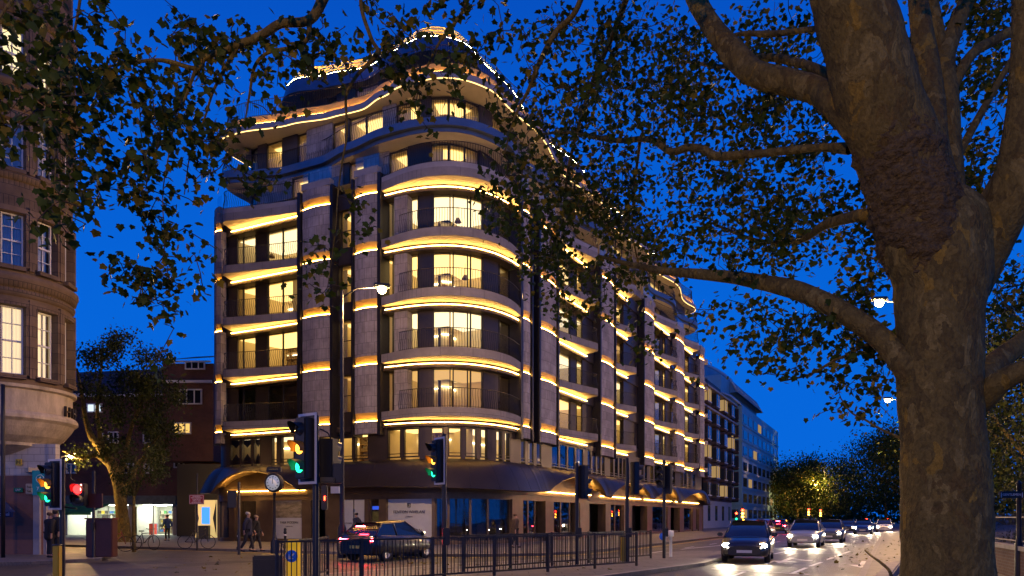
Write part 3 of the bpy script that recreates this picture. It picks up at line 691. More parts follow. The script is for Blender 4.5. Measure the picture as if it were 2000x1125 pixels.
# interior of the shops: back wall and a few dim downlights
mb = MB(); ribbon(mb, srange(SMIN, SRR-2, 0.6), -4.2, 0.1, -4.2, 3.1, smooth=False); ribbon(mb, srange(SMIN, SRR-2, 0.6), -0.4, 3.04, -4.2, 3.04, smooth=False); mb.build('shop_interior', mat('shop_inside', (0.12, 0.10, 0.08), 0.8, var=0.3), B)
mb = MB()
for q in range(0, 14):
    s0 = s_at(860)+q*2.4; mb.box(at3(s0, -2.2, 2.98), (0.25, 0.25, 0.05))
mb.build('downlights', emis('downlight', (1, 0.75, 0.45), 2.5), B)
# ------------------------------------------------------------------ ground
M_road = mat('asphalt', (0.062, 0.055, 0.048), 0.50, var=0.35, scale=0.35, rvar=0.12, bump=0.25, bscale=60)
M_pave = brick_mat('paving', (0.17, 0.155, 0.145), (0.13, 0.12, 0.115), (0.06, 0.055, 0.05), bw=0.9, bh=0.6, msize=0.015, bump=0.1, rough=0.6)
M_kerb = mat('kerb_stone', (0.26, 0.24, 0.22), 0.65, var=0.25)
M_white = mat('road_white', (0.72, 0.72, 0.70), 0.55, var=0.15, scale=6)
M_yellow = mat('road_yellow', (0.62, 0.40, 0.04), 0.55, var=0.2, scale=6)
def struct(mb, name, m, uv=None): return mb.build(name, m, None, uvscale=uv, kind='structure')
mb = MB(); mb.add([(-900, -60, 0), (900, -60, 0), (900, 1600, 0), (-900, 1600, 0)], [(0, 1, 2, 3)]); struct(mb, 'road', M_road)
def V2(x, y): return Vector((x, y))
def pavement(poly, name, h=0.12, kerb=0.18):
    mb = MB(); mb.prism(poly, -0.02, h); struct(mb, name, M_pave, 1.0)
    # kerb stones stand 3 mm proud along the rim
    k = MB(); n = len(poly); cen = sum((V2(*p) for p in poly), V2(0, 0))/n
    inner = []
    for i in range(n):
        a, b, c = V2(*poly[i-1]), V2(*poly[i]), V2(*poly[(i+1) % n])
        u, v = (b-a).normalized(), (c-b).normalized(); m = (V2(-u.y, u.x)+V2(-v.y, v.x))
        m = m.normalized()*kerb/max(0.35, math.sqrt((1+u.dot(v))/2)); inner.append(b+m)
    rows = [[(p[0], p[1], -0.01) for p in poly], [(p[0], p[1], h+0.004) for p in poly], [(p.x, p.y, h+0.004) for p in inner]]
    k.grid(rows, close_v=True, smooth=False); struct(k, 'kerb', M_kerb)
def arc(c, r, a0, a1, n=10): return [(c[0]+r*math.cos(R(a0+(a1-a0)*k/n)), c[1]+r*math.sin(R(a0+(a1-a0)*k/n))) for k in range(n+1)]
dLv, dRv = V2(*dL), V2(*dR); outL, outR = V2(-0.4347, -0.9006), V2(0.8838, -0.4678)
# pavement of the apartment building: kerb 9 m off the left front, 7.2 m off the right front, rounded corner (counter-clockwise)
KC = V2(*C0)+outL*8.6+outR*7.4
cl = KC+dLv*7; crr = KC+dRv*7
poly = []
far = KC+dRv*420; poly += [tuple(crr)]
poly += [tuple(far), tuple(far-outR*60), tuple(KC+dLv*120-outL*60+dRv*60), tuple(KC+dLv*120), tuple(cl)]
for k in range(1, 10):
    t = k/10; poly.append(tuple(cl*(1-t)**2+KC*(2*t*(1-t))+crr*t*t))
pavement(poly, 'pavement_corner')
# pavement of the tower building on the left
TK = GR(330, 1092); 
pavement([(-60, 14), (-24, 20.5), (-16.4, 24.5), (-15.2, 26.5), (-16.2, 29.0), (-60, 50.5)], 'pavement_left')
# park-side pavement on the right under the plane tree
k0 = V2(13.9, 27.9)
a0 = k0-dRv*60; a1 = k0+dRv*420
pavement([tuple(a0), tuple(a0+outR*60), tuple(a1+outR*60), tuple(a1)], 'pavement_park')
# traffic island with the guard rails
isl = [(-7.2, 13.0), (-4.6, 12.2), (1.0, 16.6), (6.4, 23.8), (9.6, 30.6), (9.2, 32.2), (7.6, 31.8), (-2.0, 23.2), (-6.4, 17.2)]
pavement(isl, 'island')
# ------------------------------------------------------------------ painted markings (4 mm above the road)
mk = MB()
def mark(c, L, W, ang, m=0):
    c = Vector((c[0], c[1], 0.004)); u = Vector((math.cos(ang), math.sin(ang), 0)); v = Vector((-u.y, u.x, 0))
    mk.add([c-u*L/2-v*W/2, c+u*L/2-v*W/2, c+u*L/2+v*W/2, c-u*L/2+v*W/2], [(0, 1, 2, 3)], m)
aR = math.atan2(dR.y, dR.x)
kl = k0-outR*0.0
for lane, dash, gap in ((3.1, 2.0, 4.0), (6.0, 2.0, 4.0), (9.0, 2, 4)):
    t = -16.0
    while t < 150:
        p = k0-outR*lane+dRv*t; mark(p, dash, 0.12, aR); t += dash+gap
for t0 in (-26, 150):
    pass

def arrow(c, ang, turn=0):
    c = Vector((c[0], c[1], 0.004)); u = Vector((math.cos(ang), math.sin(ang), 0)); v = Vector((-u.y, u.x, 0))
    q = lambda a, b: c+u*a+v*b
    mk.add([q(-2, -.1), q(0.6, -.1), q(0.6, .1), q(-2, .1)], [(0, 1, 2, 3)]); mk.add([q(0.6, -.42), q(2, 0), q(0.6, .42)], [(0, 1, 2)])
    if turn: mk.add([q(-1.3, .1*turn), q(-0.5, 0.65*turn), q(-0.3, 0.5*turn), q(-1.0, 0.1*turn)], [(0, 1, 2, 3)]); mk.add([q(-0.65, .9*turn), q(0.25, 0.95*turn), q(-0.1, .3*turn)], [(0, 1, 2)])
arrow(GR(1535, 1094), aR+math.pi, 1); arrow(GR(1685, 1102), aR+math.pi, 0); arrow(GR(1630, 1066), aR+math.pi, 0)
for px0, py0, px1, py1 in ((1545, 1121, 1575, 1109), (1582, 1106, 1605, 1098), (1612, 1094, 1627, 1089), (1632, 1087, 1645, 1082), (1648, 1081, 1660, 1077), (1512, 1082, 1536, 1077)):
    a, b = GR(px0, py0), GR(px1, py1); mark(((a.x+b.x)/2, (a.y+b.y)/2), (b-a).length, 0.13, math.atan2(b.y-a.y, b.x-a.x))
a, b = GR(1390, 1111), GR(1580, 1122); mark(((a.x+b.x)/2, (a.y+b.y)/2), (b-a).length, 0.14, math.atan2(b.y-a.y, b.x-a.x))
a, b = GR(1330, 1073), GR(1440, 1062); mark(((a.x+b.x)/2, (a.y+b.y)/2), (b-a).length, 0.14, math.atan2(b.y-a.y, b.x-a.x))
# double yellow lines following the corner kerb
for off in (0.35, 0.6):
    pts = [cl+outL*off+dLv*t for t in range(30, -1, -3)]+[ (cl*(1-t)**2+KC*(2*t*(1-t))+crr*t*t)+ (outL*(1-t)+outR*t)*off for t in [k/12 for k in range(1, 12)]]+[crr+outR*off+dRv*t for t in range(0, 60, 3)]
    rows = [[(p.x, p.y, 0.004) for p in pts], []]
    for i, p in enumerate(pts):
        q = pts[min(i+1, len(pts)-1)]-pts[max(i-1, 0)]; q.normalize(); p2 = p+V2(q.y, -q.x)*0.1; rows[1].append((p2.x, p2.y, 0.004))
    mk.grid(rows, 1, smooth=False)
struct(mk, 'road_markings', [M_white, M_yellow])
# ------------------------------------------------------------------ street lamps, some assumed out of sight (they light the stone, trunk and leaves)
M_post = mat('post_black', (0.022, 0.022, 0.024), 0.4, 0.3, var=0.2)
M_bulb = emis('lamp_glow', (1.0, 0.70, 0.28), 90.0)
LAMPCOL = (1.0, 0.57, 0.21)
def street_lamp(base, label, hgt=10.0, arm=(1.5, 0.0), power=900, bulb=True):
    power *= 1.9
    t = org(thing('street_lamp', label, 'street lamp', (base[0], base[1], 0.1), 0, 'lamps along the road'))
    b = Vector((base[0], base[1], 0.1)); mb = MB()
    mb.lathe([(0.16, 0), (0.16, 1.1), (0.10, 1.3), (0.085, 3), (0.06, hgt-0.5), (0.05, hgt-0.3), (0.0, hgt-0.28)], b, 10); mb.build('pole', M_post, t)
    mb = MB(); a = Vector((arm[0], arm[1], 0)); top = b+Vector((0, 0, hgt-0.6))
    mb.tube([top, top+a*0.35+Vector((0, 0, 0.38)), top+a+Vector((0, 0, 0.5))], [0.035, 0.03, 0.025], 6); mb.build('bracket', M_post, t)
    h = top+a+Vector((0, 0, 0.5)); ang = math.atan2(a.y, a.x)
    hd = MB(); hd.bbox(h+Vector((0, 0, 0.06)), (0.62, 0.26, 0.14), ang, 0.04); ho = hd.build('lantern', M_post, t)
    l = MB(); l.lathe([(0.0, -0.24), (0.08, -0.225), (0.14, -0.17), (0.165, -0.09), (0.15, 0.0)], h+Vector((0, 0, -0.01)), 16); l.build('glass_bowl', M_bulb, ho)
    lamp('lamp_light', 'POINT', tuple(h+Vector((0, 0, -0.42))), power, LAMPCOL, t, 0.12)
    return t
street_lamp(tuple(PX(668, 1012, 27.0).xy), 'tall black street lamp with a bracket arm in front of the corner apartment block', 10.4, (1.45, 0.3), 1900)
for (x, y), lb, ax, pw in (((15.75, 28.2), 'upper of the two bright street lamps beside the thick trunk', -1.25, 1900), ((28.7, 51.6), 'lower of the two bright street lamps beside the thick trunk', -1.6, 2000)):
    street_lamp((x, y), lb, 10.2, (ax, 0.1), pw)
street_lamp((-2.4, -5.5), 'assumed street lamp on the park side pavement behind the camera', 7.5, (-0.9, 0.4), 1250)  # added out of view, placed to light the trunk and leaves
street_lamp(tuple(PX(112, 1012, 44).xy), 'assumed low street lamp on the side street, hidden behind the tower building', 5.5, (0.8, 0.1), 620)  # unseen lamp added to warm the left tree and the brick
street_lamp((-21.0, 11.5), 'assumed street lamp on the left pavement outside the tower building', 9.0, (1.2, 0.6), 400)  # added outside the frame to light the tower
street_lamp((62.5, 150), 'far street lamp glowing inside the lit round tree', 9.0, (1.0, 0.3), 9000)
street_lamp(tuple(PX(1790, 1012, 78).xy), 'assumed distant street lamp behind the trunk over the park side trees', 10.0, (-0.6, 0), 3500)  # assumed lamp, out of sight behind the trunk

# ------------------------------------------------------------------ tower building on the left
M_ashlar = brick_mat('brown_ashlar', (0.17, 0.115, 0.072), (0.115, 0.078, 0.050), (0.05, 0.037, 0.028), bw=0.85, bh=0.42, msize=0.012, bump=0.4, var=0.45)
M_cream = mat('cream_stone', (0.46, 0.38, 0.26), 0.7, var=0.34, scale=2.2, bump=0.25, bscale=14, stretch=(1, 1, 0.35))
M_whiteframe = mat('white_sash', (0.66, 0.66, 0.64), 0.5)
M_pink = brick_mat('pink_render', (0.27, 0.13, 0.09), (0.23, 0.11, 0.08), (0.22, 0.12, 0.09), bw=1.1, bh=0.5, msize=0.006, bump=0.15, var=0.25)
M_whitewall = brick_mat('white_glazed_brick', (0.60, 0.55, 0.46), (0.55, 0.50, 0.42), (0.36, 0.32, 0.26), bw=0.5, bh=0.28, msize=0.012, bump=0.2, var=0.2)
TC = PX(8, 1012, 30.0); TCx, TCy, TR = TC.x, TC.y, 2.46
T = org(thing('corner_tower_building', 'old brown stone building with a round oriel tower and lit sash windows', 'building', (TCx, TCy, 0)))
def cyl(mb, a0, a1, r0, r1, z0, z1, n=None, m=0):
    """solid ring piece between two angles (degrees)"""
    n = n or max(1, int(abs(a1-a0)/4)); rows = []
    for r, z in ((r1, z0), (r1, z1), (r0, z1), (r0, z0)):
        rows.append([(TCx+r*math.cos(R(a0+(a1-a0)*k/n)), TCy+r*math.sin(R(a0+(a1-a0)*k/n)), z) for k in range(n+1)])
    mb.grid(rows, m, close_u=True, smooth=False); o = len(mb.v); k = n+1
    mb.f.append((o-4*k, o-3*k, o-2*k, o-k)); mb.m.append(m); mb.sm.append(False)
    mb.f.append((o-1, o-k-1, o-2*k-1, o-3*k-1)); mb.m.append(m); mb.sm.append(False)
# angle of a pixel column on the drum's surface, seen from the camera
def t_ang(px, r=TR):
    best = min((abs(CX+F*(TCx+r*math.cos(R(a/4)))/(TCy+r*math.sin(R(a/4)))-px), a/4) for a in range(-150*4, 20*4))
    return best[1]
WANG = [(-36, 42, -1), (20-21, 20+21, 0), (72, 109, 1), (132, 142, 2)]
WA = [(t_ang(-10)-9, t_ang(-10)+9), ]
wA = []
for a, b in ((-62, -20), (0, 42), (72, 109)):
    wA.append((t_ang(a), t_ang(b)))
step = wA[2][0]-wA[1][0]; wd = wA[2][1]-wA[2][0]
wA = [(wA[1][0]-step, wA[1][0]-step+wd), (wA[1][0], wA[1][0]+wd), (wA[2][0], wA[2][1]), (wA[2][0]+step, wA[2][0]+step+wd), (wA[2][0]+2*step, wA[2][0]+2*step+wd)]
Yw = TCy-TR
zz = lambda py: EYE+(CY-py)/F*(Yw+0.35)
ROWS = [(zz(728), zz(592), 'lit'), (zz(514), zz(408), 'blue'), (zz(322), zz(225), 'blue'), (zz(140), zz(40), 'bright'), (zz(-60), zz(-150), 'blue')]
wallz = [(zz(745), ROWS[0][0])]
mb = MB()
for i, (z0, z1, c) in enumerate(ROWS):
    nxt = ROWS[i+1][0] if i+1 < len(ROWS) else z1+1.5
    prevA = -175
    for a0, a1 in wA+[(28, 28)]:
        cyl(mb, prevA, a0, TR-0.5, TR, z0, z1); prevA = a1
    cyl(mb, -175, 28, TR-0.5, TR, z1, nxt)
cyl(mb, -175, 28, TR-0.5, TR, zz(745), ROWS[0][0])
mb.build('tower_wall', M_ashlar, T, uvscale=1.0)
M_warmcurtain = mat('lit_curtain', (0.75, 0.66, 0.45), 0.9, emit=(1.0, 0.72, 0.34), estr=1.15, var=0.10, scale=5, stretch=(6, 6, 0.15))
M_bright = mat('bright_room', (0.8, 0.75, 0.5), 0.9, emit=(1.0, 0.78, 0.36), estr=1.5, var=0.5, scale=1.6)
M_net = mat('net_curtain', (0.52, 0.56, 0.62), 0.9, var=0.2, scale=4, stretch=(5, 5, 0.2))
M_pane_t = glass_mat('sash_glass', (0.9, 0.92, 0.95), 0.12)
def tpt(a, r, z): return Vector((TCx+r*math.cos(R(a)), TCy+r*math.sin(R(a)), z))
for i, (z0, z1, c) in enumerate(ROWS[:4]):
    for a0, a1 in wA[:4]:
        p, q = tpt(a0, TR-0.25, 0), tpt(a1, TR-0.25, 0); u = (q-p); L = u.length; u.normalize(); ang = math.atan2(u.y, u.x); n = Vector((u.y, -u.x, 0))
        mb = MB()
        bx = lambda t0, t1, za, zb, dd=0: mb.box(p+u*((t0+t1)/2)+n*dd+Vector((0, 0, (za+zb)/2)), (t1-t0, 0.09, zb-za), ang)
        bx(0, 0.06, z0, z1); bx(L-0.06, L, z0, z1); bx(0.06, L-0.06, z0, z0+0.09); bx(0.06, L-0.06, z1-0.06, z1)
        mid = (z0+z1)/2; bx(0.06, L-0.06, mid-0.035, mid+0.035, 0.01); bx(L/2-0.018, L/2+0.018, z0+0.09, z1-0.06, -0.012)
        for f_ in (0.25, 0.75): bx(0.06, L-0.06, z0+(z1-z0)*f_-0.014, z0+(z1-z0)*f_+0.014, -0.006)
        o = mb.build('sash_window', M_whiteframe, T)
        g = MB(); g.add([p+u*0.06+Vector((0, 0, z0+0.09)), q-u*0.06+Vector((0, 0, z0+0.09)), q-u*0.06+Vector((0, 0, z1-0.06)), p+u*0.06+Vector((0, 0, z1-0.06))], [(0, 1, 2, 3)]); g.build('pane', M_pane_t, o)
        s = MB(); s.box((p+q)/2+n*0.3+Vector((0, 0, z0-0.09)), (L+0.12, 0.34, 0.16), ang); s.build('sill', M_ashlar, o, uvscale=1.0)
        cm = {'lit': M_warmcurtain, 'blue': M_net, 'bright': M_bright}[c]
        cc = MB(); nn = 24
        r0 = [p-n*(0.22+0.035*math.sin(k*1.7))+u*(L*k/nn)+Vector((0, 0, z0)) for k in range(nn+1)]; r1 = [v+Vector((0, 0, z1-z0)) for v in r0]
        cc.grid([r0, r1]); cc.build('curtain', cm, o)
        # stone surround, proud of the wall
        sr = MB()
        for b0, b1 in ((a0-2.6, a0-0.2), (a1+0.2, a1+2.6)): cyl(sr, b0, b1, TR-0.02, TR+0.09, z0, z1)
        cyl(sr, a0-2.6, a1+2.6, TR-0.02, TR+0.10, z1+0.01, z1+0.22); sr.build('surround', M_ashlar, o, uvscale=1.0)
        # pilaster to the right
        pl = MB(); b = a1+ (step-wd)/2; cyl(pl, b-2.2, b+2.2, TR-0.02, TR+0.12, z0-0.1, z1+0.3); pl.build('pilaster', M_ashlar, T, uvscale=1.0)
# mouldings round the drum
def ringm(py, hgt, out):
    z = zz(py); mold = MB(); mold.lathe([(TR-0.05, z-hgt), (TR+out*0.5, z-hgt), (TR+out*0.8, z-hgt*0.5), (TR+out, z-hgt*0.35), (TR+out, z), (TR-0.05, z+0.05)], (TCx, TCy, 0), 60, 0, R(-175), R(28)); mold.build('string_course', M_ashlar, T, uvscale=1.0)
for py, h_, o_ in ((330, 0.28, 0.16), (530, 0.5, 0.22), (560, 0.25, 0.10), (150, 0.4, 0.35), (190, 0.25, 0.12), (-10, 0.5, 0.2)): ringm(py, h_, o_)
ob = MB(); zb = zz(745)
prof = [(TR+0.02, zb), (TR+0.16, zb-0.02), (TR+0.14, zb-0.14), (TR+0.0, zb-0.2), (TR-0.02, zz(798)), (TR+0.12, zz(800)), (TR+0.2, zz(806)), (TR+0.2, zz(812)), (TR+0.06, zz(818)), (TR-0.05, zz(828)), (TR-0.3, zz(845)), (TR-0.62, zz(858)), (TR-0.62, zz(864)), (TR-0.95, zz(872)), (TR-1.3, zz(880)), (TR-2.0, zz(890)), (0.1, zz(894))]
ob.lathe(prof, (TCx, TCy, 0), 96, 0, R(-180), R(180), smooth=False); ob.build('oriel_base', M_cream, T)
# lettering fixed to the white band
for k, (ch, px) in enumerate((('H', 127), ('H', 138.5), ('I', 146))):
    a = t_ang(px); p = tpt(a, TR+0.10, zz(789)); n = Vector((math.cos(R(a)), math.sin(R(a)), 0))
    text_mesh(ch, 0.62, 'fixed_letter', M_fin, T, p, n, 0.05)
# lower storeys: set-back walls under the oriel
gw = MB()
wl = lambda px0, px1, Y0, Y1, py1, depth=0.5: None
def slabwall(mb, p0, p1, z0, z1, th=0.3, m=0):
    p0, p1 = Vector((p0[0], p0[1], 0)), Vector((p1[0], p1[1], 0)); u = (p1-p0).normalized(); n = Vector((-u.y, u.x, 0))
    mb.prism([tuple(p.xy) for p in (p0, p1, p1+n*th, p0+n*th)], z0, z1, m)
WP = lambda px, Y: tuple(PX(px, 1012, Y).xy)
slabwall(gw, WP(-60, 29.2), WP(64, 29.2), 0.1, zz(925)); gw.build('ground_wall', M_pink, T, uvscale=1.0)
gw = MB(); slabwall(gw, WP(-60, 29.25), WP(108, 29.25), zz(925)+0.003, zz(860)); gw.build('upper_wall', M_whitewall, T, uvscale=1.0)
gw = MB(); slabwall(gw, WP(64.5, 29.1), WP(77, 29.1), 0.1, zz(925)-0.01, 0.5); slabwall(gw, WP(77.5, 29.25), WP(90, 29.25), 0.1, zz(925)-0.01, 0.4); gw.build('corner_pilaster', mat('grey_pilaster', (0.36, 0.34, 0.34), 0.6, var=0.15), T)
gw = MB(); slabwall(gw, WP(90, 29.3), WP(100, 37), 0.1, zz(925), 0.3); gw.build('side_wall', M_pink, T, uvscale=1.0)
gw = MB(); slabwall(gw, WP(56, 28.7), WP(92, 29.2), zz(914)-0.1, zz(914)+0.08, 0.5); gw.build('door_hood', M_cream, T)
dp = MB(); dp.tube([PX(6, 1012, 26.9)+Vector((0, 0, z-1.6)) for z in (0.1, 3.0, zz(830), zz(760))], 0.07, 8); dp.build('drain_pipe', M_post, T)
# building mass behind and to the left
mb = MB(); mb.prism([(TCx-14, TCy+1.0), tuple(PX(60, 1012, TCy+0.6).xy), tuple(PX(112, 1012, TCy+1.6).xy), tuple(PX(112, 1012, TCy+16).xy), (TCx-22, TCy+20)], 0.1, 26); mb.build('main_block', M_ashlar, T, uvscale=1.0)
# signs on it
sg = MB(); p = PX(37, 957, 29.15); sg.box(p-Vector((0, 0.04, 0)), (0.36, 0.03, 0.18)); o = sg.build('green_sign', mat('green_sign', (0.01, 0.16, 0.06), 0.5), T)
text_mesh('SAP', 0.13, 'lettering', M_white, T, p-Vector((0, 0.06, 0)))
sg = MB(); p = PX(38, 903, 29.2); sg.box(p-Vector((0, 0.04, 0)), (0.25, 0.03, 0.27)); sg.build('hydrant_plate', mat('hydrant_yellow', (0.75, 0.5, 0.04), 0.5), T)
text_mesh('H', 0.26, 'lettering', M_ink, T, p-Vector((0, 0.06, 0)))
sg = MB(); p = PX(59, 955, 28.9); sg.bbox(p, (0.28, 0.16, 0.42), 0, 0.02); sg.build('notice_box', M_cream, T)
text_mesh('Tea', 0.12, 'lettering', M_ink, T, p+Vector((0, -0.09, 0.08))); text_mesh('Tea', 0.12, 'lettering', M_ink, T, p+Vector((0, -0.09, -0.09)))
# blue awning with part of a shop name
aw = MB(); A = lambda px, py, Y: PX(px, py, Y)
aw.add([A(-60, 962, 28.6), A(6, 973, 28.6), A(30, 1000, 27.2), A(-60, 1000, 27.2)], [(0, 1, 2, 3)]); aw.add([A(-60, 1001, 27.2), A(26, 1000, 27.2), A(26, 1010, 27.2), A(-60, 1010, 27.2)], [(0, 1, 2, 3)])
aw.add([A(6, 973, 28.6), A(30, 1000, 27.2), A(28, 1000, 28.6)], [(0, 1, 2)]); aw.build('awning', mat('navy_awning', (0.015, 0.03, 0.09), 0.8), T)
text_mesh('chsel', 0.2, 'lettering', mat('pale_blue_letter', (0.35, 0.45, 0.7), 0.6), T, A(8, 1004.5, 27.12))
# hanging banner sign in teal
hs = thing('hanging_sign', 'teal shop banner with a white round emblem hung on the tower building corner', 'shop sign', tuple(PX(82, 942, 28.4))); org(hs)
m_ = MB(); m_.box(PX(79, 943, 28.4), (0.62, 0.05, 0.98)); m_.build('board', mat('teal_board', (0.008, 0.11, 0.16), 0.5, emit=(0.01, 0.15, 0.22), estr=0.25), hs)
p = PX(78, 935, 28.36); m_ = MB()
for r_ in (0.155,):
    m_.tube([p+Vector((r_*math.cos(a/16*2*math.pi), 0, r_*math.sin(a/16*2*math.pi))) for a in range(17)], 0.014, 5)
m_.tube([p+Vector((-0.09, 0, -0.07)), p+Vector((0, 0, -0.02)), p+Vector((0.03, 0, 0.08)), p+Vector((-0.03, 0, 0.06)), p+Vector((0.02, 0, -0.06)), p+Vector((0.1, 0, 0.0))], 0.012, 5); m_.build('emblem', M_white, hs)
text_mesh('y', 0.22, 'lettering', M_white, hs, PX(74, 952, 28.36)); text_mesh('o', 0.16, 'lettering', M_white, hs, PX(91, 936, 28.36))
m_ = MB(); m_.tube([PX(66, 921, 28.4), PX(66, 921, 29.2)], 0.03, 6); m_.build('bracket', M_post, hs)

# ------------------------------------------------------------------ brick shop terrace across the side street
M_brick = brick_mat('dark_red_brick', (0.14, 0.05, 0.03), (0.10, 0.036, 0.024), (0.12, 0.09, 0.07), bw=0.23, bh=0.08, msize=0.01, bump=0.3, var=0.35)
M_tile = brick_mat('roof_tiles', (0.075, 0.045, 0.045), (0.055, 0.035, 0.035), (0.02, 0.015, 0.015), bw=0.3, bh=0.2, msize=0.02, bump=0.5)
ST = org(thing('shop_terrace', 'dark red brick terrace with white window frames, tiled roof and lit shops below', 'building', tuple(PX(280, 1012, 62))))
YB = 62.0
def zb_(py, Y=YB): return EYE+(CY-py)/F*Y
def xb(px, Y=YB): return (px-CX)/F*Y
mb = MB(); mb.prism([(xb(60), YB), (xb(440), YB), (xb(440), YB+12), (xb(60), YB+12)], zb_(968), zb_(772)); mb.build('front_wall', M_brick, ST, uvscale=1.0)
mb = MB(); mb.add([(xb(60), YB-0.3, zb_(772)), (xb(352), YB-0.3, zb_(772)), (xb(352), YB+6, zb_(688)), (xb(60), YB+6, zb_(700))], [(0, 1, 2, 3)])
mb.add([(xb(352), YB-0.3, zb_(772)), (xb(352), YB+6, zb_(688)), (xb(352), YB+6, zb_(772))], [(0, 1, 2)]); mb.build('tiled_roof', M_tile, ST, uvscale=1.0)
mb = MB(); mb.box(((xb(60)+xb(352))/2, YB-0.3, zb_(773)), (xb(352)-xb(60), 0.22, 0.26)); mb.build('gutter', M_whiteframe, ST)
# higher wing beside the apartment block
mb = MB(); mb.prism([(xb(345), YB-2.5), (xb(440), YB-2.5), (xb(440), YB+8), (xb(345), YB+8)], zb_(905), zb_(722)); mb.build('wing_wall', M_brick, ST, uvscale=1.0)
mb = MB(); Yw_ = YB-2.5; mb.add([(xb(342), Yw_-0.3, zb_(718)), (xb(440), Yw_-0.3, zb_(712)), (xb(440), Yw_+5, zb_(680)), (xb(358), Yw_+5, zb_(684))], [(0, 1, 2, 3)]); mb.build('wing_roof', M_tile, ST, uvscale=1.0)
mb = MB(); mb.box((xb(392), Yw_-0.25, zb_(757)), (xb(440)-xb(345), 0.2, 0.22)); mb.box((xb(400), Yw_-0.12, zb_(719)), (3.2, 0.2, 0.12)); mb.build('white_bands', M_whiteframe, ST)
def sash(px0, px1, py0, py1, Y, lit=None, panes=2, name='window'):
    x0, x1, z0, z1 = xb(px0, Y), xb(px1, Y), zb_(py1, Y), zb_(py0, Y); mb = MB()
    f = 0.1
    for a, b, c, d in ((x0, x0+f, z0, z1), (x1-f, x1, z0, z1), (x0+f, x1-f, z0, z0+f), (x0+f, x1-f, z1-f, z1)): mb.box(((a+b)/2, Y-0.05, (c+d)/2), (b-a, 0.12, d-c))
    for k in range(1, panes): mb.box((x0+(x1-x0)*k/panes, Y-0.04, (z0+z1)/2), (0.08, 0.1, z1-z0-2*f))
    o = mb.build(name, M_whiteframe, ST); g = MB(); g.add([(x0+f, Y-0.02, z0+f), (x1-f, Y-0.02, z0+f), (x1-f, Y-0.02, z1-f), (x0+f, Y-0.02, z1-f)], [(0, 1, 2, 3)])
    g.build('pane', lit or mat('dark_window', (0.01, 0.012, 0.018), 0.08, spec=0.8), o)
M_litw = emis('lit_window_warm', (1.0, 0.6, 0.16), 1.1); M_litc = emis('lit_window_cold', (0.8, 0.95, 1.0), 1.1)
sash(362, 401, 706, 722, YB-2.7, None, 3); sash(350, 395, 760, 790, YB-2.62, None, 3); sash(338, 374, 825, 848, YB-2.62, M_litw, 3); sash(340, 360, 897, 914, YB-0.1, None, 2)
sash(212, 232, 843, 866, YB-0.1); sash(170, 200, 788, 806, YB-0.1, M_litc, 2); sash(196, 203, 846, 866, YB-0.1, None, 1); sash(130, 150, 905, 925, YB-0.1); sash(282, 300, 905, 925, YB-0.1)
sash(240, 262, 905, 925, YB-0.1); sash(280, 305, 843, 866, YB-0.1); sash(100, 125, 843, 866, YB-0.1)
# ground floor shops: lit rooms behind glass, with shelves and goods
M_shoplit = mat('shop_lit_wall', (0.75, 0.75, 0.68), 0.9)
M_shopceil = emis('shop_ceiling_light', (0.90, 0.95, 0.80), 20.0)
GOODS = [mat('goods_%s' % n, c, 0.7) for n, c in (('red', (0.5, 0.05, 0.03)), ('yellow', (0.6, 0.45, 0.05)), ('blue', (0.05, 0.15, 0.4)), ('green', (0.08, 0.3, 0.1)), ('cream', (0.7, 0.65, 0.5)), ('dark', (0.05, 0.04, 0.04)))]
rnd = random.Random(4)
def shop(px0, px1, name='shop_interior', dens=1.0):
    x0, x1 = xb(px0), xb(px1); z1 = zb_(985); mb = MB(); d = 4.5
    mb.add([(x0, YB, 0.15), (x1, YB, 0.15), (x1, YB+d, 0.15), (x0, YB+d, 0.15), (x0, YB, z1), (x1, YB, z1), (x1, YB+d, z1), (x0, YB+d, z1)], [(0, 1, 2, 3), (3, 2, 6, 7), (0, 3, 7, 4), (1, 5, 6, 2), (4, 7, 6, 5)])
    o = mb.build(name, M_shoplit, ST)
    l = MB(); n = max(1, int((x1-x0)/1.6))
    for k in range(n): l.box((x0+(x1-x0)*(k+0.5)/n, YB+2.0, z1-0.05), (0.5, 3.2, 0.05))
    l.build('ceiling_light', M_shopceil, o)
    g = MB()
    for k in range(5):
        z = 0.3+k*0.42; g.box(((x0+x1)/2, YB+d-0.25, z), (x1-x0-0.2, 0.4, 0.04), m=4)
        x = x0+0.2
        while x < x1-0.3:
            w_ = rnd.uniform(0.1, 0.4)
            if rnd.random() < 0.8*dens: g.box((x+w_/2, YB+d-0.3, z+0.17), (w_*0.9, 0.2, rnd.uniform(0.18, 0.34)), m=rnd.randrange(6))
            x += w_
    for k in range(int((x1-x0)*0.9)):
        x = rnd.uniform(x0+0.3, x1-0.3); g.box((x, YB+rnd.uniform(0.6, 2.5), 0.6), (rnd.uniform(0.3, 0.8), 0.5, rnd.uniform(0.7, 1.1)), m=rnd.randrange(6))
    g.build('shelves', GOODS, o)
    fr = MB(); n = max(2, int((x1-x0)/1.4))
    for k in range(n+1): fr.box((x0+(x1-x0)*k/n, YB-0.02, (0.15+z1)/2), (0.07, 0.1, z1-0.15))
    fr.build('shop_frame', M_whiteframe, ST)
    gl = MB(); gl.add([(x0, YB-0.01, 0.15), (x1, YB-0.01, 0.15), (x1, YB-0.01, z1), (x0, YB-0.01, z1)], [(0, 1, 2, 3)]); gl.build('pane', M_glass, o)
shop(92, 128); shop(132, 252); shop(262, 338)
mb = MB()
for px0, px1 in ((60, 92), (128, 132), (252, 262), (338, 345)): mb.box(((xb(px0)+xb(px1))/2, YB+0.2, 1.35), (xb(px1)-xb(px0), 0.5, 2.5))
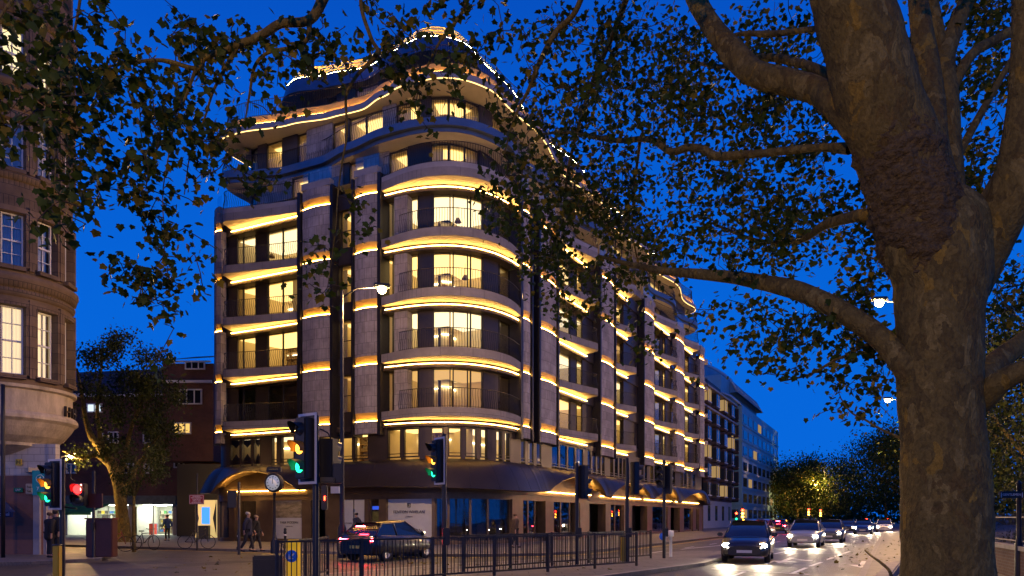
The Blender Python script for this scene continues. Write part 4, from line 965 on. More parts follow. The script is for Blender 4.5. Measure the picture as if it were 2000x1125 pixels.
mb.build('shop_piers', M_slab, ST)
mb = MB(); mb.box(((xb(60)+xb(345))/2, YB+0.05, zb_(976.5)), (xb(345)-xb(60), 0.5, zb_(968)-zb_(985))); mb.build('shop_fascia', mat('shop_fascia', (0.10, 0.12, 0.11), 0.5, var=0.3), ST)
aw = MB(); z0, z1 = zb_(1001), zb_(984)
aw.add([(xb(128), YB-0.25, z1), (xb(222), YB-0.25, z1), (xb(204), YB-2.0, z0), (xb(118), YB-2.0, z0)], [(0, 1, 2, 3)]); aw.add([(xb(118), YB-2.0, z0), (xb(204), YB-2.0, z0), (xb(204), YB-2.0, z0-0.22), (xb(118), YB-2.0, z0-0.22)], [(0, 1, 2, 3)])
aw.build('awning', mat('green_awning', (0.02, 0.09, 0.05), 0.8, transl=0.2), ST)
# shops under the wing next to the apartment block
mb = MB(); mb.prism([(xb(340, 58), 58.5), (xb(445, 58), 58.5), (xb(445, 58), 62), (xb(340, 58), 62)], 0.1, zb_(905, 58)-0.01); mb.build('dark_shopfront', mat('dark_shopfront', (0.03, 0.028, 0.03), 0.5), ST)
# estate agent window at the building's left flank: cream frame, blue screen
ag = org(thing('agency_window', 'lit cream shop window with a blue screen beside the dark shopfront', 'shop window', tuple(PX(403, 1040, 51.5))))
YA = 51.5; mb = MB(); mb.box((xb(403, YA), YA, 1.55), (xb(424, YA)-xb(383, YA), 0.15, 2.7)); mb.build('lit_panel', mat('cream_lit', (0.7, 0.55, 0.3), 0.7, emit=(1, 0.68, 0.25), estr=0.7), ag)
mb = MB(); mb.box((xb(403, YA), YA-0.1, EYE+(CY-1007)/F*YA), (0.55, 0.06, 1.2)); mb.build('screen', emis('blue_screen', (0.06, 0.28, 1.0), 1.6), ag)
for sx_ in (-1, 1):
    mb = MB(); mb.add([(xb(403, YA)+sx_*0.75, YA-0.08, 0.3), (xb(403, YA)+sx_*0.75, YA-0.08, 2.9), (xb(403, YA)+sx_*0.5, YA-0.08, 1.6)], [(0, 1, 2)]); mb.build('navy_panel', MATS['navy_vinyl'], ag)
mb = MB(); mb.box((xb(403, YA), YA-0.35, 0.6), (0.7, 0.4, 0.95)); mb.build('counter', MATS['navy_vinyl'], ag)

# ------------------------------------------------------------------ far brick apartment block on the right
M_fbrick = brick_mat('far_brick', (0.10, 0.05, 0.037), (0.075, 0.038, 0.03), (0.06, 0.045, 0.04), bw=0.23, bh=0.08, msize=0.01, var=0.3)
M_farwin = mat('sky_glass', (0.03, 0.04, 0.05), 0.06, 0.0, spec=0.8)
M_farlit = emis('far_lit_window', (1.0, 0.62, 0.25), 0.38)
PB = V2(*at(s_at(1384), 0).xy)+dRv*9-outR*4.0          # stands on along the same side of the road
FB = org(thing('brick_apartment_block', 'dark brick apartment block with bay windows beyond the gold lit building', 'apartment block', (PB.x, PB.y, 0)))
LB = 29.0
def fp(t, d, z): q = PB+dRv*t+outR*d; return Vector((q.x, q.y, z))
def fbox(mb, t0, t1, d0, d1, z0, z1, m=0): mb.prism([tuple(fp(t, d, 0).xy) for t, d in ((t0, d0), (t0, d1), (t1, d1), (t1, d0))][::-1], z0, z1, m)
mb = MB(); fbox(mb, 0, LB, -14, 0, 0.1, 20.5); mb.build('wall', M_fbrick, FB, uvscale=1.0)
mb = MB(); fbox(mb, -0.004, LB, -14, 0.05, 0.1, 4.2); mb.build('ground_storey', mat('pale_base', (0.40, 0.38, 0.36), 0.7, var=0.12), FB)
mb = MB(); fbox(mb, 0, LB, -14, -1.8, 20.5, 23.6); fbox(mb, 1, 5, -9, -3, 23.6, 26.5); mb.build('roof_storey', mat('dark_roof', (0.05, 0.045, 0.05), 0.6), FB)
for z in (20.5, 17.4):
    mb = MB(); fbox(mb, -0.2, LB+0.2, 0.0, 1.1, z-0.1, z+0.15); mb.build('ledge', M_slab, FB)
rnd = random.Random(5)
k = 0
for fl in range(6):
    z0 = 4.9+fl*2.7
    for b in range(6):
        t0 = 1.6+b*5.8
        mb = MB(); fbox(mb, t0, t0+2.4, 0.0, 0.85, z0-0.3, z0+2.0); o = mb.build('bay_window', M_fbrick if b % 2 else mat('bay_dark', (0.07, 0.05, 0.045), 0.6), FB, uvscale=1.0)
        lit = rnd.random() < 0.16
        g = MB(); fbox(g, t0+0.12, t0+2.3, 0.852, 0.87, z0+0.1, z0+1.8); fbox(g, t0-0.02, t0-0.003, 0.1, 0.78, z0+0.1, z0+1.8); g.build('pane', M_farlit if lit else M_farwin, o)
        fr = MB(); fbox(fr, t0+1.15, t0+1.25, 0.87, 0.92, z0, z0+1.9); fbox(fr, t0, t0+2.4, 0.87, 0.95, z0-0.06, z0+0.06); fr.build('frame', M_whiteframe, o)
        w2 = MB(); fbox(w2, t0+3.4, t0+4.6, 0.0, 0.03, z0+0.1, z0+1.7); w2.build('window', M_farlit if rnd.random() < 0.12 else M_farwin, FB)
for b in range(7):
    w2 = MB(); fbox(w2, 1.0+b*5, 2.6+b*5, 0.05, 0.08, 1.2, 3.5); w2.build('ground_window', M_farwin, FB)

# ------------------------------------------------------------------ pale blue-green block with curved metal roofs
M_teal = mat('pale_tile_cladding', (0.20, 0.40, 0.44), 0.5, var=0.12, scale=0.5)
M_metal = mat('standing_seam', (0.15, 0.30, 0.36), 0.35, 0.5, var=0.15, scale=0.4)
GB_Y = 150.0
GB = org(thing('curved_roof_block', 'pale block with curved metal roofs at the far end of the street', 'office block', tuple(PX(1490, 1012, GB_Y))))
PG = PB+dRv*(LB+2)-outR*4.6
def gp(t, d, z): q = PG+dRv*t+outR*d; return Vector((q.x, q.y, z))
def gbox(mb, t0, t1, d0, d1, z0, z1, m=0): mb.prism([tuple(gp(t, d, 0).xy) for t, d in ((t0, d0), (t0, d1), (t1, d1), (t1, d0))][::-1], z0, z1, m)
mb = MB(); gbox(mb, 0, 44, -16, 6.0, 0.1, 21.0); mb.build('wall', M_teal, GB)
mb = MB(); gbox(mb, 2, 40, -16, 2.0, 21.0, 27); mb.build('upper_wall', M_teal, GB)
def vault(t0, t1, d0, d1, z0, rise, n=14):
    mb = MB(); rows = []
    for t in (t0, t1):
        rows.append([gp(t, d0+(d1-d0)*(k/n), z0+rise*math.sin(math.pi/2*(1-k/n))**0.6) for k in range(n+1)])
    mb.grid(rows)
    for t, fl in ((t0, 1), (t1, -1)):
        pts = [gp(t, d0, z0)]+[gp(t, d0+(d1-d0)*(k/n), z0+rise*math.sin(math.pi/2*(1-k/n))**0.6) for k in range(n+1)]
        mb.add(pts[::fl], [tuple(range(len(pts)))])
    mb.build('curved_roof', M_metal, GB)
    r = MB(); r.tube([gp(t0-0.1, d0+(d1-d0)*(k/n), z0+0.1+rise*math.sin(math.pi/2*(1-k/n))**0.6) for k in range(n+1)], 0.25, 6)
    for q in range(1, int((t1-t0)/1.2)): r.tube([gp(t0+q*1.2, d0+(d1-d0)*(k/n), z0+0.04+rise*math.sin(math.pi/2*(1-k/n))**0.6) for k in range(n+1)], 0.06, 4)
    r.build('roof_ribs', mat('rib_pale', (0.4, 0.5, 0.54), 0.4, 0.3), GB)
vault(-1.0, 12, -14, 5.8, 21.0, 5.0); vault(10, 40, -14, 3.4, 25, 8.5); vault(12, 30, -16, -4, 28, 9.0)
for fl in range(7):
    z0 = 1.6+fl*2.75
    for k in range(3):
        d = 0.2+k*2.0
        w2 = MB(); gbox(w2, -0.06, -0.01, d, d+1.2, z0, z0+1.5); w2.build('window', M_farlit if (fl, k) in ((3, 0), (1, 1), (2, 0), (5, 2)) else M_farwin, GB)
    for k in range(8):
        t = 1+k*5.2; w2 = MB(); gbox(w2, t, t+3.4, 6.01, 6.06, z0, z0+1.5); w2.build('window', M_farlit if (fl*3+k*5) % 11 == 0 else M_farwin, GB)
    mb = MB(); gbox(mb, -0.15, 44, -16, 6.15, z0-0.5, z0-0.3); mb.build('ledge', M_teal, GB)
for k in range(2):
    mb = MB(); gbox(mb, -0.7, -0.2, 1.6+k*2.0, 1.9+k*2.0, 0.1, 21.2); mb.build('pipe_column', mat('rib_pale', (0.4, 0.5, 0.54)), GB)
# ------------------------------------------------------------------ leaves and trees
def leaf_mat(name, c, c2, transl=0.35):
    m = mat(name, c, 0.5, col2=c2, scale=2.5, transl=transl, spec=0.12); return m
M_leaf = leaf_mat('plane_leaf', (0.024, 0.044, 0.008), (0.064, 0.096, 0.013), 0.25)
M_leaf_y = leaf_mat('plane_leaf_yellow', (0.10, 0.10, 0.015), (0.20, 0.15, 0.02), 0.45)
M_leaf_d = leaf_mat('dark_leaf', (0.028, 0.040, 0.012), (0.065, 0.072, 0.016), 0.12)
M_twig = mat('twig', (0.05, 0.036, 0.024), 0.9)
def bark_mat():
    m = bpy.data.materials.new('plane_bark'); m.use_nodes = True; n = m.node_tree.nodes; l = m.node_tree.links; b = n['Principled BSDF']
    b.inputs['Roughness'].default_value = 0.85; b.inputs['Specular IOR Level'].default_value = 0.25
    t = n.new('ShaderNodeTexCoord'); mp = n.new('ShaderNodeMapping'); mp.inputs['Scale'].default_value = (1, 1, 0.62); l.new(t.outputs['Object'], mp.inputs[0])
    # flaking plates: patches of olive, tan and grey-brown
    wn = n.new('ShaderNodeTexNoise'); wn.inputs['Scale'].default_value = 3.2; wn.inputs['Detail'].default_value = 5; l.new(mp.outputs[0], wn.inputs['Vector'])
    wm = n.new('ShaderNodeMix'); wm.data_type = 'RGBA'; wm.blend_type = 'LINEAR_LIGHT'; wm.inputs['Factor'].default_value = 0.40
    l.new(mp.outputs[0], wm.inputs[6]); l.new(wn.outputs['Color'], wm.inputs[7])
    v = n.new('ShaderNodeTexVoronoi'); v.inputs['Scale'].default_value = 7.5; l.new(wm.outputs[2], v.inputs['Vector'])
    v2 = n.new('ShaderNodeTexVoronoi'); v2.inputs['Scale'].default_value = 17; l.new(wm.outputs[2], v2.inputs['Vector'])
    sp = n.new('ShaderNodeSeparateColor'); l.new(v.outputs['Color'], sp.inputs[0])
    cr = n.new('ShaderNodeValToRGB'); l.new(sp.outputs[0], cr.inputs[0]); cr.color_ramp.interpolation = 'CONSTANT'
    el = cr.color_ramp.elements; el[0].position = 0; el[0].color = (0.185, 0.142, 0.038, 1); el[1].position = 0.4; el[1].color = (0.140, 0.106, 0.030, 1)
    for p_, c_ in ((0.62, (0.22, 0.165, 0.043, 1)), (0.76, (0.27, 0.21, 0.061, 1)), (0.87, (0.16, 0.112, 0.030, 1)), (0.95, (0.31, 0.21, 0.036, 1))):
        e_ = el.new(p_); e_.color = c_
    ns = n.new('ShaderNodeTexNoise'); ns.inputs['Scale'].default_value = 22; ns.inputs['Detail'].default_value = 10; ns.inputs['Roughness'].default_value = 0.75; l.new(mp.outputs[0], ns.inputs['Vector'])
    mr = n.new('ShaderNodeMapRange'); l.new(ns.outputs['Fac'], mr.inputs[0]); mr.inputs['From Min'].default_value = 0.3; mr.inputs['From Max'].default_value = 0.7; mr.inputs['To Min'].default_value = 0.45; mr.inputs['To Max'].default_value = 1.35
    mu = n.new('ShaderNodeMix'); mu.data_type = 'RGBA'; mu.blend_type = 'MULTIPLY'; mu.inputs['Factor'].default_value = 1; l.new(cr.outputs[0], mu.inputs[6]); l.new(mr.outputs[0], mu.inputs[7])
    l.new(mu.outputs[2], b.inputs['Base Color'])
    ad = n.new('ShaderNodeMath'); ad.operation = 'MULTIPLY_ADD'; l.new(sp.outputs[0], ad.inputs[0]); ad.inputs[1].default_value = 0.5
    l.new(ns.outputs['Fac'], ad.inputs[2])
    a2 = n.new('ShaderNodeMath'); a2.operation = 'MULTIPLY_ADD'; l.new(v2.outputs['Distance'], a2.inputs[0]); a2.inputs[1].default_value = -0.7; l.new(ad.outputs[0], a2.inputs[2])
    bp = n.new('ShaderNodeBump'); bp.inputs['Strength'].default_value = 0.75; bp.inputs['Distance'].default_value = 0.035; l.new(a2.outputs[0], bp.inputs['Height']); l.new(bp.outputs[0], b.inputs['Normal'])
    return m
M_bark = bark_mat()
M_burr = mat('burr_bark', (0.060, 0.042, 0.018), 0.95, col2=(0.19, 0.135, 0.045), scale=17, bump=1.0, bscale=40)
# a plane leaf: five pointed lobes with a slightly folded blade
LEAF2D = [(0, -0.02), (0.16, -0.10), (0.42, -0.03), (0.37, 0.14), (0.54, 0.38), (0.35, 0.42), (0.24, 0.56), (0.0, 0.86), (-0.24, 0.56), (-0.35, 0.42), (-0.54, 0.38), (-0.37, 0.14), (-0.42, -0.03), (-0.16, -0.10)]
LEAFV = np.array([(0, 0.25, 0.03)]+[(x, y, -0.16*abs(x)-0.10*max(0, y-0.3)) for x, y in LEAF2D]); NLV = len(LEAFV)
LEAFF = [(0, 1+k, 1+(k+1) % len(LEAF2D)) for k in range(len(LEAF2D))]
SIMPV = np.array([(0, 0, 0), (0.34, 0.35, -0.05), (0, 0.85, -0.08), (-0.34, 0.35, -0.05), (0, 0.4, 0.05)]); SIMPF = [(0, 1, 4), (1, 2, 4), (2, 3, 4), (3, 0, 4)]
def leaf_mesh(name, pos, size, mats, parent, simple=False, hang=0.75, seed=1, pick=None, spread=1.0):
    """one mesh of many leaves; pos N x 3"""
    rg = np.random.RandomState(seed); N = len(pos); V = SIMPV if simple else LEAFV; Fc = SIMPF if simple else LEAFF
    az = rg.uniform(0, 2*np.pi, N); pit = rg.normal(-hang, 0.55, N); rol = rg.normal(0, 0.7*spread, N)
    d = np.stack([np.cos(az)*np.cos(pit), np.sin(az)*np.cos(pit), np.sin(pit)], 1)      # blade direction, mostly hanging
    upv = np.array([0, 0, 1.0]); sx_ = np.cross(d, upv); sx_ /= np.linalg.norm(sx_, axis=1)[:, None]+1e-9; nz_ = np.cross(sx_, d)
    c, s = np.cos(rol)[:, None], np.sin(rol)[:, None]; sx2 = sx_*c+nz_*s; nz2 = nz_*c-sx_*s
    sz = np.asarray(size)*rg.uniform(0.6, 1.25, N)
    P = pos[:, None, :]+sz[:, None, None]*(V[None, :, 0:1]*sx2[:, None, :]+V[None, :, 1:2]*d[:, None, :]+V[None, :, 2:3]*nz2[:, None, :])
    P = P.reshape(-1, 3)
    org_ = np.array(parent['_o']) if '_o' in parent else np.zeros(3)
    me = bpy.data.meshes.new(name); nf = len(Fc); nv = len(V)
    F_ = (np.array(Fc)[None]+(np.arange(N)*nv)[:, None, None]).reshape(-1)
    me.vertices.add(N*nv); me.vertices.foreach_set('co', (P-org_).astype(np.float32).reshape(-1))
    me.loops.add(N*nf*3); me.loops.foreach_set('vertex_index', F_.astype(np.int32))
    me.polygons.add(N*nf); me.polygons.foreach_set('loop_start', np.arange(N*nf, dtype=np.int32)*3)
    mi = (rg.uniform(0, 1, N) < 0.18).astype(np.int32) if pick is None else pick(pos, rg).astype(np.int32)
    for m in mats: me.materials.append(m)
    me.polygons.foreach_set('material_index', np.repeat(mi, nf)); me.update(); me.validate()
    o = bpy.data.objects.new(name, me); COL.objects.link(o); o.parent = parent
    return o
def smooth_path(pts, n=6):
    """Catmull-Rom through points with radii (x, y, z, r)"""
    a = np.array(pts, float); a = np.vstack([2*a[0]-a[1], a, 2*a[-1]-a[-2]]); out = []
    for i in range(1, len(a)-2):
        for k in range(n):
            t = k/n; p0, p1, p2, p3 = a[i-1], a[i], a[i+1], a[i+2]
            out.append(0.5*((2*p1)+(-p0+p2)*t+(2*p0-5*p1+4*p2-p3)*t*t+(-p0+3*p1-3*p2+p3)*t**3))
    out.append(a[-2]); return np.array(out)
def limb_mesh(mb, pts, n=10, rough=0.0, seed=0, sub=6, m=0, fine=0.0):
    q = smooth_path(pts, sub); P_ = [Vector(p[:3]) for p in q]; rows = []; up = None
    for i, p in enumerate(P_):
        d = (P_[min(i+1, len(P_)-1)]-P_[max(i-1, 0)]).normalized()
        if up is None: up = Vector((1, 0, 0)) if abs(d.z) > 0.6 else Vector((0, 0, 1))
        a = d.cross(up).normalized(); b = a.cross(d).normalized(); up = b; row = []
        for k in range(n):
            t = 2*math.pi*k/n; v = a*math.cos(t)+b*math.sin(t); r = max(0.003, q[i][3])
            c = p+v*r
            if rough:
                h = noise.fractal(c*2.3+Vector((seed, 0, 0)), 1.0, 2.0, 5)*rough+noise.noise(c*9+Vector((seed, 3, 0)))*rough*0.35+(fine*(abs(noise.noise(c*9))+0.8*abs(noise.noise(c*19))+0.35*noise.noise(c*40)) if fine else 0); c = p+v*r*(1+h)
            row.append(c)
        rows.append(row)
    mb.grid(rows, m, close_v=True, smooth=True)
    return q
def pxl(lst):
    """(px, py, Y, width in px) -> world point with radius"""
    out = []
    for px, py, Y, wd in lst:
        p = PX(px, py, Y); out.append((p.x, p.y, p.z, wd/2/F*Y*math.cos(math.atan((px-CX)/F))))
    return out

# ------------------------------------------------------------------ the big plane tree on the right
PTc = PX(1848, 1012, 9.0)
PTREE = org(thing('plane_tree', 'huge old plane tree with flaking bark, burr and long leafy limbs over the street', 'tree', (PTc.x, 9.0, 0.1)))
tr = MB()
trunk = pxl([(1862, 1300, 9.0, 270), (1855, 1240, 9.0, 225), (1850, 1130, 9.0, 196), (1848, 1040, 9.0, 186), (1846, 940, 9.0, 182), (1838, 820, 9.0, 172), (1834, 700, 9.0, 172), (1836, 600, 9.0, 182), (1838, 520, 9.0, 205), (1836, 440, 9.0, 190), (1800, 380, 9.0, 100)])
limb_mesh(tr, trunk, 44, 0.040, 2, 12); tr.build('trunk', M_bark, PTREE)
def limb(name, lst, n=12, rough=0.08, seed=1, m=None, sub=6):
    mb = MB(); pts = pxl(lst)
    if lst[-1][3] > 12:                                      # carry the limb on to a tapered end
        a, b = np.array(pts[-2]), np.array(pts[-1]); d = (b-a)[:3]; d = d/np.linalg.norm(d)
        for k_, f_ in ((0.7, .72), (1.5, .45), (2.4, .2), (3.2, .06)): pts.append(tuple(b[:3]+d*k_+np.array((math.sin(k_*2+seed)*.18, math.cos(k_*3+seed)*.15, .1*k_)))+(b[3]*f_,))
    q = limb_mesh(mb, pts, n, rough, seed, sub); mb.build(name, m or M_bark, PTREE); return q
SKEL = []
SKEL.append(limb('limb', [(1835, 560, 9.0, 170), (1812, 490, 9.0, 176), (1785, 400, 8.95, 172), (1756, 300, 8.9, 172), (1722, 215, 8.8, 168), (1690, 100, 8.7, 162), (1662, 0, 8.6, 152), (1625, -120, 8.5, 130), (1580, -230, 8.4, 100)], 32, 0.05, 5, None, 10))
bur = MB(); limb_mesh(bur, pxl([(1832, 575, 9.0, 100), (1824, 525, 8.98, 152), (1808, 475, 8.97, 172), (1786, 410, 8.94, 180), (1766, 340, 8.9, 176), (1748, 285, 8.88, 163), (1734, 235, 8.86, 138), (1722, 190, 8.82, 90)]), 150, 0.17, 9, 40, 0, 0.075); bur.build('burr', M_burr, PTREE)
SKEL.append(limb('limb', [(1870, 560, 9.15, 120), (1868, 470, 9.3, 95), (1845, 380, 9.5, 74), (1822, 280, 9.7, 62), (1815, 170, 9.9, 58), (1800, 60, 10, 44), (1780, -60, 10.1, 34)], 14, 0.07, 3))
SKEL.append(limb('limb', [(1860, 430, 9.6, 66), (1852, 300, 9.9, 56), (1845, 180, 10.1, 56), (1846, 110, 10.2, 44), (1872, 40, 10.3, 36), (1905, -50, 10.4, 30)], 12, 0.07, 4))
SKEL.append(limb('limb', [(1846, 160, 10.2, 26), (1828, 50, 10.3, 32), (1805, -30, 10.4, 28)], 10, 0.06, 4))
SKEL.append(limb('limb', [(1847, 200, 10.05, 22), (1895, 110, 10.1, 24), (1950, 75, 10.2, 22), (2030, 30, 10.3, 20)], 10, 0.06, 6))
SKEL.append(limb('limb', [(1852, 340, 9.85, 20), (1900, 250, 9.9, 18), (1945, 170, 10, 15), (1985, 100, 10, 12)], 8, 0.05, 6))
SKEL.append(limb('limb', [(1880, 560, 9.1, 120), (1925, 480, 8.9, 110), (1962, 410, 8.7, 104), (1990, 320, 8.5, 92), (2000, 200, 8.4, 72), (2004, 60, 8.3, 62), (2010, -80, 8.2, 52)], 16, 0.06, 7))
SKEL.append(limb('limb', [(1915, 470, 9.3, 100), (1945, 390, 9.6, 70), (1975, 330, 9.8, 60), (2010, 290, 10, 56), (2060, 250, 10.2, 50)], 12, 0.06, 8))
SKEL.append(limb('limb', [(1895, 800, 9.0, 60), (1925, 772, 8.8, 62), (1960, 742, 8.6, 54), (2020, 715, 8.4, 50), (2100, 690, 8.2, 46)], 14, 0.06, 8))
SKEL.append(limb('limb', [(1890, 790, 9.3, 60), (1920, 735, 9.6, 56), (1955, 700, 9.8, 50), (2010, 660, 10, 46), (2080, 610, 10.3, 40)], 14, 0.06, 9))
# long limbs to the left
SKEL.append(limb('limb', [(1680, 260, 8.9, 60), (1640, 205, 9.1, 66), (1600, 180, 9.4, 54), (1555, 165, 9.7, 54), (1480, 145, 10.1, 50), (1440, 112, 10.4, 52), (1400, 65, 10.6, 40), (1365, 10, 10.8, 36), (1335, -50, 11, 30), (1290, -130, 11.3, 24)], 14, 0.10, 11))
SKEL.append(limb('limb', [(1660, 290, 9.2, 26), (1600, 288, 9.6, 16), (1540, 294, 10, 17), (1470, 301, 10.5, 16), (1400, 305, 11, 18), (1375, 292, 11.2, 16), (1345, 288, 11.4, 15), (1310, 296, 11.7, 14), (1268, 272, 12, 12), (1200, 274, 12.5, 10), (1110, 258, 13, 7), (1060, 262, 13.3, 4)], 9, 0.07, 12))
SKEL.append(limb('limb', [(1835, 800, 9.0, 70), (1785, 735, 8.95, 64), (1748, 690, 9.05, 52), (1710, 652, 9.2, 48), (1650, 612, 9.5, 44), (1590, 580, 9.9, 40), (1530, 560, 10.3, 36), (1440, 543, 11, 27), (1360, 535, 11.6, 21), (1290, 528, 12.2, 15), (1225, 515, 12.8, 10), (1170, 500, 13.2, 5)], 12, 0.07, 13))
SKEL.append(limb('limb', [(1655, 60, 9.0, 22), (1597, 56, 9.6, 12), (1512, 66, 10.4, 13), (1448, 66, 11, 9), (1400, 80, 11.6, 6)], 8, 0.05, 14))
SKEL.append(limb('limb', [(1660, 170, 9.1, 26), (1614, 143, 9.6, 20), (1555, 122, 10.4, 18), (1490, 112, 11, 15), (1420, 130, 11.8, 9), (1340, 120, 12.6, 6)], 9, 0.06, 15))
SKEL.append(limb('limb', [(1750, 425, 9.1, 34), (1690, 420, 9.3, 30), (1660, 425, 9.6, 24), (1610, 440, 10.2, 20), (1560, 470, 11, 13), (1480, 470, 12, 8), (1400, 440, 13, 5)], 8, 0.06, 16))
SKEL.append(limb('limb', [(1770, 690, 9.1, 24), (1700, 672, 9.3, 9), (1660, 692, 9.5, 7), (1628, 705, 9.7, 6), (1580, 732, 10, 5), (1524, 745, 10.3, 3)], 7, 0.03, 17))
SKEL.append(limb('limb', [(1790, 870, 9.1, 10), (1720, 838, 9.3, 6), (1690, 820, 9.5, 5), (1662, 805, 9.7, 4), (1640, 775, 9.9, 2.5)], 6, 0.03, 18))
# overhead limb that carries the foliage hanging in front of the building
SKEL.append(limb('limb', [(1640, -60, 8.6, 70), (1520, -190, 8.4, 60), (1300, -250, 8.3, 50), (1050, -230, 8.3, 42), (850, -200, 8.2, 36), (700, -120, 8.2, 28), (640, -20, 8.2, 22), (606, 38, 8.2, 19), (549, 46, 8.2, 17), (512, 68, 8.2, 16), (467, 87, 8.2, 15), (437, 100, 8.2, 14), (400, 112, 8.2, 13), (383, 134, 8.2, 10), (319, 118, 8.1, 8), (244, 124, 8, 6), (170, 140, 7.9, 3)], 10, 0.06, 19))
SKEL.append(limb('limb', [(850, -200, 8.2, 30), (600, -260, 8, 26), (350, -200, 7.6, 20), (180, -120, 7.3, 14), (60, -40, 7, 9), (-20, 60, 6.8, 5)], 8, 0.05, 20))
for lst in ([(604, 40, 8.2, 12), (601, 75, 8.25, 9), (575, 92, 8.3, 9), (523, 103, 8.35, 7), (497, 131, 8.4, 7), (488, 180, 8.45, 5), (478, 240, 8.5, 3)],
            [(383, 134, 8.2, 8), (358, 200, 8.2, 5), (344, 222, 8.2, 4), (330, 300, 8.25, 3), (318, 380, 8.3, 2.4), (322, 470, 8.3, 2)],
            [(760, -160, 8.4, 16), (712, -30, 8.5, 9), (706, 15, 8.5, 8), (725, 75, 8.6, 8), (737, 105, 8.6, 8), (698, 146, 8.7, 7), (677, 184, 8.75, 6), (676, 216, 8.8, 5), (678, 262, 8.85, 4), (669, 312, 8.9, 4), (660, 380, 9, 3), (655, 450, 9, 2), (640, 560, 9.1, 1.6)],
            [(1180, -240, 8.6, 18), (1150, -60, 8.9, 12), (1124, 22, 9.1, 11), (1085, 64, 9.3, 11), (1051, 128, 9.5, 10), (1032, 176, 9.7, 7), (1005, 230, 9.9, 5), (985, 300, 10, 3)],
            [(980, -220, 8.5, 16), (930, -60, 8.8, 10), (905, 20, 9, 7), (860, 80, 9.2, 5), (830, 140, 9.4, 4), (800, 210, 9.6, 2.5)],
            [(1270, -240, 10, 18), (1240, -60, 11, 14), (1200, 60, 12, 11), (1150, 180, 13, 8), (1110, 330, 14, 6), (1100, 450, 14.5, 4), (1110, 540, 15, 2.5)],
            [(1250, 273, 12.2, 7), (1240, 360, 13, 5), (1235, 450, 13.5, 4), (1250, 530, 13.8, 3)],
            [(467, 87, 8.2, 9), (420, 170, 8.3, 6), (400, 230, 8.4, 4), (372, 300, 8.5, 3), (360, 380, 8.5, 2)],
            [(170, -110, 7.3, 9), (150, 40, 7.2, 6), (120, 160, 7.1, 4), (110, 300, 7.1, 3), (105, 400, 7.1, 2)]):
    SKEL.append(limb('limb', lst, 7, 0.04, 21))
# ---- twigs and leaves grown from the limbs towards the crown's volume
#   (cx, cy, rx, ry, Y0, Y1, number of twig ends)
ZONES = [(110, 110, 150, 120, 6.6, 8.0, 150), (60, 230, 110, 70, 6.4, 7.6, 60), (130, 370, 90, 90, 6.6, 7.6, 46), (215, 250, 110, 150, 7.2, 8.4, 110), (330, 130, 110, 100, 7.6, 8.8, 75), (345, 300, 110, 110, 7.8, 9, 90), (300, 480, 70, 110, 8, 8.8, 55), (360, 540, 60, 80, 8, 8.8, 26), (290, 600, 45, 30, 8, 8.6, 8), (345, 690, 35, 22, 8.2, 8.6, 6), (430, 250, 80, 130, 8, 9, 60), (480, 90, 120, 90, 7.8, 8.8, 60), (530, 160, 60, 100, 8.2, 8.8, 30), (620, 60, 50, 70, 8, 8.8, 22),
 (720, 70, 90, 80, 8.2, 9.4, 75), (790, 130, 80, 80, 8.6, 9.8, 60), (860, 40, 80, 60, 8.6, 9.6, 36), (830, 200, 90, 60, 9, 10, 45), (870, 140, 60, 40, 7.4, 8.2, 10), (660, 440, 70, 110, 8.8, 9.4, 26), (620, 560, 40, 90, 9, 9.4, 12), (520, 330, 60, 40, 8.6, 9.2, 10), (960, 60, 90, 90, 9, 10, 36), (1000, 190, 50, 70, 9.4, 10.4, 20),
 (1010, 320, 75, 130, 10.5, 14, 85), (1060, 420, 80, 110, 12, 15, 90), (1120, 300, 100, 130, 12, 15, 130), (1150, 470, 90, 90, 13, 15.5, 95), (1200, 560, 70, 60, 13, 15, 36), (1245, 640, 26, 70, 13, 14, 14), (1110, 590, 60, 50, 13.5, 15, 24),
 (1130, 110, 110, 110, 9.5, 13, 95), (1250, 120, 120, 110, 10, 15, 170), (1330, 250, 150, 110, 11, 16, 180), (1420, 150, 130, 130, 11, 16, 170), (1540, 90, 110, 100, 10.5, 16, 110), (1540, 240, 120, 80, 10, 15, 110), (1530, 360, 140, 90, 10, 15, 140), (1420, 420, 90, 80, 11, 15, 60), (1560, 460, 130, 70, 10, 15, 90), (1280, 420, 110, 80, 12, 16, 90), (1200, 380, 90, 90, 12, 16, 90), (1320, 490, 70, 60, 12, 14, 22), (1360, 600, 40, 60, 11.5, 13, 12), (1490, 505, 80, 40, 10, 13, 26),
 (1540, 640, 110, 50, 9.6, 12, 48), (1640, 640, 80, 60, 9.3, 12, 60), (1460, 620, 60, 40, 10.5, 12, 14), (1580, 720, 110, 36, 9.6, 11, 30), (1690, 560, 50, 60, 9.6, 12, 40), (1700, 690, 40, 60, 9.4, 11, 34), (1650, 790, 70, 30, 9.5, 10.5, 10), (1720, 770, 30, 60, 9.6, 11, 18), (1470, 700, 90, 30, 10.3, 11.5, 12),
 (1880, 100, 110, 120, 10, 14, 130), (1920, 260, 80, 110, 10.4, 14, 80), (1880, 330, 40, 70, 10.4, 13, 30), (1790, 150, 60, 120, 10.4, 14, 50), (1960, 560, 50, 60, 10, 13, 36), (1960, 640, 60, 60, 9.5, 13, 30), (1960, 20, 70, 60, 10, 13, 40), (1850, -200, 240, 140, 8, 13, 170), (2180, 200, 130, 260, 8, 12, 150), (1500, -180, 300, 110, 8.5, 13, 150), (900, -160, 400, 110, 8, 11, 150), (300, -130, 300, 90, 7, 9, 110), (1700, 420, 60, 60, 10.4, 13, 30)]
THIN = {(720, 70), (790, 130), (830, 200), (860, 40), (1000, 190), (430, 250), (530, 160)}
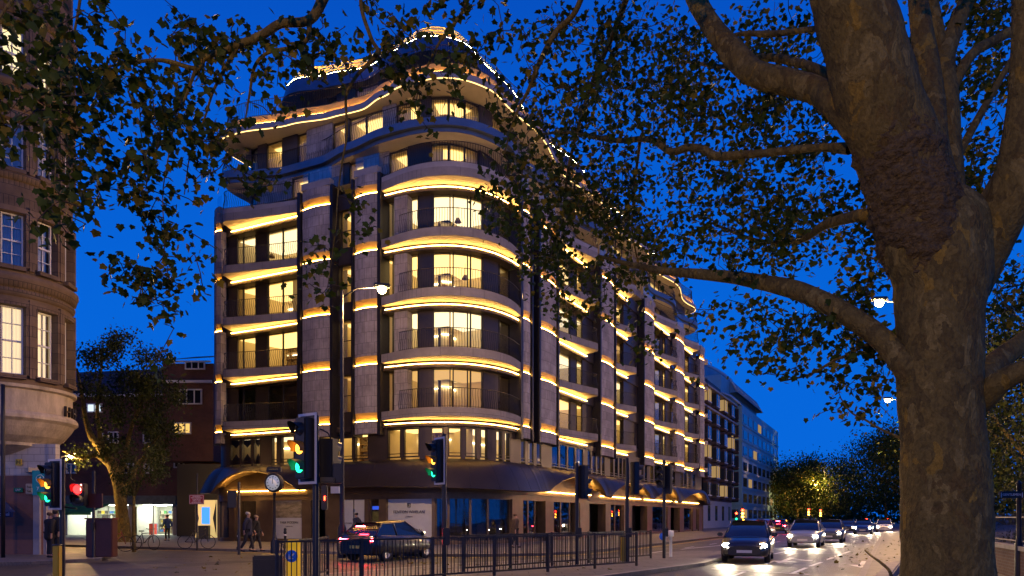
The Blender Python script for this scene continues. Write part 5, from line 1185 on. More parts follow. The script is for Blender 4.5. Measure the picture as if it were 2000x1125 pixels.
rg = np.random.RandomState(3); att = []
for cx, cy, rx, ry, y0, y1, n in ZONES:
    for _ in range(int(n*(0.40 if y1 < 10.2 else 0.48)*(0.62 if (cx, cy) in THIN else 1))):
        a = rg.uniform(0, 2*np.pi); r = math.sqrt(rg.uniform(0, 1))*1.05; Y = rg.uniform(y0, y1)
        p = PX(cx+rx*r*math.cos(a)+rg.normal(0, 8), cy+ry*r*math.sin(a)+rg.normal(0, 8), Y); att.append((p.x, p.y, p.z))
att = np.array(att)
nodes = np.vstack([s[:, :3] for s in SKEL]); base = len(nodes)
dn = np.full(len(att), 1e9); pr = np.zeros(len(att), int)
for i in range(len(att)):
    d = np.linalg.norm(nodes-att[i], axis=1); pr[i] = int(np.argmin(d)); dn[i] = d[pr[i]]
done = np.zeros(len(att), bool); NOD = [tuple(p) for p in nodes]; PAR = [-1]*base; TIPS = []; cost = dn.copy()
for _ in range(len(att)):
    c = np.where(done, 1e9, cost); i = int(np.argmin(c)); done[i] = True
    a = np.array(NOD[pr[i]]); b = att[i]; L = np.linalg.norm(b-a); k = max(2, int(L/0.22)); last = pr[i]; newi = []
    sag = rg.normal(0, 0.10*L, 3); sag[2] += 0.05*L
    for j in range(1, k+1):
        t = j/k; q = a*(1-t)+b*t+sag*math.sin(math.pi*t)+(rg.normal(0, 0.018, 3) if j < k else 0); NOD.append(tuple(q)); PAR.append(last); last = len(NOD)-1; newi.append(last)
    TIPS.append(newi)
    nn = np.array([NOD[x] for x in newi]); rem = np.where(~done)[0]
    if len(rem):
        D = np.linalg.norm(att[rem][:, None, :]-nn[None], axis=2); am = D.argmin(1); dm_ = D[np.arange(len(rem)), am]; better = dm_ < cost[rem]*0.96
        idx = rem[better]; cost[idx] = dm_[better]; pr[idx] = np.array(newi)[am[better]]
wt = np.zeros(len(NOD)); 
for x in range(len(NOD)-1, base-1, -1):
    wt[x] += 1
    if PAR[x] >= base: wt[PAR[x]] += wt[x]*0.5
tw = MB()
for newi in TIPS:
    pts = [Vector(NOD[PAR[newi[0]]])]+[Vector(NOD[x]) for x in newi]; rd = [0.0032+0.0021*math.sqrt(wt[newi[0]])]+[0.0030+0.0021*math.sqrt(wt[x]) for x in newi]
    tw.tube(pts, rd, 4, cap=False)
tw.build('twigs', M_twig, PTREE)
LP = []; LS = []
for newi in TIPS:
    p1 = np.array(NOD[newi[-1]]); n = rg.randint(6, 15)
    far = p1[1] > 10.2
    for _ in range(n+(4 if far else 0)):
        x = np.array(NOD[newi[rg.randint(max(0, len(newi)-3), len(newi))]]); LP.append(x+rg.normal(0, 0.095 if not far else 0.15, 3)+np.array([0, 0, -0.03])); LS.append(0.096 if not far else 0.102)
LP = np.array(LP); LS = np.array(LS)
lampp = [np.array((14.3, 28.2, 9.6)), np.array((10.5, 19, 8.0))]
lx, ly = CX+F*LP[:, 0]/LP[:, 1], CY-F*(LP[:, 2]-EYE)/LP[:, 1]; keep = np.ones(len(LP), bool)
for qx, qy, qr in ((1722, 590, 24), (1733, 785, 20), (745, 567, 24)): keep &= np.hypot(lx-qx, ly-qy) > qr   # leaves near the lamps' image pixels removed so lamps show from this camera
LP, LS = LP[keep], LS[keep]
leaf_mesh('crown', LP, LS, [M_leaf, M_leaf_y], PTREE, seed=5)
print('leaves', len(LP), 'twigs', len(TIPS))

# ------------------------------------------------------------------ street and park trees
def round_tree(name, label, base, h, cz, rx, rz, nclump, nleaf, lsize, mats, cat='tree', group=None, trunk_r=0.2, limbs=5, seed=1, dens=None, lean=(0, 0), simple=True):
    base = Vector(base); t = org(thing(name, label, cat, tuple(base), 0, group)); rg = np.random.RandomState(seed); mb = MB()
    cen = base+Vector((lean[0], lean[1], cz))
    limb_mesh(mb, [(base.x, base.y, base.z-0.05, trunk_r*1.35), (base.x, base.y, base.z+0.4, trunk_r), ((base.x*2+cen.x)/3, (base.y*2+cen.y)/3, base.z+(cz-rz)*0.6, trunk_r*0.85), (cen.x*0.7+base.x*0.3, cen.y*0.7+base.y*0.3, base.z+max(cz-rz*0.7, cz*0.5), trunk_r*0.7), (cen.x, cen.y, base.z+cz+rz*0.3, trunk_r*0.25)], 9, 0.05, seed)
    mb.build('trunk', M_bark, t)
    cl = []
    for k in range(nclump):
        a = rg.uniform(0, 2*np.pi); u = rg.uniform(-0.85, 1); r = rg.uniform(0.35, 1)**0.5*math.sqrt(max(0.05, 1-u*u*0.85)); cl.append((cen.x+rx*r*math.cos(a), cen.y+rx*r*math.sin(a), cen.z+rz*u*rg.uniform(0.75, 1.05)))
    lm = MB()
    for k in range(limbs):
        c = cl[k*len(cl)//limbs]; s0 = base+Vector((lean[0]*0.5, lean[1]*0.5, max(cz-rz*0.9, cz*0.45)))
        limb_mesh(lm, [(s0.x, s0.y, s0.z, trunk_r*0.5), (s0.x*0.55+c[0]*0.45, s0.y*0.55+c[1]*0.45, s0.z*0.65+c[2]*0.35, trunk_r*0.35), (c[0], c[1], c[2], trunk_r*0.08)], 6, 0.05, k)
    lm.build('branches', M_bark, t)
    pos = []
    for c in cl:
        n = int(nleaf/nclump*rg.uniform(0.5, 1.5)); s = rx*rg.uniform(0.16, 0.34)
        pos.append(np.array(c)+rg.normal(0, 1, (n, 3))*np.array([s, s, s*0.75]))
    leaf_mesh('crown', np.vstack(pos), lsize, mats, t, simple=simple, seed=seed)
    return t
# left: a tall leafy street tree (leaning, forked) and a young one in front of it
LT = GR(243, 1062); LT = Vector((LT.x, LT.y, 0.12))
t = org(thing('street_tree', 'large leafy street tree with pale forked limbs in front of the brick shop terrace', 'tree', tuple(LT)))
YT = LT.y
def LB(name, lst, n=9, seed=1):
    mb = MB(); limb_mesh(mb, pxl([(a, b, YT+d, w_) for a, b, d, w_ in lst]), n, 0.06, seed); return mb
for i, lst in enumerate(([(246, 1066, 0, 34), (240, 1020, 0, 27), (234, 960, 0, 25), (224, 920, 0, 24), (205, 885, 0, 20), (180, 855, 0.2, 15), (168, 820, 0.5, 11), (160, 770, 0.8, 8), (150, 720, 1, 5)],
                        [(222, 915, 0, 16), (190, 890, -0.3, 12), (160, 895, -0.6, 9), (135, 885, -0.9, 7), (122, 880, -1.2, 4)], [(205, 885, 0, 13), (195, 850, 0.4, 10), (190, 800, 0.6, 8), (195, 750, 0.6, 6), (200, 700, 0.6, 4)],
                        [(230, 940, 0, 15), (245, 890, 0.4, 11), (255, 840, 0.6, 9), (275, 790, 0.8, 7), (290, 750, 1, 4)], [(236, 980, 0, 12), (262, 920, -0.5, 8), (290, 880, -0.8, 6), (310, 850, -1, 4)])):
    LB('x', lst, 10, i+2).build('trunk' if i == 0 else 'limb', M_bark, t)
rg = np.random.RandomState(8); pos = []
for cx, cy, rx, ry, n in ((190, 700, 50, 40, 900), (250, 700, 42, 55, 1000), (180, 780, 50, 50, 900), (260, 790, 60, 50, 1300), (310, 800, 45, 60, 1100), (290, 720, 40, 40, 700), (200, 850, 60, 40, 500), (320, 870, 40, 50, 800), (165, 880, 40, 24, 300), (280, 860, 60, 40, 800), (330, 760, 30, 30, 350), (240, 655, 18, 18, 160)):
    k = max(3, n//90)
    for _ in range(k):
        a = rg.uniform(0, 6.28); r = math.sqrt(rg.uniform(0, 1)); c = PX(cx+rx*r*math.cos(a), cy+ry*r*math.sin(a), YT+rg.uniform(-1.8, 2.2))
        pos.append(np.array(c)+rg.normal(0, 1, (int(n/k*1.6), 3))*0.30)
leaf_mesh('crown', np.vstack(pos), 0.20, [M_leaf_d, M_leaf], t, simple=True, seed=9)
YG = GR(262, 1078); t = org(thing('young_tree', 'slim young tree with a dark green crown beside the leafy street tree', 'tree', (YG.x, YG.y, 0.12)))
mb = MB(); limb_mesh(mb, pxl([(262, 1078, YG.y, 9), (261, 1010, YG.y, 7), (262, 960, YG.y, 6), (265, 890, YG.y, 4)]), 7, 0.03, 3); mb.build('trunk', M_bark, t)
pos = []
for _ in range(34):
    a = rg.uniform(0, 6.28); r = math.sqrt(rg.uniform(0, 1)); c = PX(268+52*r*math.cos(a), 915+58*r*math.sin(a), YG.y+rg.uniform(-1.0, 1.0)); pos.append(np.array(c)+rg.normal(0, 1, (60, 3))*0.16)
lm = MB()
for c in pos[:9]: lm.tube([PX(262, 975, YG.y), Vector(c.mean(0))*0.5+PX(264, 940, YG.y)*0.5, Vector(c.mean(0))], [0.03, 0.02, 0.006], 5)
lm.build('branches', M_bark, t)
leaf_mesh('crown', np.vstack(pos), 0.13, [M_leaf_d, M_leaf], t, simple=True, seed=12)
# right: trees along the far street
FT = [((60.5, 152), 'round tree lit yellow from within by a street lamp, left of the far trees', 12.0, 7.4, 6.8, 5.6, 60, 11000, 0.42),
      ((78, 178), 'dark wide tree right of the yellow lit round tree', 15, 9, 7.5, 7.0, 50, 7000, 0.5),
      ((82, 205), 'far street tree over the queue of red tail lights', 15, 9, 7, 7, 46, 6000, 0.5),
      ((62, 112), 'tall loose tree overhanging the road just left of the thick trunk', 15, 9.6, 6.0, 6.4, 60, 10000, 0.34),
      ((72, 138), 'dim tree behind the loose tree beside the thick trunk', 16, 10, 7.0, 7.0, 50, 7000, 0.40),
      ((44, 62), 'park tree hidden mostly by the thick trunk', 12, 8, 4, 5, 36, 4500, 0.26),
      ((25.5, 33), 'dark park tree right of the thick trunk behind the hedge', 11, 6.5, 5.0, 5, 70, 9000, 0.2),
      ((37, 50), 'dark park tree at the right edge behind the fingerpost', 13, 8.5, 6.5, 7, 60, 9000, 0.24)]
for k, (b, lb, h, cz, rx, rz, nc, nl, ls) in enumerate(FT):
    round_tree('park_tree', lb, (b[0], b[1], 0.1), h, cz, rx, rz, int(nc*1.3), int(nl*1.5), ls*1.15, [M_leaf_d if k in (1, 6, 7) else M_leaf, M_leaf_y if k in (0, 3) else M_leaf], group='trees along the street and park', trunk_r=0.3, seed=20+k)  # yellow leaves put more lamp glow into the lit tree's colour
# backdrop wood at the very end of the street and along the park
rg = np.random.RandomState(31)
wood = org(thing('far_wood', 'dark mass of far trees closing the street and the park', 'trees', (120, 260, 0))); wood['kind'] = 'stuff'
pos = []
for k in range(130):
    t_ = k/129; c = np.array((70+70*t_+rg.normal(0, 3), 262-190*t_**1.5+rg.normal(0, 6), rg.uniform(0.5, 11))); pos.append(c+rg.normal(0, 1, (130, 3))*np.array([4, 3.4, 3]))
pos = np.vstack(pos); pos = pos[pos[:, 2] > 0.3]
leaf_mesh('foliage', pos, 1.4, [M_leaf_d, M_leaf], wood, simple=True, seed=40)
# ------------------------------------------------------------------ traffic lights
M_sigblack = mat('signal_black', (0.018, 0.018, 0.018), 0.45)
M_sigwhite = mat('signal_white', (0.72, 0.70, 0.66), 0.5)
M_lensoff = mat('lens_off', (0.03, 0.03, 0.03), 0.15, spec=0.8)
M_amber = emis('lens_amber', (1.0, 0.42, 0.04), 5.5); M_green = emis('lens_green', (0.02, 1.0, 0.42), 3.2); M_red = emis('lens_red', (1.0, 0.02, 0.02), 7.0)
M_redfar = emis('lens_red_far', (1.0, 0.03, 0.01), 30.0); M_amberfar = emis('lens_amber_far', (1.0, 0.42, 0.04), 22.0)
M_hood = {'a': mat('hood_amber_glow', (0.35, 0.16, 0.02), 0.5), 'g': mat('hood_green_glow', (0.02, 0.12, 0.06), 0.5), None: M_sigblack, 'r': mat('hood_red', (0.25, 0.02, 0.02), 0.5)}  # hoods of lit lenses carry the lens glow in their colour
def signal_head(t, c, face, lit, board=True, hgt=1.12, lens_r=0.1, name='signal_head', far=False):
    """c: centre of the head, face: heading the lenses look to; lit: three of None, 'r', 'a', 'g' from the top"""
    c = Vector(c); f = Vector((face[0], face[1], 0)).normalized(); ang = math.atan2(f.y, f.x)-math.pi/2; u = Vector((f.y, -f.x, 0)); 
    h = MB(); n = len(lit); step = hgt*0.78/n
    h.bbox(c+f*0.02, (0.27, 0.2, hgt*0.86), ang, 0.02); head = h.build(name, M_sigblack, t)
    if board:
        b = MB(); W, Hh = 0.46, hgt; w_ = 0.045
        b.box(c-f*0.06, (W, 0.012, Hh), ang); b.build('backing_board', M_sigblack, t)
        b = MB()
        for s_ in (-1, 1):
            b.box(c-f*0.05+u*s_*(W/2-w_/2), (w_, 0.012, Hh), ang); b.box(c-f*0.05+Vector((0, 0, s_*(Hh/2-w_/2))), (W-2*w_, 0.012, w_), ang)
        b.build('white_border', M_sigwhite, t)
    for k, l in enumerate(lit):
        p = c+Vector((0, 0, hgt*0.78/2-step*(k+0.5)))+f*0.125
        Mr = Matrix(((u.x, 0, f.x), (u.y, 0, f.y), (0, 1, 0)))
        d = MB(); d.lathe([(0.0, 0.035), (lens_r*0.6, 0.025), (lens_r, 0.0)], p, 16, 0, M=Mr)
        mm = {'r': M_redfar if far else M_red, 'a': M_amberfar if far else M_amber, 'g': M_green}.get(l, M_lensoff); lo = d.build('lens', mm, head)
        v = MB(); rows = []
        for q in (0, 1):
            row = []
            for a in range(13):
                t_ = R(-30+a*20); row.append(p+u*math.cos(t_)*(lens_r+0.012)+Vector((0, 0, math.sin(t_)*(lens_r+0.012)))+f*(q*(0.02+0.2*(0.35+0.65*max(0, math.sin(t_))))))
            rows.append(row)
        v.grid(rows); v.grid([[x+(x-p).normalized()*0.006 for x in r_] for r_ in rows]); v.build('hood', M_hood[l] if l in M_hood else M_sigblack, head)
def sig_pole(name, label, px, Y, top_py, group='traffic signals at the junction', r=0.057, z0=0.12):
    p = PX(px, 1012, Y); t = org(thing(name, label, 'traffic light', (p.x, p.y, z0), 0, group)); mb = MB()
    top = EYE+(CY-top_py)/F*Y
    mb.lathe([(r, 0), (r, top-z0), (r*0.8, top-z0+0.03), (0, top-z0+0.04)], (p.x, p.y, z0), 12); mb.build('pole', M_post, t)
    return t, Vector((p.x, p.y, 0))
Z = lambda py, Y: EYE+(CY-py)/F*Y
FL = Vector((-0.62, -0.78, 0))                                # heads seen three-quarter, lenses turned to the left
t, p = sig_pole('traffic_light', 'nearest, tallest traffic light with white bordered board, amber and green lit', 617, 12.4, 815)
signal_head(t, PX(596, 876, 12.3), (-0.555, -0.832, 0), (None, 'a', 'g'), hgt=1.22, lens_r=0.105)
# rear-facing heads and the cable on the same post
signal_head(t, PX(641, 900, 12.55), (0.35, 0.94, 0), (None, None, None), board=False, hgt=0.9)
mb = MB(); mb.tube([PX(625, 838, 12.4), PX(640, 845, 12.42), PX(648, 860, 12.45), PX(650, 875, 12.5)], 0.012, 6); mb.build('cable', M_post, t)
mb = MB(); mb.bbox(PX(658, 925, 12.6), (0.2, 0.25, 0.34), 0.3, 0.02); mb.bbox(PX(640, 938, 12.5), (0.3, 0.2, 0.1), 0, 0.02); mb.build('pedestrian_head', M_sigblack, t)
mb = MB(); mb.box(PX(655, 957, 12.55), (0.14, 0.1, 0.12)); mb.build('sign_plate', M_sigwhite, t)
mb = MB(); mb.bbox(PX(634, 972, 12.3), (0.1, 0.1, 0.42), 0, 0.015); o = mb.build('push_button_box', M_sigblack, t)
mb = MB(); mb.box(PX(634, 973, 12.23), (0.022, 0.01, 0.07)); mb.build('red_lamp', M_redfar, o)
t, p = sig_pole('traffic_light', 'amber and green traffic light with a white bordered board before the corner shop window', 867.5, 17.6, 850)
signal_head(t, PX(855, 900, 17.5), (-0.777, -0.63, 0), (None, 'a', 'g'), hgt=1.16)
mb = MB(); mb.bbox(PX(871, 1048, 17.5), (0.17, 0.2, 0.42), 0.2, 0.02); mb.build('push_button_box', M_sigblack, t)
t, p = sig_pole('traffic_light', 'leftmost traffic light with white board, amber and green lit, beside the tower building', 122, 17.0, 900)
signal_head(t, PX(103, 946, 16.9), (-0.38, -0.92, 0), (None, 'a', 'g'), hgt=1.2, lens_r=0.11)
signal_head(t, PX(157, 966, 16.9), (0.1, -0.99, 0), ('r', None), board=False, hgt=0.62, lens_r=0.11, name='pedestrian_head')
mb = MB(); mb.tube([PX(128, 915, 17), PX(136, 918, 17), PX(138, 935, 17), PX(146, 940, 17)], 0.014, 6); mb.tube([PX(122, 990, 17), PX(150, 993, 17)], 0.02, 6); mb.build('bracket', M_post, t)
mb = MB()
mb.box(PX(158, 953, 16.76), (0.03, 0.01, 0.12)); mb.lathe([(0.0, 0.02), (0.018, 0.01), (0.018, -0.01), (0, -0.02)], PX(158, 947, 16.76), 8); mb.build('red_man', emis('red_man', (1.0, 0.35, 0.3), 8.0), t)
mb = MB(); mb.bbox(PX(184, 978, 17.1), (0.40, 0.05, 0.34), 0, 0.01); mb.build('sign_back', mat('sign_back_red', (0.10, 0.025, 0.02), 0.5), t)
for lb, px, Y, tp, hp, face, lit in (('traffic light seen from behind in front of the first lit canopy arch', 1127, 23.0, 905, (1139, 941), (0.80, 0.6, 0), (None,)*3),
                               ('traffic light seen from behind between two lit canopy arches', 1225, 23.6, 896, (1239, 934), (0.93, 0.35, 0), (None,)*3),
                               ('traffic light on a thick black post near the road end of the guard rail', 1297, 26.5, 900, (1304, 936), (0.6, 0.8, 0), (None,)*3)):
    t, p = sig_pole('traffic_light', lb, px, Y, tp, r=0.062); signal_head(t, PX(hp[0], hp[1], Y), face, lit, board=False, hgt=1.25)
    mb = MB(); mb.box(PX(px, 1040, Y)+Vector((0.08, 0, 0)), (0.12, 0.14, 0.3)); mb.build('push_button_box', M_sigblack, t)
t_last = t
signal_head(t, PX(1291, 930, 26.4), (-0.5, -0.86, 0), (None, None, None), board=False, hgt=1.0)
# lit ones far down the road
for lb, px, Y, py, lit in (('red and amber traffic light on the far left kerb beyond the canopy', 1450, 62, 1003, ('r', 'a', 'a')), ('left of two red and amber traffic lights under the yellow lit tree', 1579, 84, 1000, ('r', 'a', 'a')), ('right of two red and amber traffic lights under the yellow lit tree', 1602, 84, 1002, ('r', 'a', 'a')),
                           ('small double red traffic light just left of the thick trunk', 1733, 112, 1018, ('r', 'r', None)), ('small red traffic light near the blue lit oncoming cars', 1692, 104, 1018, ('r', 'a', None)), ('small red traffic light beside the pale base of the far brick block', 1438, 74, 1008, ('r', None, 'g'))):
    t, p = sig_pole('traffic_light', lb, px, Y, py-14*40/Y-4, z0=0.1); signal_head(t, PX(px, py, Y-0.2), (-0.2, -1, 0), lit, board=False, hgt=1.1, lens_r=0.11, far=True)

# ------------------------------------------------------------------ guard rails on the island
M_galv = mat('rail_paint', (0.045, 0.04, 0.036), 0.45, 0.4, var=0.3)
def guard_rail(label, P0, P1, hgt=1.0, post_gap=2.0, z0=0.12, bar=0.105):
    P0, P1 = Vector((P0[0], P0[1], z0)), Vector((P1[0], P1[1], z0)); t = org(thing('guard_rail', label, 'guard rail', tuple(P0), 0, 'pedestrian guard rails')); L = (P1-P0).length; u = (P1-P0)/L; ang = math.atan2(u.y, u.x)
    n = max(1, round(L/post_gap))
    for k in range(n+1):
        mb = MB(); mb.box(P0+u*(L*k/n)+Vector((0, 0, hgt/2+0.01)), (0.06, 0.06, hgt+0.02), ang); mb.build('post', M_galv, t)
    for nm, z in (('top_rail', hgt-0.02), ('bottom_rail', 0.12)):
        mb = MB(); mb.box(P0+u*L/2+Vector((0, 0, z)), (L-0.02, 0.045, 0.045), ang); mb.build(nm, M_galv, t)
    mb = MB(); k = 1
    while k*bar < L-0.02:
        s_ = 0.012 if k % 2 else -0.012; mb.box(P0+u*(k*bar)+Vector((-u.y*s_, u.x*s_, (hgt+0.1)/2)), (0.018, 0.012, hgt-0.18), ang); k += 1
    mb.build('bars', M_galv, t)
A0 = PX(541, 1012, 14.6).xy; A1 = PX(1243, 1012, 22.3).xy
guard_rail('long black guard rail along the front edge of the traffic island', A0, A1, 1.02)
guard_rail('short black guard rail at the left end of the traffic island, turned away', A0+Vector((0.0, 0.02)), PX(640, 1012, 18.8).xy, 1.0)
guard_rail('black guard rail standing behind the long one on the traffic island', PX(905, 1012, 19.6).xy, PX(1271, 1012, 26.4).xy, 1.02)
# ------------------------------------------------------------------ bollards, clock, signs, cabinets
t = org(thing('keep_left_bollard', 'yellow keep left bollard with a round blue arrow sign behind the guard rail', 'bollard', tuple(PX(573, 1012, 15.2).xy)+(0.12,)))
c = PX(573, 1012, 15.2); mb = MB(); mb.bbox((c.x, c.y, 0.12+0.52), (0.27, 0.22, 1.0), 0.15, 0.03); mb.build('body', mat('bollard_yellow', (0.72, 0.40, 0.02), 0.45, emit=(1.0, 0.55, 0.02), estr=0.35), t)
Mr = Matrix(((1, 0, 0), (0, 0, -1), (0, 1, 0)))
mb = MB(); mb.lathe([(0.0, 0.012), (0.125, 0.012), (0.13, 0.0)], (c.x, c.y-0.125, 0.12+0.68), 24, M=Mr); mb.build('blue_disc', mat('sign_blue', (0.01, 0.06, 0.35), 0.4, emit=(0.01, 0.06, 0.4), estr=0.3), t)
mb = MB(); q = Vector((c.x, c.y-0.139, 0.80)); d = Vector((-0.7071, 0, -0.7071)); e = Vector((0.7071, 0, -0.7071))
mb.add([q+d*-0.09-e*0.014, q+d*0.04-e*0.014, q+d*0.04+e*0.014, q+d*-0.09+e*0.014], [(0, 3, 2, 1)]); mb.add([q+d*0.09, q-d*0.0+e*0.075, q+d*0.03+e*0.014, q+d*0.03-e*0.014, q-e*0.075], [(0, 1, 2, 3, 4)]); mb.build('arrow', M_white, t)
M_yel = mat('bollard_yellow_plain', (0.55, 0.36, 0.02), 0.5)
for lb, px, Y in (('yellow wrapped post foot beside the left traffic light', 112, 16.8), ('yellow marker bollard behind the guard rail end', 1217, 24.5)):
    c = PX(px, 1012, Y); t = org(thing('marker_bollard', lb, 'bollard', (c.x, c.y, 0.12), 0, 'yellow marker bollards')); mb = MB(); mb.bbox((c.x, c.y, 0.12+0.42), (0.15, 0.15, 0.84), 0, 0.02); mb.build('body', M_yel, t); mb = MB(); mb.lathe([(0.1, 0), (0.1, 0.03), (0, 0.035)], (c.x, c.y, 0.96), 10); mb.build('cap', M_sigblack, t)
def bollard(lb, px, py):
    c = GR(px, py, 0.12); t = org(thing('bollard', lb, 'bollard', tuple(c), 0, 'black bollards along the kerb')); mb = MB()
    mb.lathe([(0.10, 0), (0.10, 0.12), (0.07, 0.16), (0.065, 0.72), (0.085, 0.76), (0.085, 0.80), (0.06, 0.84), (0.075, 0.9), (0.05, 0.98), (0, 1.0)], tuple(c), 14); mb.build('post', M_post, t); mb = MB(); mb.lathe([(0.069, 0.60), (0.071, 0.60), (0.071, 0.68), (0.069, 0.68)], tuple(c), 14); mb.build('band', M_sigwhite, t)
for lb, px, py in (('black bollard right of the clock post in front of the poster', 557, 1070), ('black bollard in front of the narrow white shop panels', 668, 1064), ('black bollard left of the clock post near the walking couple', 466, 1074)): bollard(lb, px, py)
# clock on a post
YC = 30.0; c = PX(536, 1012, YC); t = org(thing('post_clock', 'round black street clock with roman numerals on a slim post', 'clock', (c.x, c.y, 0.12)))
mb = MB(); mb.lathe([(0.16, 0), (0.16, 0.5), (0.11, 0.6), (0.06, 0.8), (0.05, 2.45), (0.08, 2.5), (0.05, 2.55)], (c.x, c.y, 0.12), 12); mb.build('post', M_post, t)
zc = Z(943, YC); Mr2 = Matrix(((0.97, 0, -0.24), (-0.24, 0, -0.97), (0, 1, 0)))
fc = Vector((c.x, c.y, zc)); fn = Vector((-0.24, -0.97, 0)).normalized(); fu = Vector((0.97, -0.24, 0)).normalized()
mb = MB(); mb.lathe([(0.0, -0.16), (0.30, -0.16), (0.38, -0.11), (0.40, 0), (0.40, 0.12), (0.36, 0.16), (0.33, 0.14), (0.32, 0.12), (0.0, 0.12)], tuple(fc), 32, M=Mr2); mb.build('drum', M_post, t)
mb = MB(); mb.lathe([(0.0, 0.126), (0.315, 0.126), (0.315, 0.12)], tuple(fc), 32, M=Mr2); mb.build('face', mat('clock_face', (0.75, 0.73, 0.68), 0.5, emit=(1, 0.95, 0.85), estr=0.22), t)
ROM = ['XII', 'I', 'II', 'III', 'IIII', 'V', 'VI', 'VII', 'VIII', 'IX', 'X', 'XI']
for k, s_ in enumerate(ROM):
    a = R(90-30*k); text_mesh(s_, 0.085, 'numeral', M_ink, t, fc+fu*math.cos(a)*0.25+Vector((0, 0, math.sin(a)*0.25))+fn*0.13, fn, 0.002)
for nm, L_, w_, a in (('minute_hand', 0.24, 0.02, 90), ('hour_hand', 0.15, 0.028, 94)):
    mb = MB(); d = fu*math.cos(R(a))+Vector((0, 0, math.sin(R(a)))); s_ = fu*math.sin(R(a))-Vector((0, 0, math.cos(R(a)))); q = fc+fn*0.135
    mb.add([q-d*0.04-s_*w_/2, q+d*L_-s_*w_/4, q+d*L_+s_*w_/4, q-d*0.04+s_*w_/2], [(0, 1, 2, 3)]); mb.build(nm, M_ink, t)
mb = MB(); mb.bbox((c.x, c.y, Z(917, YC)), (0.66, 0.16, 0.2), -0.24, 0.02); mb.build('crest', M_post, t)
text_mesh('WHITELEYS', 0.085, 'lettering', mat('gilt_letter', (0.45, 0.33, 0.06), 0.4, 0.5), t, Vector((c.x, c.y, Z(917, YC)))+fn*0.083, fn, 0.003)
# red warning sign on a dark post
YS = 33.0; c = PX(385, 1012, YS); t = org(thing('warning_sign', 'dark red rectangular sign with white writing on a black post', 'sign', (c.x, c.y, 0.12)))
mb = MB(); mb.lathe([(0.04, 0), (0.04, Z(925, YS)-0.12), (0, Z(925, YS)-0.1)], (c.x, c.y, 0.12), 8); mb.build('post', M_post, t)
mb = MB(); mb.bbox((c.x, c.y-0.05, Z(975.5, YS)), (0.68, 0.03, 0.44), 0, 0.008); o = mb.build('plate', mat('sign_red', (0.30, 0.02, 0.02), 0.45), t)
mb = MB()
for dx, dz, wx, wz in ((0, 0.19, 0.62, 0.012), (0, -0.19, 0.62, 0.012), (-0.31, 0, 0.012, 0.38), (0.31, 0, 0.012, 0.38)): mb.box((c.x+dx, c.y-0.067, Z(975.5, YS)+dz), (wx, 0.004, wz))
mb.build('border', M_sigwhite, t)
for k, s_ in enumerate(('WARNING', 'NEW PARKING', 'CONTROLS', 'APPLY ON', 'QUEENSWAY')): text_mesh(s_, 0.075, 'lettering', M_sigwhite, t, (c.x, c.y-0.068, Z(975.5, YS)+0.14-k*0.07))
# other slim posts
for lb, px, Y, tp, sgn in (('slim black sign post left of the clock with a dark signal box', 467, 29.0, 942, 1), ('thin black post beside the dark red cabinet', 183, 27.0, 920, 0)):
    c = PX(px, 1012, Y); t = org(thing('sign_post', lb, 'post', (c.x, c.y, 0.12), 0, 'slim posts on the pavements')); mb = MB(); mb.lathe([(0.07, 0), (0.055, 0.05), (0.055, Z(tp, Y)-0.12), (0, Z(tp, Y)-0.1)], (c.x, c.y, 0.12), 10); mb.build('pole', M_post, t)
    mb = MB(); mb.bbox((c.x-0.25*sgn, c.y-0.08, Z(975, Y) if sgn else 1.3), (0.34 if sgn else 0.12, 0.12, 0.7 if sgn else 0.3), 0.2, 0.02); mb.build('box', M_sigblack, t)
c = GR(199, 1088, 0.12); t = org(thing('street_cabinet', 'dark red street cabinet beside the left traffic light', 'cabinet', tuple(c))); mb = MB(); mb.bbox((c.x, c.y, 0.12+0.72), (0.95, 0.5, 1.42), 0.1, 0.03); mb.build('body', mat('cabinet_red', (0.075, 0.022, 0.018), 0.5, var=0.2), t)
mb = MB(); mb.bbox((c.x, c.y, 0.12+1.46), (1.02, 0.57, 0.06), 0.1, 0.015); mb.build('lid', mat('cabinet_red'  if False else 'cabinet_lid', (0.16, 0.04, 0.03), 0.5), t)
mb = MB(); mb.box((c.x-0.15, c.y-0.262, 0.8), (0.012, 0.01, 1.2), 0.1); mb.build('door_gap', M_sigblack, t)
c = PX(484, 1012, 17.4); t = org(thing('utility_box', 'low black utility box on the island beside the guard rail end', 'cabinet', (c.x, c.y, 0.12))); mb = MB(); mb.bbox((c.x+0.3, c.y+0.6, 0.12+0.28), (0.7, 0.5, 0.55), 0.2, 0.03); mb.build('body', M_sigblack, t); mb = MB(); mb.box((c.x+0.3, c.y+0.34, 0.4), (0.5, 0.02, 0.35), 0.2); mb.build('door', M_post, t)
c = PX(1310, 1012, 27.5); t = org(thing('sign_bollard', 'short grey bollard with a small blue disc near the island end', 'bollard', (c.x, c.y, 0.12))); mb = MB(); mb.lathe([(0.06, 0), (0.06, 0.75), (0.12, 0.78), (0.12, 1.0), (0, 1.02)], (c.x, c.y, 0.12), 12); mb.build('post', M_sigwhite, t); mb = MB(); mb.lathe([(0, 0.01), (0.14, 0.01), (0.14, 0)], (c.x-0.32, c.y-0.05, 0.9), 16, M=Mr); mb.build('disc', MATS['sign_blue'], t)
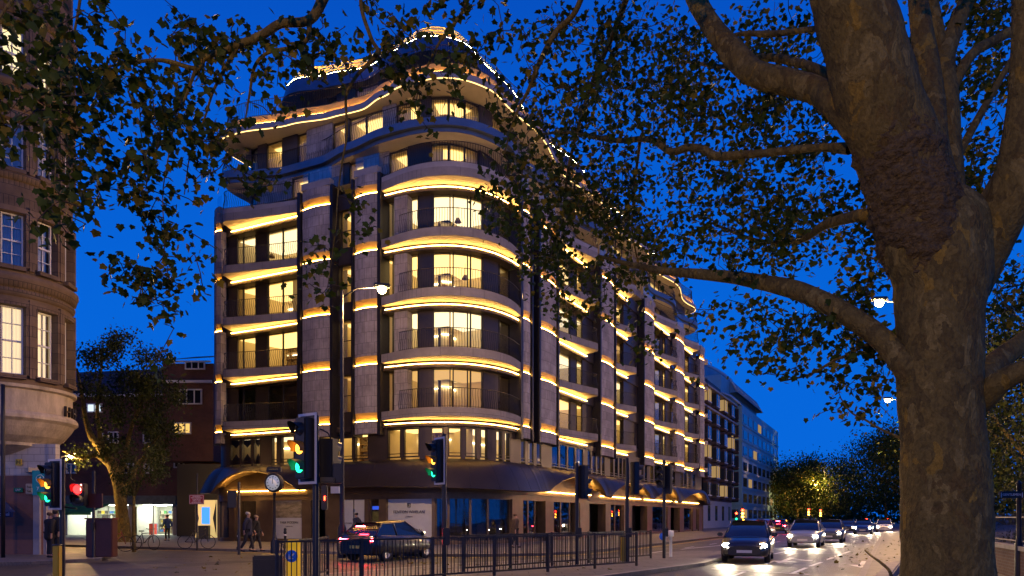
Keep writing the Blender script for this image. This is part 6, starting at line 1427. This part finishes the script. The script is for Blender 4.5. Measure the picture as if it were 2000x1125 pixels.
# ------------------------------------------------------------------ park side: low wall, railings, hedge, fingerpost, broken branch
YW0 = 17.0; w0, w1 = PX(1928, 1012, 20.5).xy, PX(2080, 1012, 14.0).xy
u2 = (w1-w0).normalized(); n2 = Vector((-u2.y, u2.x))
t = org(thing('park_wall', 'low brick park wall with a stone coping beside the thick trunk', 'wall', (w0.x, w0.y, 0.1))); mb = MB()
slabwall(mb, w0, w1, 0.1, 0.82, 0.3); mb.build('brickwork', brick_mat('wall_brick', (0.20, 0.12, 0.08), (0.15, 0.09, 0.065), (0.20, 0.17, 0.14), bw=0.23, bh=0.08, msize=0.012, bump=0.4), t, uvscale=1.0)
mb = MB(); slabwall(mb, w0-n2*0.05, w1-n2*0.05, 0.823, 0.93, 0.4); mb.build('coping', M_kerb, t)
t = org(thing('park_railing', 'thin iron railing standing on the low park wall', 'railing', (w0.x, w0.y, 0.93))); mb = MB(); L_ = (w1-w0).length; k = 0.1
a_ = w0+n2*0.15
while k < L_: q = a_+u2*k; mb.tube([(q.x, q.y, 0.93), (q.x, q.y, 1.72)], 0.010, 4, smooth=False); k += 0.13
mb.build('bars', M_galv, t); mb = MB(); q0, q1 = a_, a_+u2*L_
for z in (1.03, 1.62): mb.tube([(q0.x, q0.y, z), (q1.x, q1.y, z)], 0.018, 5)
mb.build('rails', M_kerb, t)
h = org(thing('hedge', 'clipped leafy hedge behind the park railing', 'hedge', (w0.x+2, w0.y+3, 0.1))); rg = np.random.RandomState(77); pos = []
for k in range(140):
    q = w0+u2*rg.uniform(-3, L_+2)+n2*rg.uniform(1.2, 2.8); pos.append(np.array((q.x, q.y, rg.uniform(0.3, 2.7)))+rg.normal(0, 1, (60, 3))*0.22)
leaf_mesh('leaves', np.vstack(pos), 0.11, [M_leaf_d, M_leaf], h, simple=True, seed=6)
c = PX(1990, 1012, 17.2); t = org(thing('fingerpost', 'black fingerpost with a white lettered arm reading gentlemen', 'sign', (c.x, c.y, 0.1))); mb = MB()
mb.lathe([(0.09, 0), (0.08, 0.9), (0.055, 1.0), (0.05, 2.3), (0.07, 2.34), (0, 2.42)], (c.x, c.y, 0.1), 12); mb.build('post', M_post, t)
mb = MB(); q = PX(1975, 966, 17.1); mb.bbox(q, (0.56, 0.04, 0.16), 0, 0.008); o = mb.build('arm', M_sigblack, t); text_mesh('GENTLEMEN', 0.078, 'lettering', M_sigwhite, o, q+Vector((0, -0.022, -0.003)))
for sx_ in (-1, 1):
    mb = MB(); r_ = q+Vector((sx_*0.25, -0.023, 0)); mb.box(r_+Vector((0, 0, -0.01)), (0.022, 0.003, 0.05)); mb.box(r_+Vector((-0.006, 0, -0.05)), (0.009, 0.003, 0.04)); mb.box(r_+Vector((0.006, 0, -0.05)), (0.009, 0.003, 0.04)); mb.lathe([(0, .003), (0.013, .003), (0.013, 0)], r_+Vector((0, 0, 0.032)), 10, M=Mr); mb.build('symbol', M_sigwhite, t)
t = org(thing('broken_branch', 'bare broken branch leaning on the kerb block beside the trunk', 'branch', tuple(GR(1735, 1110)))); mb = MB(); limb_mesh(mb, pxl([(1690, 1075, 17.5, 4), (1705, 1088, 17.0, 5), (1722, 1100, 16.4, 6), (1737, 1115, 16, 7), (1742, 1135, 15.8, 8)]), 7, 0.1, 5); mb.build('stick', M_bark, t)
t = org(thing('kerb_block', 'pale stone kerb block beside the foot of the big trunk', 'kerb block', tuple(PX(1730, 1012, 15.0).xy)+(0,))); mb = MB(); a_, b_ = GR(1722, 1128, 0.3), GR(1748, 1098, 0.3); d_ = b_-a_; mb.bbox((a_+b_)/2-Vector((0, 0, 0.13)), (d_.length, 0.34, 0.32), math.atan2(d_.y, d_.x), 0.03); mb.build('stone', mat('block_stone', (0.42, 0.36, 0.26), 0.7, var=0.3, scale=4, bump=0.2), t)

# ------------------------------------------------------------------ vehicles, standing where the photograph shows their lamps
M_tyre = mat('tyre', (0.02, 0.02, 0.02), 0.8); M_rim = mat('wheel_rim', (0.35, 0.35, 0.36), 0.35, 0.8); M_carglass = mat('car_glass', (0.012, 0.014, 0.016), 0.05, spec=0.9)
M_tail = emis('tail_light', (1.0, 0.02, 0.035), 170.0); M_headl = emis('head_light', (1.0, 0.86, 0.62), 260.0); M_plate = mat('number_plate', (0.6, 0.5, 0.1), 0.5); M_ind = emis('indicator', (1, 0.35, 0.02), 10)
M_trim = mat('car_trim', (0.015, 0.015, 0.015), 0.5)
def paint(n, c): return mat('paint_'+n, c, 0.28, 0.2, coat=0.8, var=0.05)
def car(label, pos, heading, pm, lights=('head', 'tail'), van=False, group='cars on the road', power=140):
    """x forward; body is one lofted shell, glasshouse on top"""
    t = thing('parked_van' if van else 'car', label, 'van' if van else 'car', (pos[0], pos[1], 0.0), heading, group)
    L, W, Hh = (4.9, 1.95, 2.05) if van else (4.25, 1.78, 1.47)
    # stations: x, half width, sill z, belt z
    if van: ST_ = [(-2.45, .80, .45, 1.0), (-2.38, .93, .33, 1.15), (-1.5, .97, .26, 1.2), (0, .97, .24, 1.2), (1.2, .97, .26, 1.18), (1.9, .92, .30, 1.08), (2.3, .80, .36, .92), (2.45, .62, .45, .75)]
    else: ST_ = [(-2.12, .70, .30, .80), (-2.05, .82, .25, .93), (-1.5, .87, .25, .96), (-.5, .89, .22, .94), (.6, .89, .22, .93), (1.3, .86, .25, .88), (1.85, .80, .24, .76), (2.08, .68, .25, .66), (2.13, .56, .29, .58)]
    rows = []
    for x, hw, z0, z1 in ST_:
        zm = (z0+z1)/2
        rows.append([(x, -hw*.92, z0), (x, -hw, z0+(z1-z0)*.25), (x, -hw, zm), (x, -hw*.985, z0+(z1-z0)*.8), (x, -hw*.90, z1), (x, -hw*.45, z1+.035), (x, 0, z1+.045), (x, hw*.45, z1+.035), (x, hw*.90, z1), (x, hw*.985, z0+(z1-z0)*.8), (x, hw, zm), (x, hw, z0+(z1-z0)*.25), (x, hw*.92, z0)])
    b = MB(); b.grid(rows, 0, close_v=True); o_ = len(b.v); b.f.append(tuple(range(13))); b.m.append(0); b.sm.append(False); b.f.append(tuple(range(o_-13, o_))[::-1]); b.m.append(0); b.sm.append(False)
    body = b.build('body', pm, t)
    # glasshouse
    if van: GH = [(-2.36, 1.14, .9), (-2.2, 2.0, .80), (0.9, 2.05, .80), (1.95, 1.10, .86)]
    else: GH = [(-1.95, .94, .78), (-1.35, 1.40, .60), (0.1, 1.47, .60), (1.15, .90, .78)]
    g = MB(); gr = []
    for (x, z, hw) in GH: gr.append([(x, -hw, z), (x, -hw*.5, z+.02), (x, 0, z+.028), (x, hw*.5, z+.02), (x, hw, z)])
    g.grid(gr); lo = [(GH[0][0], -GH[0][2]), (GH[3][0], -GH[3][2])]
    for s_ in (0, 4): g.add([gr[0][s_], gr[1][s_], gr[2][s_], gr[3][s_]], [(0, 1, 2, 3) if s_ else (3, 2, 1, 0)])
    g.build('windows', M_carglass, t)
    rf = MB(); rr = []
    for k in range(5):
        q = k/4; x = GH[1][0]+(GH[2][0]-GH[1][0])*q-0.04+0.08*q; z = GH[1][1]+(GH[2][1]-GH[1][1])*q; hw = GH[1][2]+0.015
        rr.append([(x, -hw, z-.02), (x, -hw*.9, z+.03), (x, 0, z+.055), (x, hw*.9, z+.03), (x, hw, z-.02)])
    rf.grid(rr); 
    for s_ in (-1, 1):
        for (xa, za, ha), (xb_, zb2, hb) in ((GH[0], GH[1]), (GH[2], GH[3])): rf.tube([(xa, s_*ha, za), (xb_, s_*hb, zb2)], 0.035, 5)
        xm = (GH[1][0]+GH[2][0])/2; rf.tube([(xm, s_*GH[0][2]*1.0, .95 if not van else 1.2), (xm, s_*(GH[1][2]+.01), GH[1][1])], 0.03, 5)
    rf.build('roof', pm, t)
    for x in (-1.32, 1.32) if not van else (-1.5, 1.55):
        for s_ in (-1, 1):
            Mw = Matrix(((1, 0, 0), (0, 0, s_), (0, 1, 0))); c = (x, s_*(W/2-0.17), 0.31)
            wl_ = MB(); wl_.lathe([(0.0, -.08), (.30, -.08), (.315, -.05), (.315, .09), (.29, .115), (.20, .115)], c, 18, M=Mw); wo_ = wl_.build('wheel', M_tyre, t); ri = MB(); ri.lathe([(.20, .112), (.19, .10), (.05, .118), (0, .118)], c, 10, M=Mw); ri.build('rim', M_rim, wo_)
            ar = MB(); ar.lathe([(.33, .0), (.345, .11), (.365, .118)], c, 18, 0, 0, math.pi, M=Mw); ar.build('wheel_arch', M_trim, t)
    zt, zh = (1.0, .78) if van else (.80, .63); xt, xh = (-2.42, 2.30) if van else (-2.06, 1.98)
    for s_ in (-1, 1):
        m_ = MB(); m_.bbox((xt, s_*(.78 if van else .63), zt), (.10, .16 if van else .30, .5 if van else .15), 0, .03); m_.build('tail_light', M_tail if 'tail' in lights else MATS['hood_red'], t)
        m_ = MB(); m_.bbox((xh, s_*.6, zh), (.2, .30, .14), s_*-0.35, .04); m_.build('headlight', M_headl if 'head' in lights else M_lensoff, t)
        if 'head' in lights and power: 
            d = lamp('headlight_beam', 'SPOT', (xh+.2, s_*.6, zh), power, (1.0, .80, .52), t, 0.06, R(75)); d.rotation_euler = (R(90-7), 0, R(-90))
        m_ = MB(); m_.bbox((.85 if not van else 1.4, s_*(W/2+.07), 1.0 if not van else 1.25), (.1, .2, .14), 0, .03); m_.build('wing_mirror', pm, t)
    m_ = MB(); m_.box((xt-.055 if not van else -2.46, 0, .55), (.02, .52, .11)); m_.build('number_plate', M_plate, t); m_ = MB(); m_.box((2.125 if not van else 2.45, 0, .42), (.02, .52, .1)); m_.build('number_plate', M_sigwhite, t)
    if 'tail' in lights: m_ = MB(); m_.box((GH[0][0]+.14, 0, GH[1][1]-.1 if not van else 1.9), (.04, .4, .035)); m_.build('brake_light', M_tail, t)
    if 'bar' in lights: m_ = MB(); m_.box((xt-.03, 0, zt+.02), (.05, 1.0, .05)); m_.build('added_tail_bar', M_tail, t)  # added glowing bar, stands in for red light streaks
    return t
hR = aR                                                     # heading away from the camera along the road
hB = aR+math.pi
PBL, PGR, PWH, PRE, PBU, PSI = paint('black', (.012, .012, .014)), paint('grey', (.09, .09, .095)), paint('white', (.6, .6, .6)), paint('red', (.25, .01, .012)), paint('blue', (.02, .05, .18)), paint('silver', (.32, .33, .34))
# oncoming, head lamps lit
def onroad(px, py, z=0.0): g_ = GR(px, py, z); return (g_.x, g_.y)
ON = [('oncoming dark car with bright headlights nearest the guard rail end', (1462, 1094), hB+0.10, PBL, 300), ('oncoming silver car with bright headlights second in the near lane', (1575, 1067), hB, PSI, 320), ('oncoming black car with bright headlights in the middle lane', (1622, 1058.5), hB, PGR, 500),
      ('oncoming blue car with blue white lights left of the brightest headlights', (1686, 1043), hB, PBU, 500), ('oncoming car with dazzling headlights beside the thick trunk', (1727, 1039.5), hB, PWH, 900), ('oncoming dim car behind the middle lane traffic', (1655, 1041), hB, PBL, 300)]
for lb, p_, hd, pm, pw in ON: car(lb, onroad(*p_), hd, pm, ('head',), power=pw)
AW = [('dark car with red brake lights first in the left queue', (1490, 1048), hR, PRE, 1), ('black car with red brake lights second in the left queue', (1524, 1041.5), hR, PBL, 1), ('red lit car farther ahead under the far traffic lights', (1569, 1036.5), hR, PGR, 1), ('far car with small red lights at the end of the left queue', (1622, 1032), hR, PBL, 0), ('dark car waiting beside the canopy with red rear lights', (1462, 1052.5), hR, PGR, 1)]
for lb, p_, hd, pm, pw in AW: car(lb, onroad(*p_), hd, pm, ('tail',), power=pw)
# in the junction: cars turning left with their tail lamps lit
car('dark car with red tail lights turning away behind the long guard rail', PX(762, 1012, 28.0).xy, math.atan2(0.90, 0.45), PBL, ('tail', 'bar'), power=1)

# ------------------------------------------------------------------ bicycles
def bicycle(label, px, py, ang, col):
    c = GR(px, py, 0.12); t = thing('bicycle', label, 'bicycle', tuple(c), ang, 'bicycles on the pavement')
    for x in (-.52, .52):
        mb = MB(); mb.tube([(x+.33*math.cos(k/20*2*math.pi), 0, .34+.33*math.sin(k/20*2*math.pi)) for k in range(21)], .016, 5, cap=False); w_ = mb.build('wheel', M_tyre, t); mb = MB()
        for k in range(8): a = k/8*2*math.pi; mb.tube([(x, 0, .34), (x+.32*math.cos(a), 0, .34+.32*math.sin(a))], .004, 3)
        mb.build('spokes', M_rim, w_)
    mb = MB()
    for a, b in (((-.52, 0, .34), (-.05, 0, .32)), ((-.05, 0, .32), (-.18, 0, .82)), ((-.52, 0, .34), (-.16, 0, .76)), ((-.05, 0, .32), (.38, 0, .72)), ((-.16, 0, .76), (.36, 0, .80)), ((.52, 0, .34), (.34, 0, .92))): mb.tube([a, b], .018, 6)
    mb.build('frame', col, t); mb = MB(); mb.tube([(.34, -.28, 1.0), (.36, -.1, .96), (.34, 0, .94), (.36, .1, .96), (.34, .28, 1.0)], .014, 6); mb.build('handlebar', M_sigblack, t)
    mb = MB(); mb.bbox((-.2, 0, .88), (.26, .13, .05), 0, .02); mb.build('saddle', M_sigblack, t); mb = MB(); mb.tube([(-.05, -.12, .18), (-.05, -.1, .32), (-.05, .1, .32), (-.05, .12, .46)], .012, 5); mb.build('pedals', M_sigblack, t)
bicycle('bicycle leaning by the big street tree trunk on the left', 219, 1078, 0.5, mat('bike_red', (.2, .03, .02), .4)); bicycle('bicycle standing in front of the cream lit agency window', 384, 1072, 0.2, mat('bike_dark', (.03, .03, .035), .4)); bicycle('dark bicycle right of the young tree trunk', 283, 1074, -0.3, mat('bike_dark', (.03, .03, .035), .4))

# ------------------------------------------------------------------ people
M_skin = mat('skin', (.42, .25, .17), .55); M_hairg = mat('hair_grey', (.42, .38, .34), .8); M_hairb = mat('hair_brown', (.10, .055, .03), .8); M_hairy = mat('hair_blond', (.40, .28, .14), .8); M_hairk = mat('hair_black', (.015, .012, .01), .8)
M_coatn = mat('coat_navy', (.018, .02, .045), .85, var=.2); M_coatk = mat('coat_black', (.014, .013, .013), .85, var=.2); M_coatb = mat('coat_brown', (.07, .045, .03), .85, var=.2); M_trous = mat('trousers_dark', (.02, .02, .024), .85); M_jean = mat('jeans', (.03, .045, .08), .85); M_shoe = mat('shoe', (.015, .013, .012), .5)
def skinned(name, verts, edges, radii, m, parent, root=0, sub=2):
    me = bpy.data.meshes.new(name); me.from_pydata(verts, edges, []); o = bpy.data.objects.new(name, me); COL.objects.link(o); o.parent = parent
    md = o.modifiers.new('skin', 'SKIN'); md.use_smooth_shade = True; sv = me.skin_vertices[0].data
    for i, r_ in enumerate(radii): sv[i].radius = r_ if hasattr(r_, '__len__') else (r_, r_)
    sv[root].use_root = True; s_ = o.modifiers.new('sub', 'SUBSURF'); s_.levels = sub; s_.render_levels = sub; me.materials.append(m); return o
def person(label, pos, face, stride=0.25, hair=M_hairb, coat=M_coatk, legs=M_trous, hgt=1.72, bend=0.0, arm=(0.15, -0.15), z0=0.12, long_coat=0.62, group='people on the pavements'):
    t = thing('person', label, 'person', (pos[0], pos[1], z0), face, group); k = hgt/1.75          # faces +x
    V, E, Rr = [], [], []
    def add(p, r_, par=None):
        V.append((p[0]*k, p[1]*k, p[2]*k)); Rr.append((r_[0]*k, r_[1]*k) if hasattr(r_, '__len__') else r_*k)
        if par is not None: E.append((par, len(V)-1))
        return len(V)-1
    pel = add((0, 0, .94), (.085, .11)); ws = add((.01, 0, 1.10), (.08, .10), pel); ch = add((.02+bend*.3, 0, 1.30), (.085, .12), ws); nk = add((.02+bend*.6, 0, 1.47), (.055, .06), ch)
    h1 = add((.035+bend*.8, 0, 1.56), (.075, .068), nk); h2 = add((.03+bend*.8, 0, 1.655), (.095, .078), h1); add((.02+bend*.8, 0, 1.725), (.07, .06), h2); add((.115+bend*.8, 0, 1.60), .016, h1)   # nose
    for s_ in (-1, 1): add((.02+bend*.8, s_*.085, 1.60), .016, h2)           # ears
    ank = {}
    for s_ in (-1, 1):
        st = stride*s_; hp = add((0, s_*.09, .90), (.085, .085), pel); kn = add((st*.45+.03, s_*.095, .50), .056, hp); an = add((st*.95-.03 if st > 0 else st*1.1, s_*.09, .09+(0.04 if st < -.1 else 0)), .038, kn); toe = add((V[an][0]/k+.16, s_*.10, .035), .034, an); ank[s_] = (kn, an, toe)
        sh = add((.015+bend*.5, s_*.165, 1.40), .045, ch); a_ = arm[0] if s_ > 0 else arm[1]; el = add((a_*.5-.03, s_*.235, 1.14), .043, sh); wr = add((a_*1.1+.06, s_*.24, .90), .030, el); pm_ = add((a_*1.25+.08, s_*.235, .82), (.034, .02), wr)
        for f in range(4): q = add((a_*1.25+.055+f*.018, s_*.235, .765-(.01 if f in (1, 2) else 0)), .0085, pm_); add((a_*1.25+.06+f*.018, s_*.225, .735-(.012 if f in (1, 2) else 0)), .0075, q)
        q = add((a_*1.25+.125, s_*.222, .80), .010, pm_); add((a_*1.25+.135, s_*.215, .77), .008, q)
    skinned('body', V, E, Rr, M_skin, t)
    # coat: torso and sleeves, a little larger than the body
    cv, ce, cr = [], [], []
    def ad2(p, r_, par=None):
        cv.append(tuple(p)); cr.append(r_ if hasattr(r_, '__len__') else (r_, r_)); 
        if par is not None: ce.append((par, len(cv)-1))
        return len(cv)-1
    w_ = ad2(Vector(V[ws]), (.16*k, .20*k)); c_ = ad2(Vector(V[ch]), (.165*k, .215*k), w_); ad2(Vector(V[nk])-Vector((0, 0, .03*k)), (.085*k, .09*k), c_); hm = ad2((0, 0, .88*k), (.175*k, .215*k), w_); ad2((0, 0, long_coat*k), (.18*k, .22*k), hm)
    for s_ in (-1, 1):
        a_ = arm[0] if s_ > 0 else arm[1]; sh = ad2((.015*k+bend*.5*k, s_*.18*k, 1.41*k), .095*k, c_); el = ad2(((a_*.5-.03)*k, s_*.238*k, 1.14*k), .075*k, sh); ad2(((a_*1.05+.055)*k, s_*.24*k, .915*k), .058*k, el)
    skinned('coat', cv, ce, cr, coat, t)
    lv, le, lr = [], [], []
    lv.append((0, 0, .93*k)); lr.append((.125*k, .155*k))
    for s_ in (-1, 1):
        kn, an, toe = ank[s_]; i0 = len(lv); lv.append((0, s_*.09*k, .88*k)); lr.append((.096*k, .096*k)); le.append((0, i0)); lv.append(V[kn]); lr.append((.072*k, .072*k)); le.append((i0, i0+1)); lv.append((V[an][0], V[an][1], V[an][2]+.02*k)); lr.append((.056*k, .056*k)); le.append((i0+1, i0+2))
    skinned('trousers', lv, le, lr, legs, t)
    for s_ in (-1, 1):
        kn, an, toe = ank[s_]; a_, b_ = Vector(V[an]), Vector(V[toe]); skinned('shoe', [tuple(a_-Vector((.05*k, 0, .045*k))), tuple((a_+b_)/2-Vector((0, 0, .02*k))), tuple(b_+Vector((.03*k, 0, 0)))], [(0, 1), (1, 2)], [(.045*k, .045*k), (.047*k, .042*k), (.04*k, .032*k)], M_shoe, t)
    hd = Vector(V[h2]); skinned('hair', [tuple(hd+Vector((-.03*k, 0, -.07*k))), tuple(hd+Vector((-.025*k, 0, .015*k))), tuple(hd+Vector((-.005*k, 0, .07*k)))], [(0, 1), (1, 2)], [(.095*k, .105*k), (.118*k, .115*k), (.105*k, .098*k)], hair, t)
    for s_ in (-1, 1):
        e_ = MB(); e_.lathe([(0, .008), (.008, .005), (.011, 0)], (hd.x+.085*k, s_*.03*k, hd.z-.025*k), 8, M=Matrix(((0, 0, 1), (1, 0, 0), (0, 1, 0)))); e_.build('eye', M_sigblack, t)
    e_ = MB(); e_.box((hd.x+.083*k, 0, hd.z-.095*k), (.012, .045*k, .008)); e_.build('mouth', mat('lips', (.30, .12, .10), .6), t)
    return t
G2 = lambda px, py: GR(px, py, 0.12)
for lb, px, py, fc_, kw in (('person in a dark coat with curly brown hair waiting behind the left traffic light', 97, 1089, 1.2, dict(hair=M_hairb, coat=M_coatk, stride=.03)),
                            ('taller person with short black hair waiting behind the left traffic light', 108, 1086, 1.4, dict(hair=M_hairk, coat=M_coatk, stride=.04, hgt=1.8)),
                            ('grey haired person in a navy coat walking past the dark shop doors', 484, 1078, 0.15, dict(hair=M_hairg, coat=M_coatn, hgt=1.78)),
                            ('fair haired person in a black coat walking beside the grey haired one', 500, 1077, 0.15, dict(hair=M_hairy, coat=M_coatk, hgt=1.64)),
                            ('person in a dark padded jacket and jeans walking in front of the white shop panels', 698, 1064, math.pi*0.9, dict(hair=M_hairk, coat=M_coatn, legs=M_jean, long_coat=.8, hgt=1.8, bend=.06)),
                            ('person in a brown coat walking beside the corner shop window', 1006, 1070, 0.5, dict(hair=M_hairb, coat=M_coatb, hgt=1.72)),
                            ('person in a blue jacket standing at the bright shop entrance', 327, 1056, 2.6, dict(hair=M_hairk, coat=mat('coat_blue', (.02, .05, .16), .8), stride=.05, long_coat=.82))):
    q = G2(px, py); person(lb, (q.x, q.y), fc_, **kw)

# ------------------------------------------------------------------ fallen leaves, patches and covers on the ground
rg = np.random.RandomState(55); pos = []
for k in range(420):
    t_ = rg.uniform(-22, 25); o_ = rg.uniform(-1.5, 5.0)**1.0; q = k0+dRv*t_+outR*o_; pos.append((q.x, q.y, (0.135 if o_ > 0.25 else 0.012)))
for k in range(160):
    q = V2(*GR(rg.uniform(300, 1200), rg.uniform(1085, 1123)).xy); pos.append((q.x, q.y, 0.135 if q.y < 30 and -6 < q.x else 0.02))
fl = org(thing('fallen_leaves', 'fallen plane leaves scattered on the pavement and the road edge', 'leaves', (8, 20, 0.1))); fl['kind'] = 'stuff'
leaf_mesh('leaves', np.array(pos), 0.13, [M_leaf_y, M_leaf], fl, hang=0.0, seed=3, spread=0.25)
pm_ = MB(); pm_c = MB()
M_patch = mat('asphalt_patch', (0.035, 0.033, 0.032), 0.6, var=0.3, scale=1.5)
for (px, py, L_, W_) in ((1500, 1108, 4.0, 1.2), (1600, 1085, 3.0, 0.9), (420, 1100, 3.2, 1.4), (250, 1098, 2.2, 1.0), (900, 1120, 2.5, 1.0)):
    c = GR(px, py, 0.002); u = Vector((dRv.x, dRv.y, 0)); v = Vector((-u.y, u.x, 0)); pm_.add([c-u*L_/2-v*W_/2, c+u*L_/2-v*W_/2, c+u*L_/2+v*W_/2, c-u*L_/2+v*W_/2], [(0, 1, 2, 3)])
struct(pm_, 'road_patches', M_patch)
for (px, py) in ((1560, 1100), (330, 1108), (150, 1104)):
    c = GR(px, py, 0.003); t = tag(MB().lathe([(0, 0.004), (0.3, 0.004), (0.32, 0.0)], (c.x, c.y, 0.003), 20).build('manhole_cover', M_sigblack), {1560: 'round iron manhole cover in the lane before the nearest headlights', 330: 'round iron manhole cover in the road left of the yellow keep left bollard', 150: 'round iron manhole cover in the road by the left traffic light'}[px], 'manhole cover', 'manhole covers in the road')
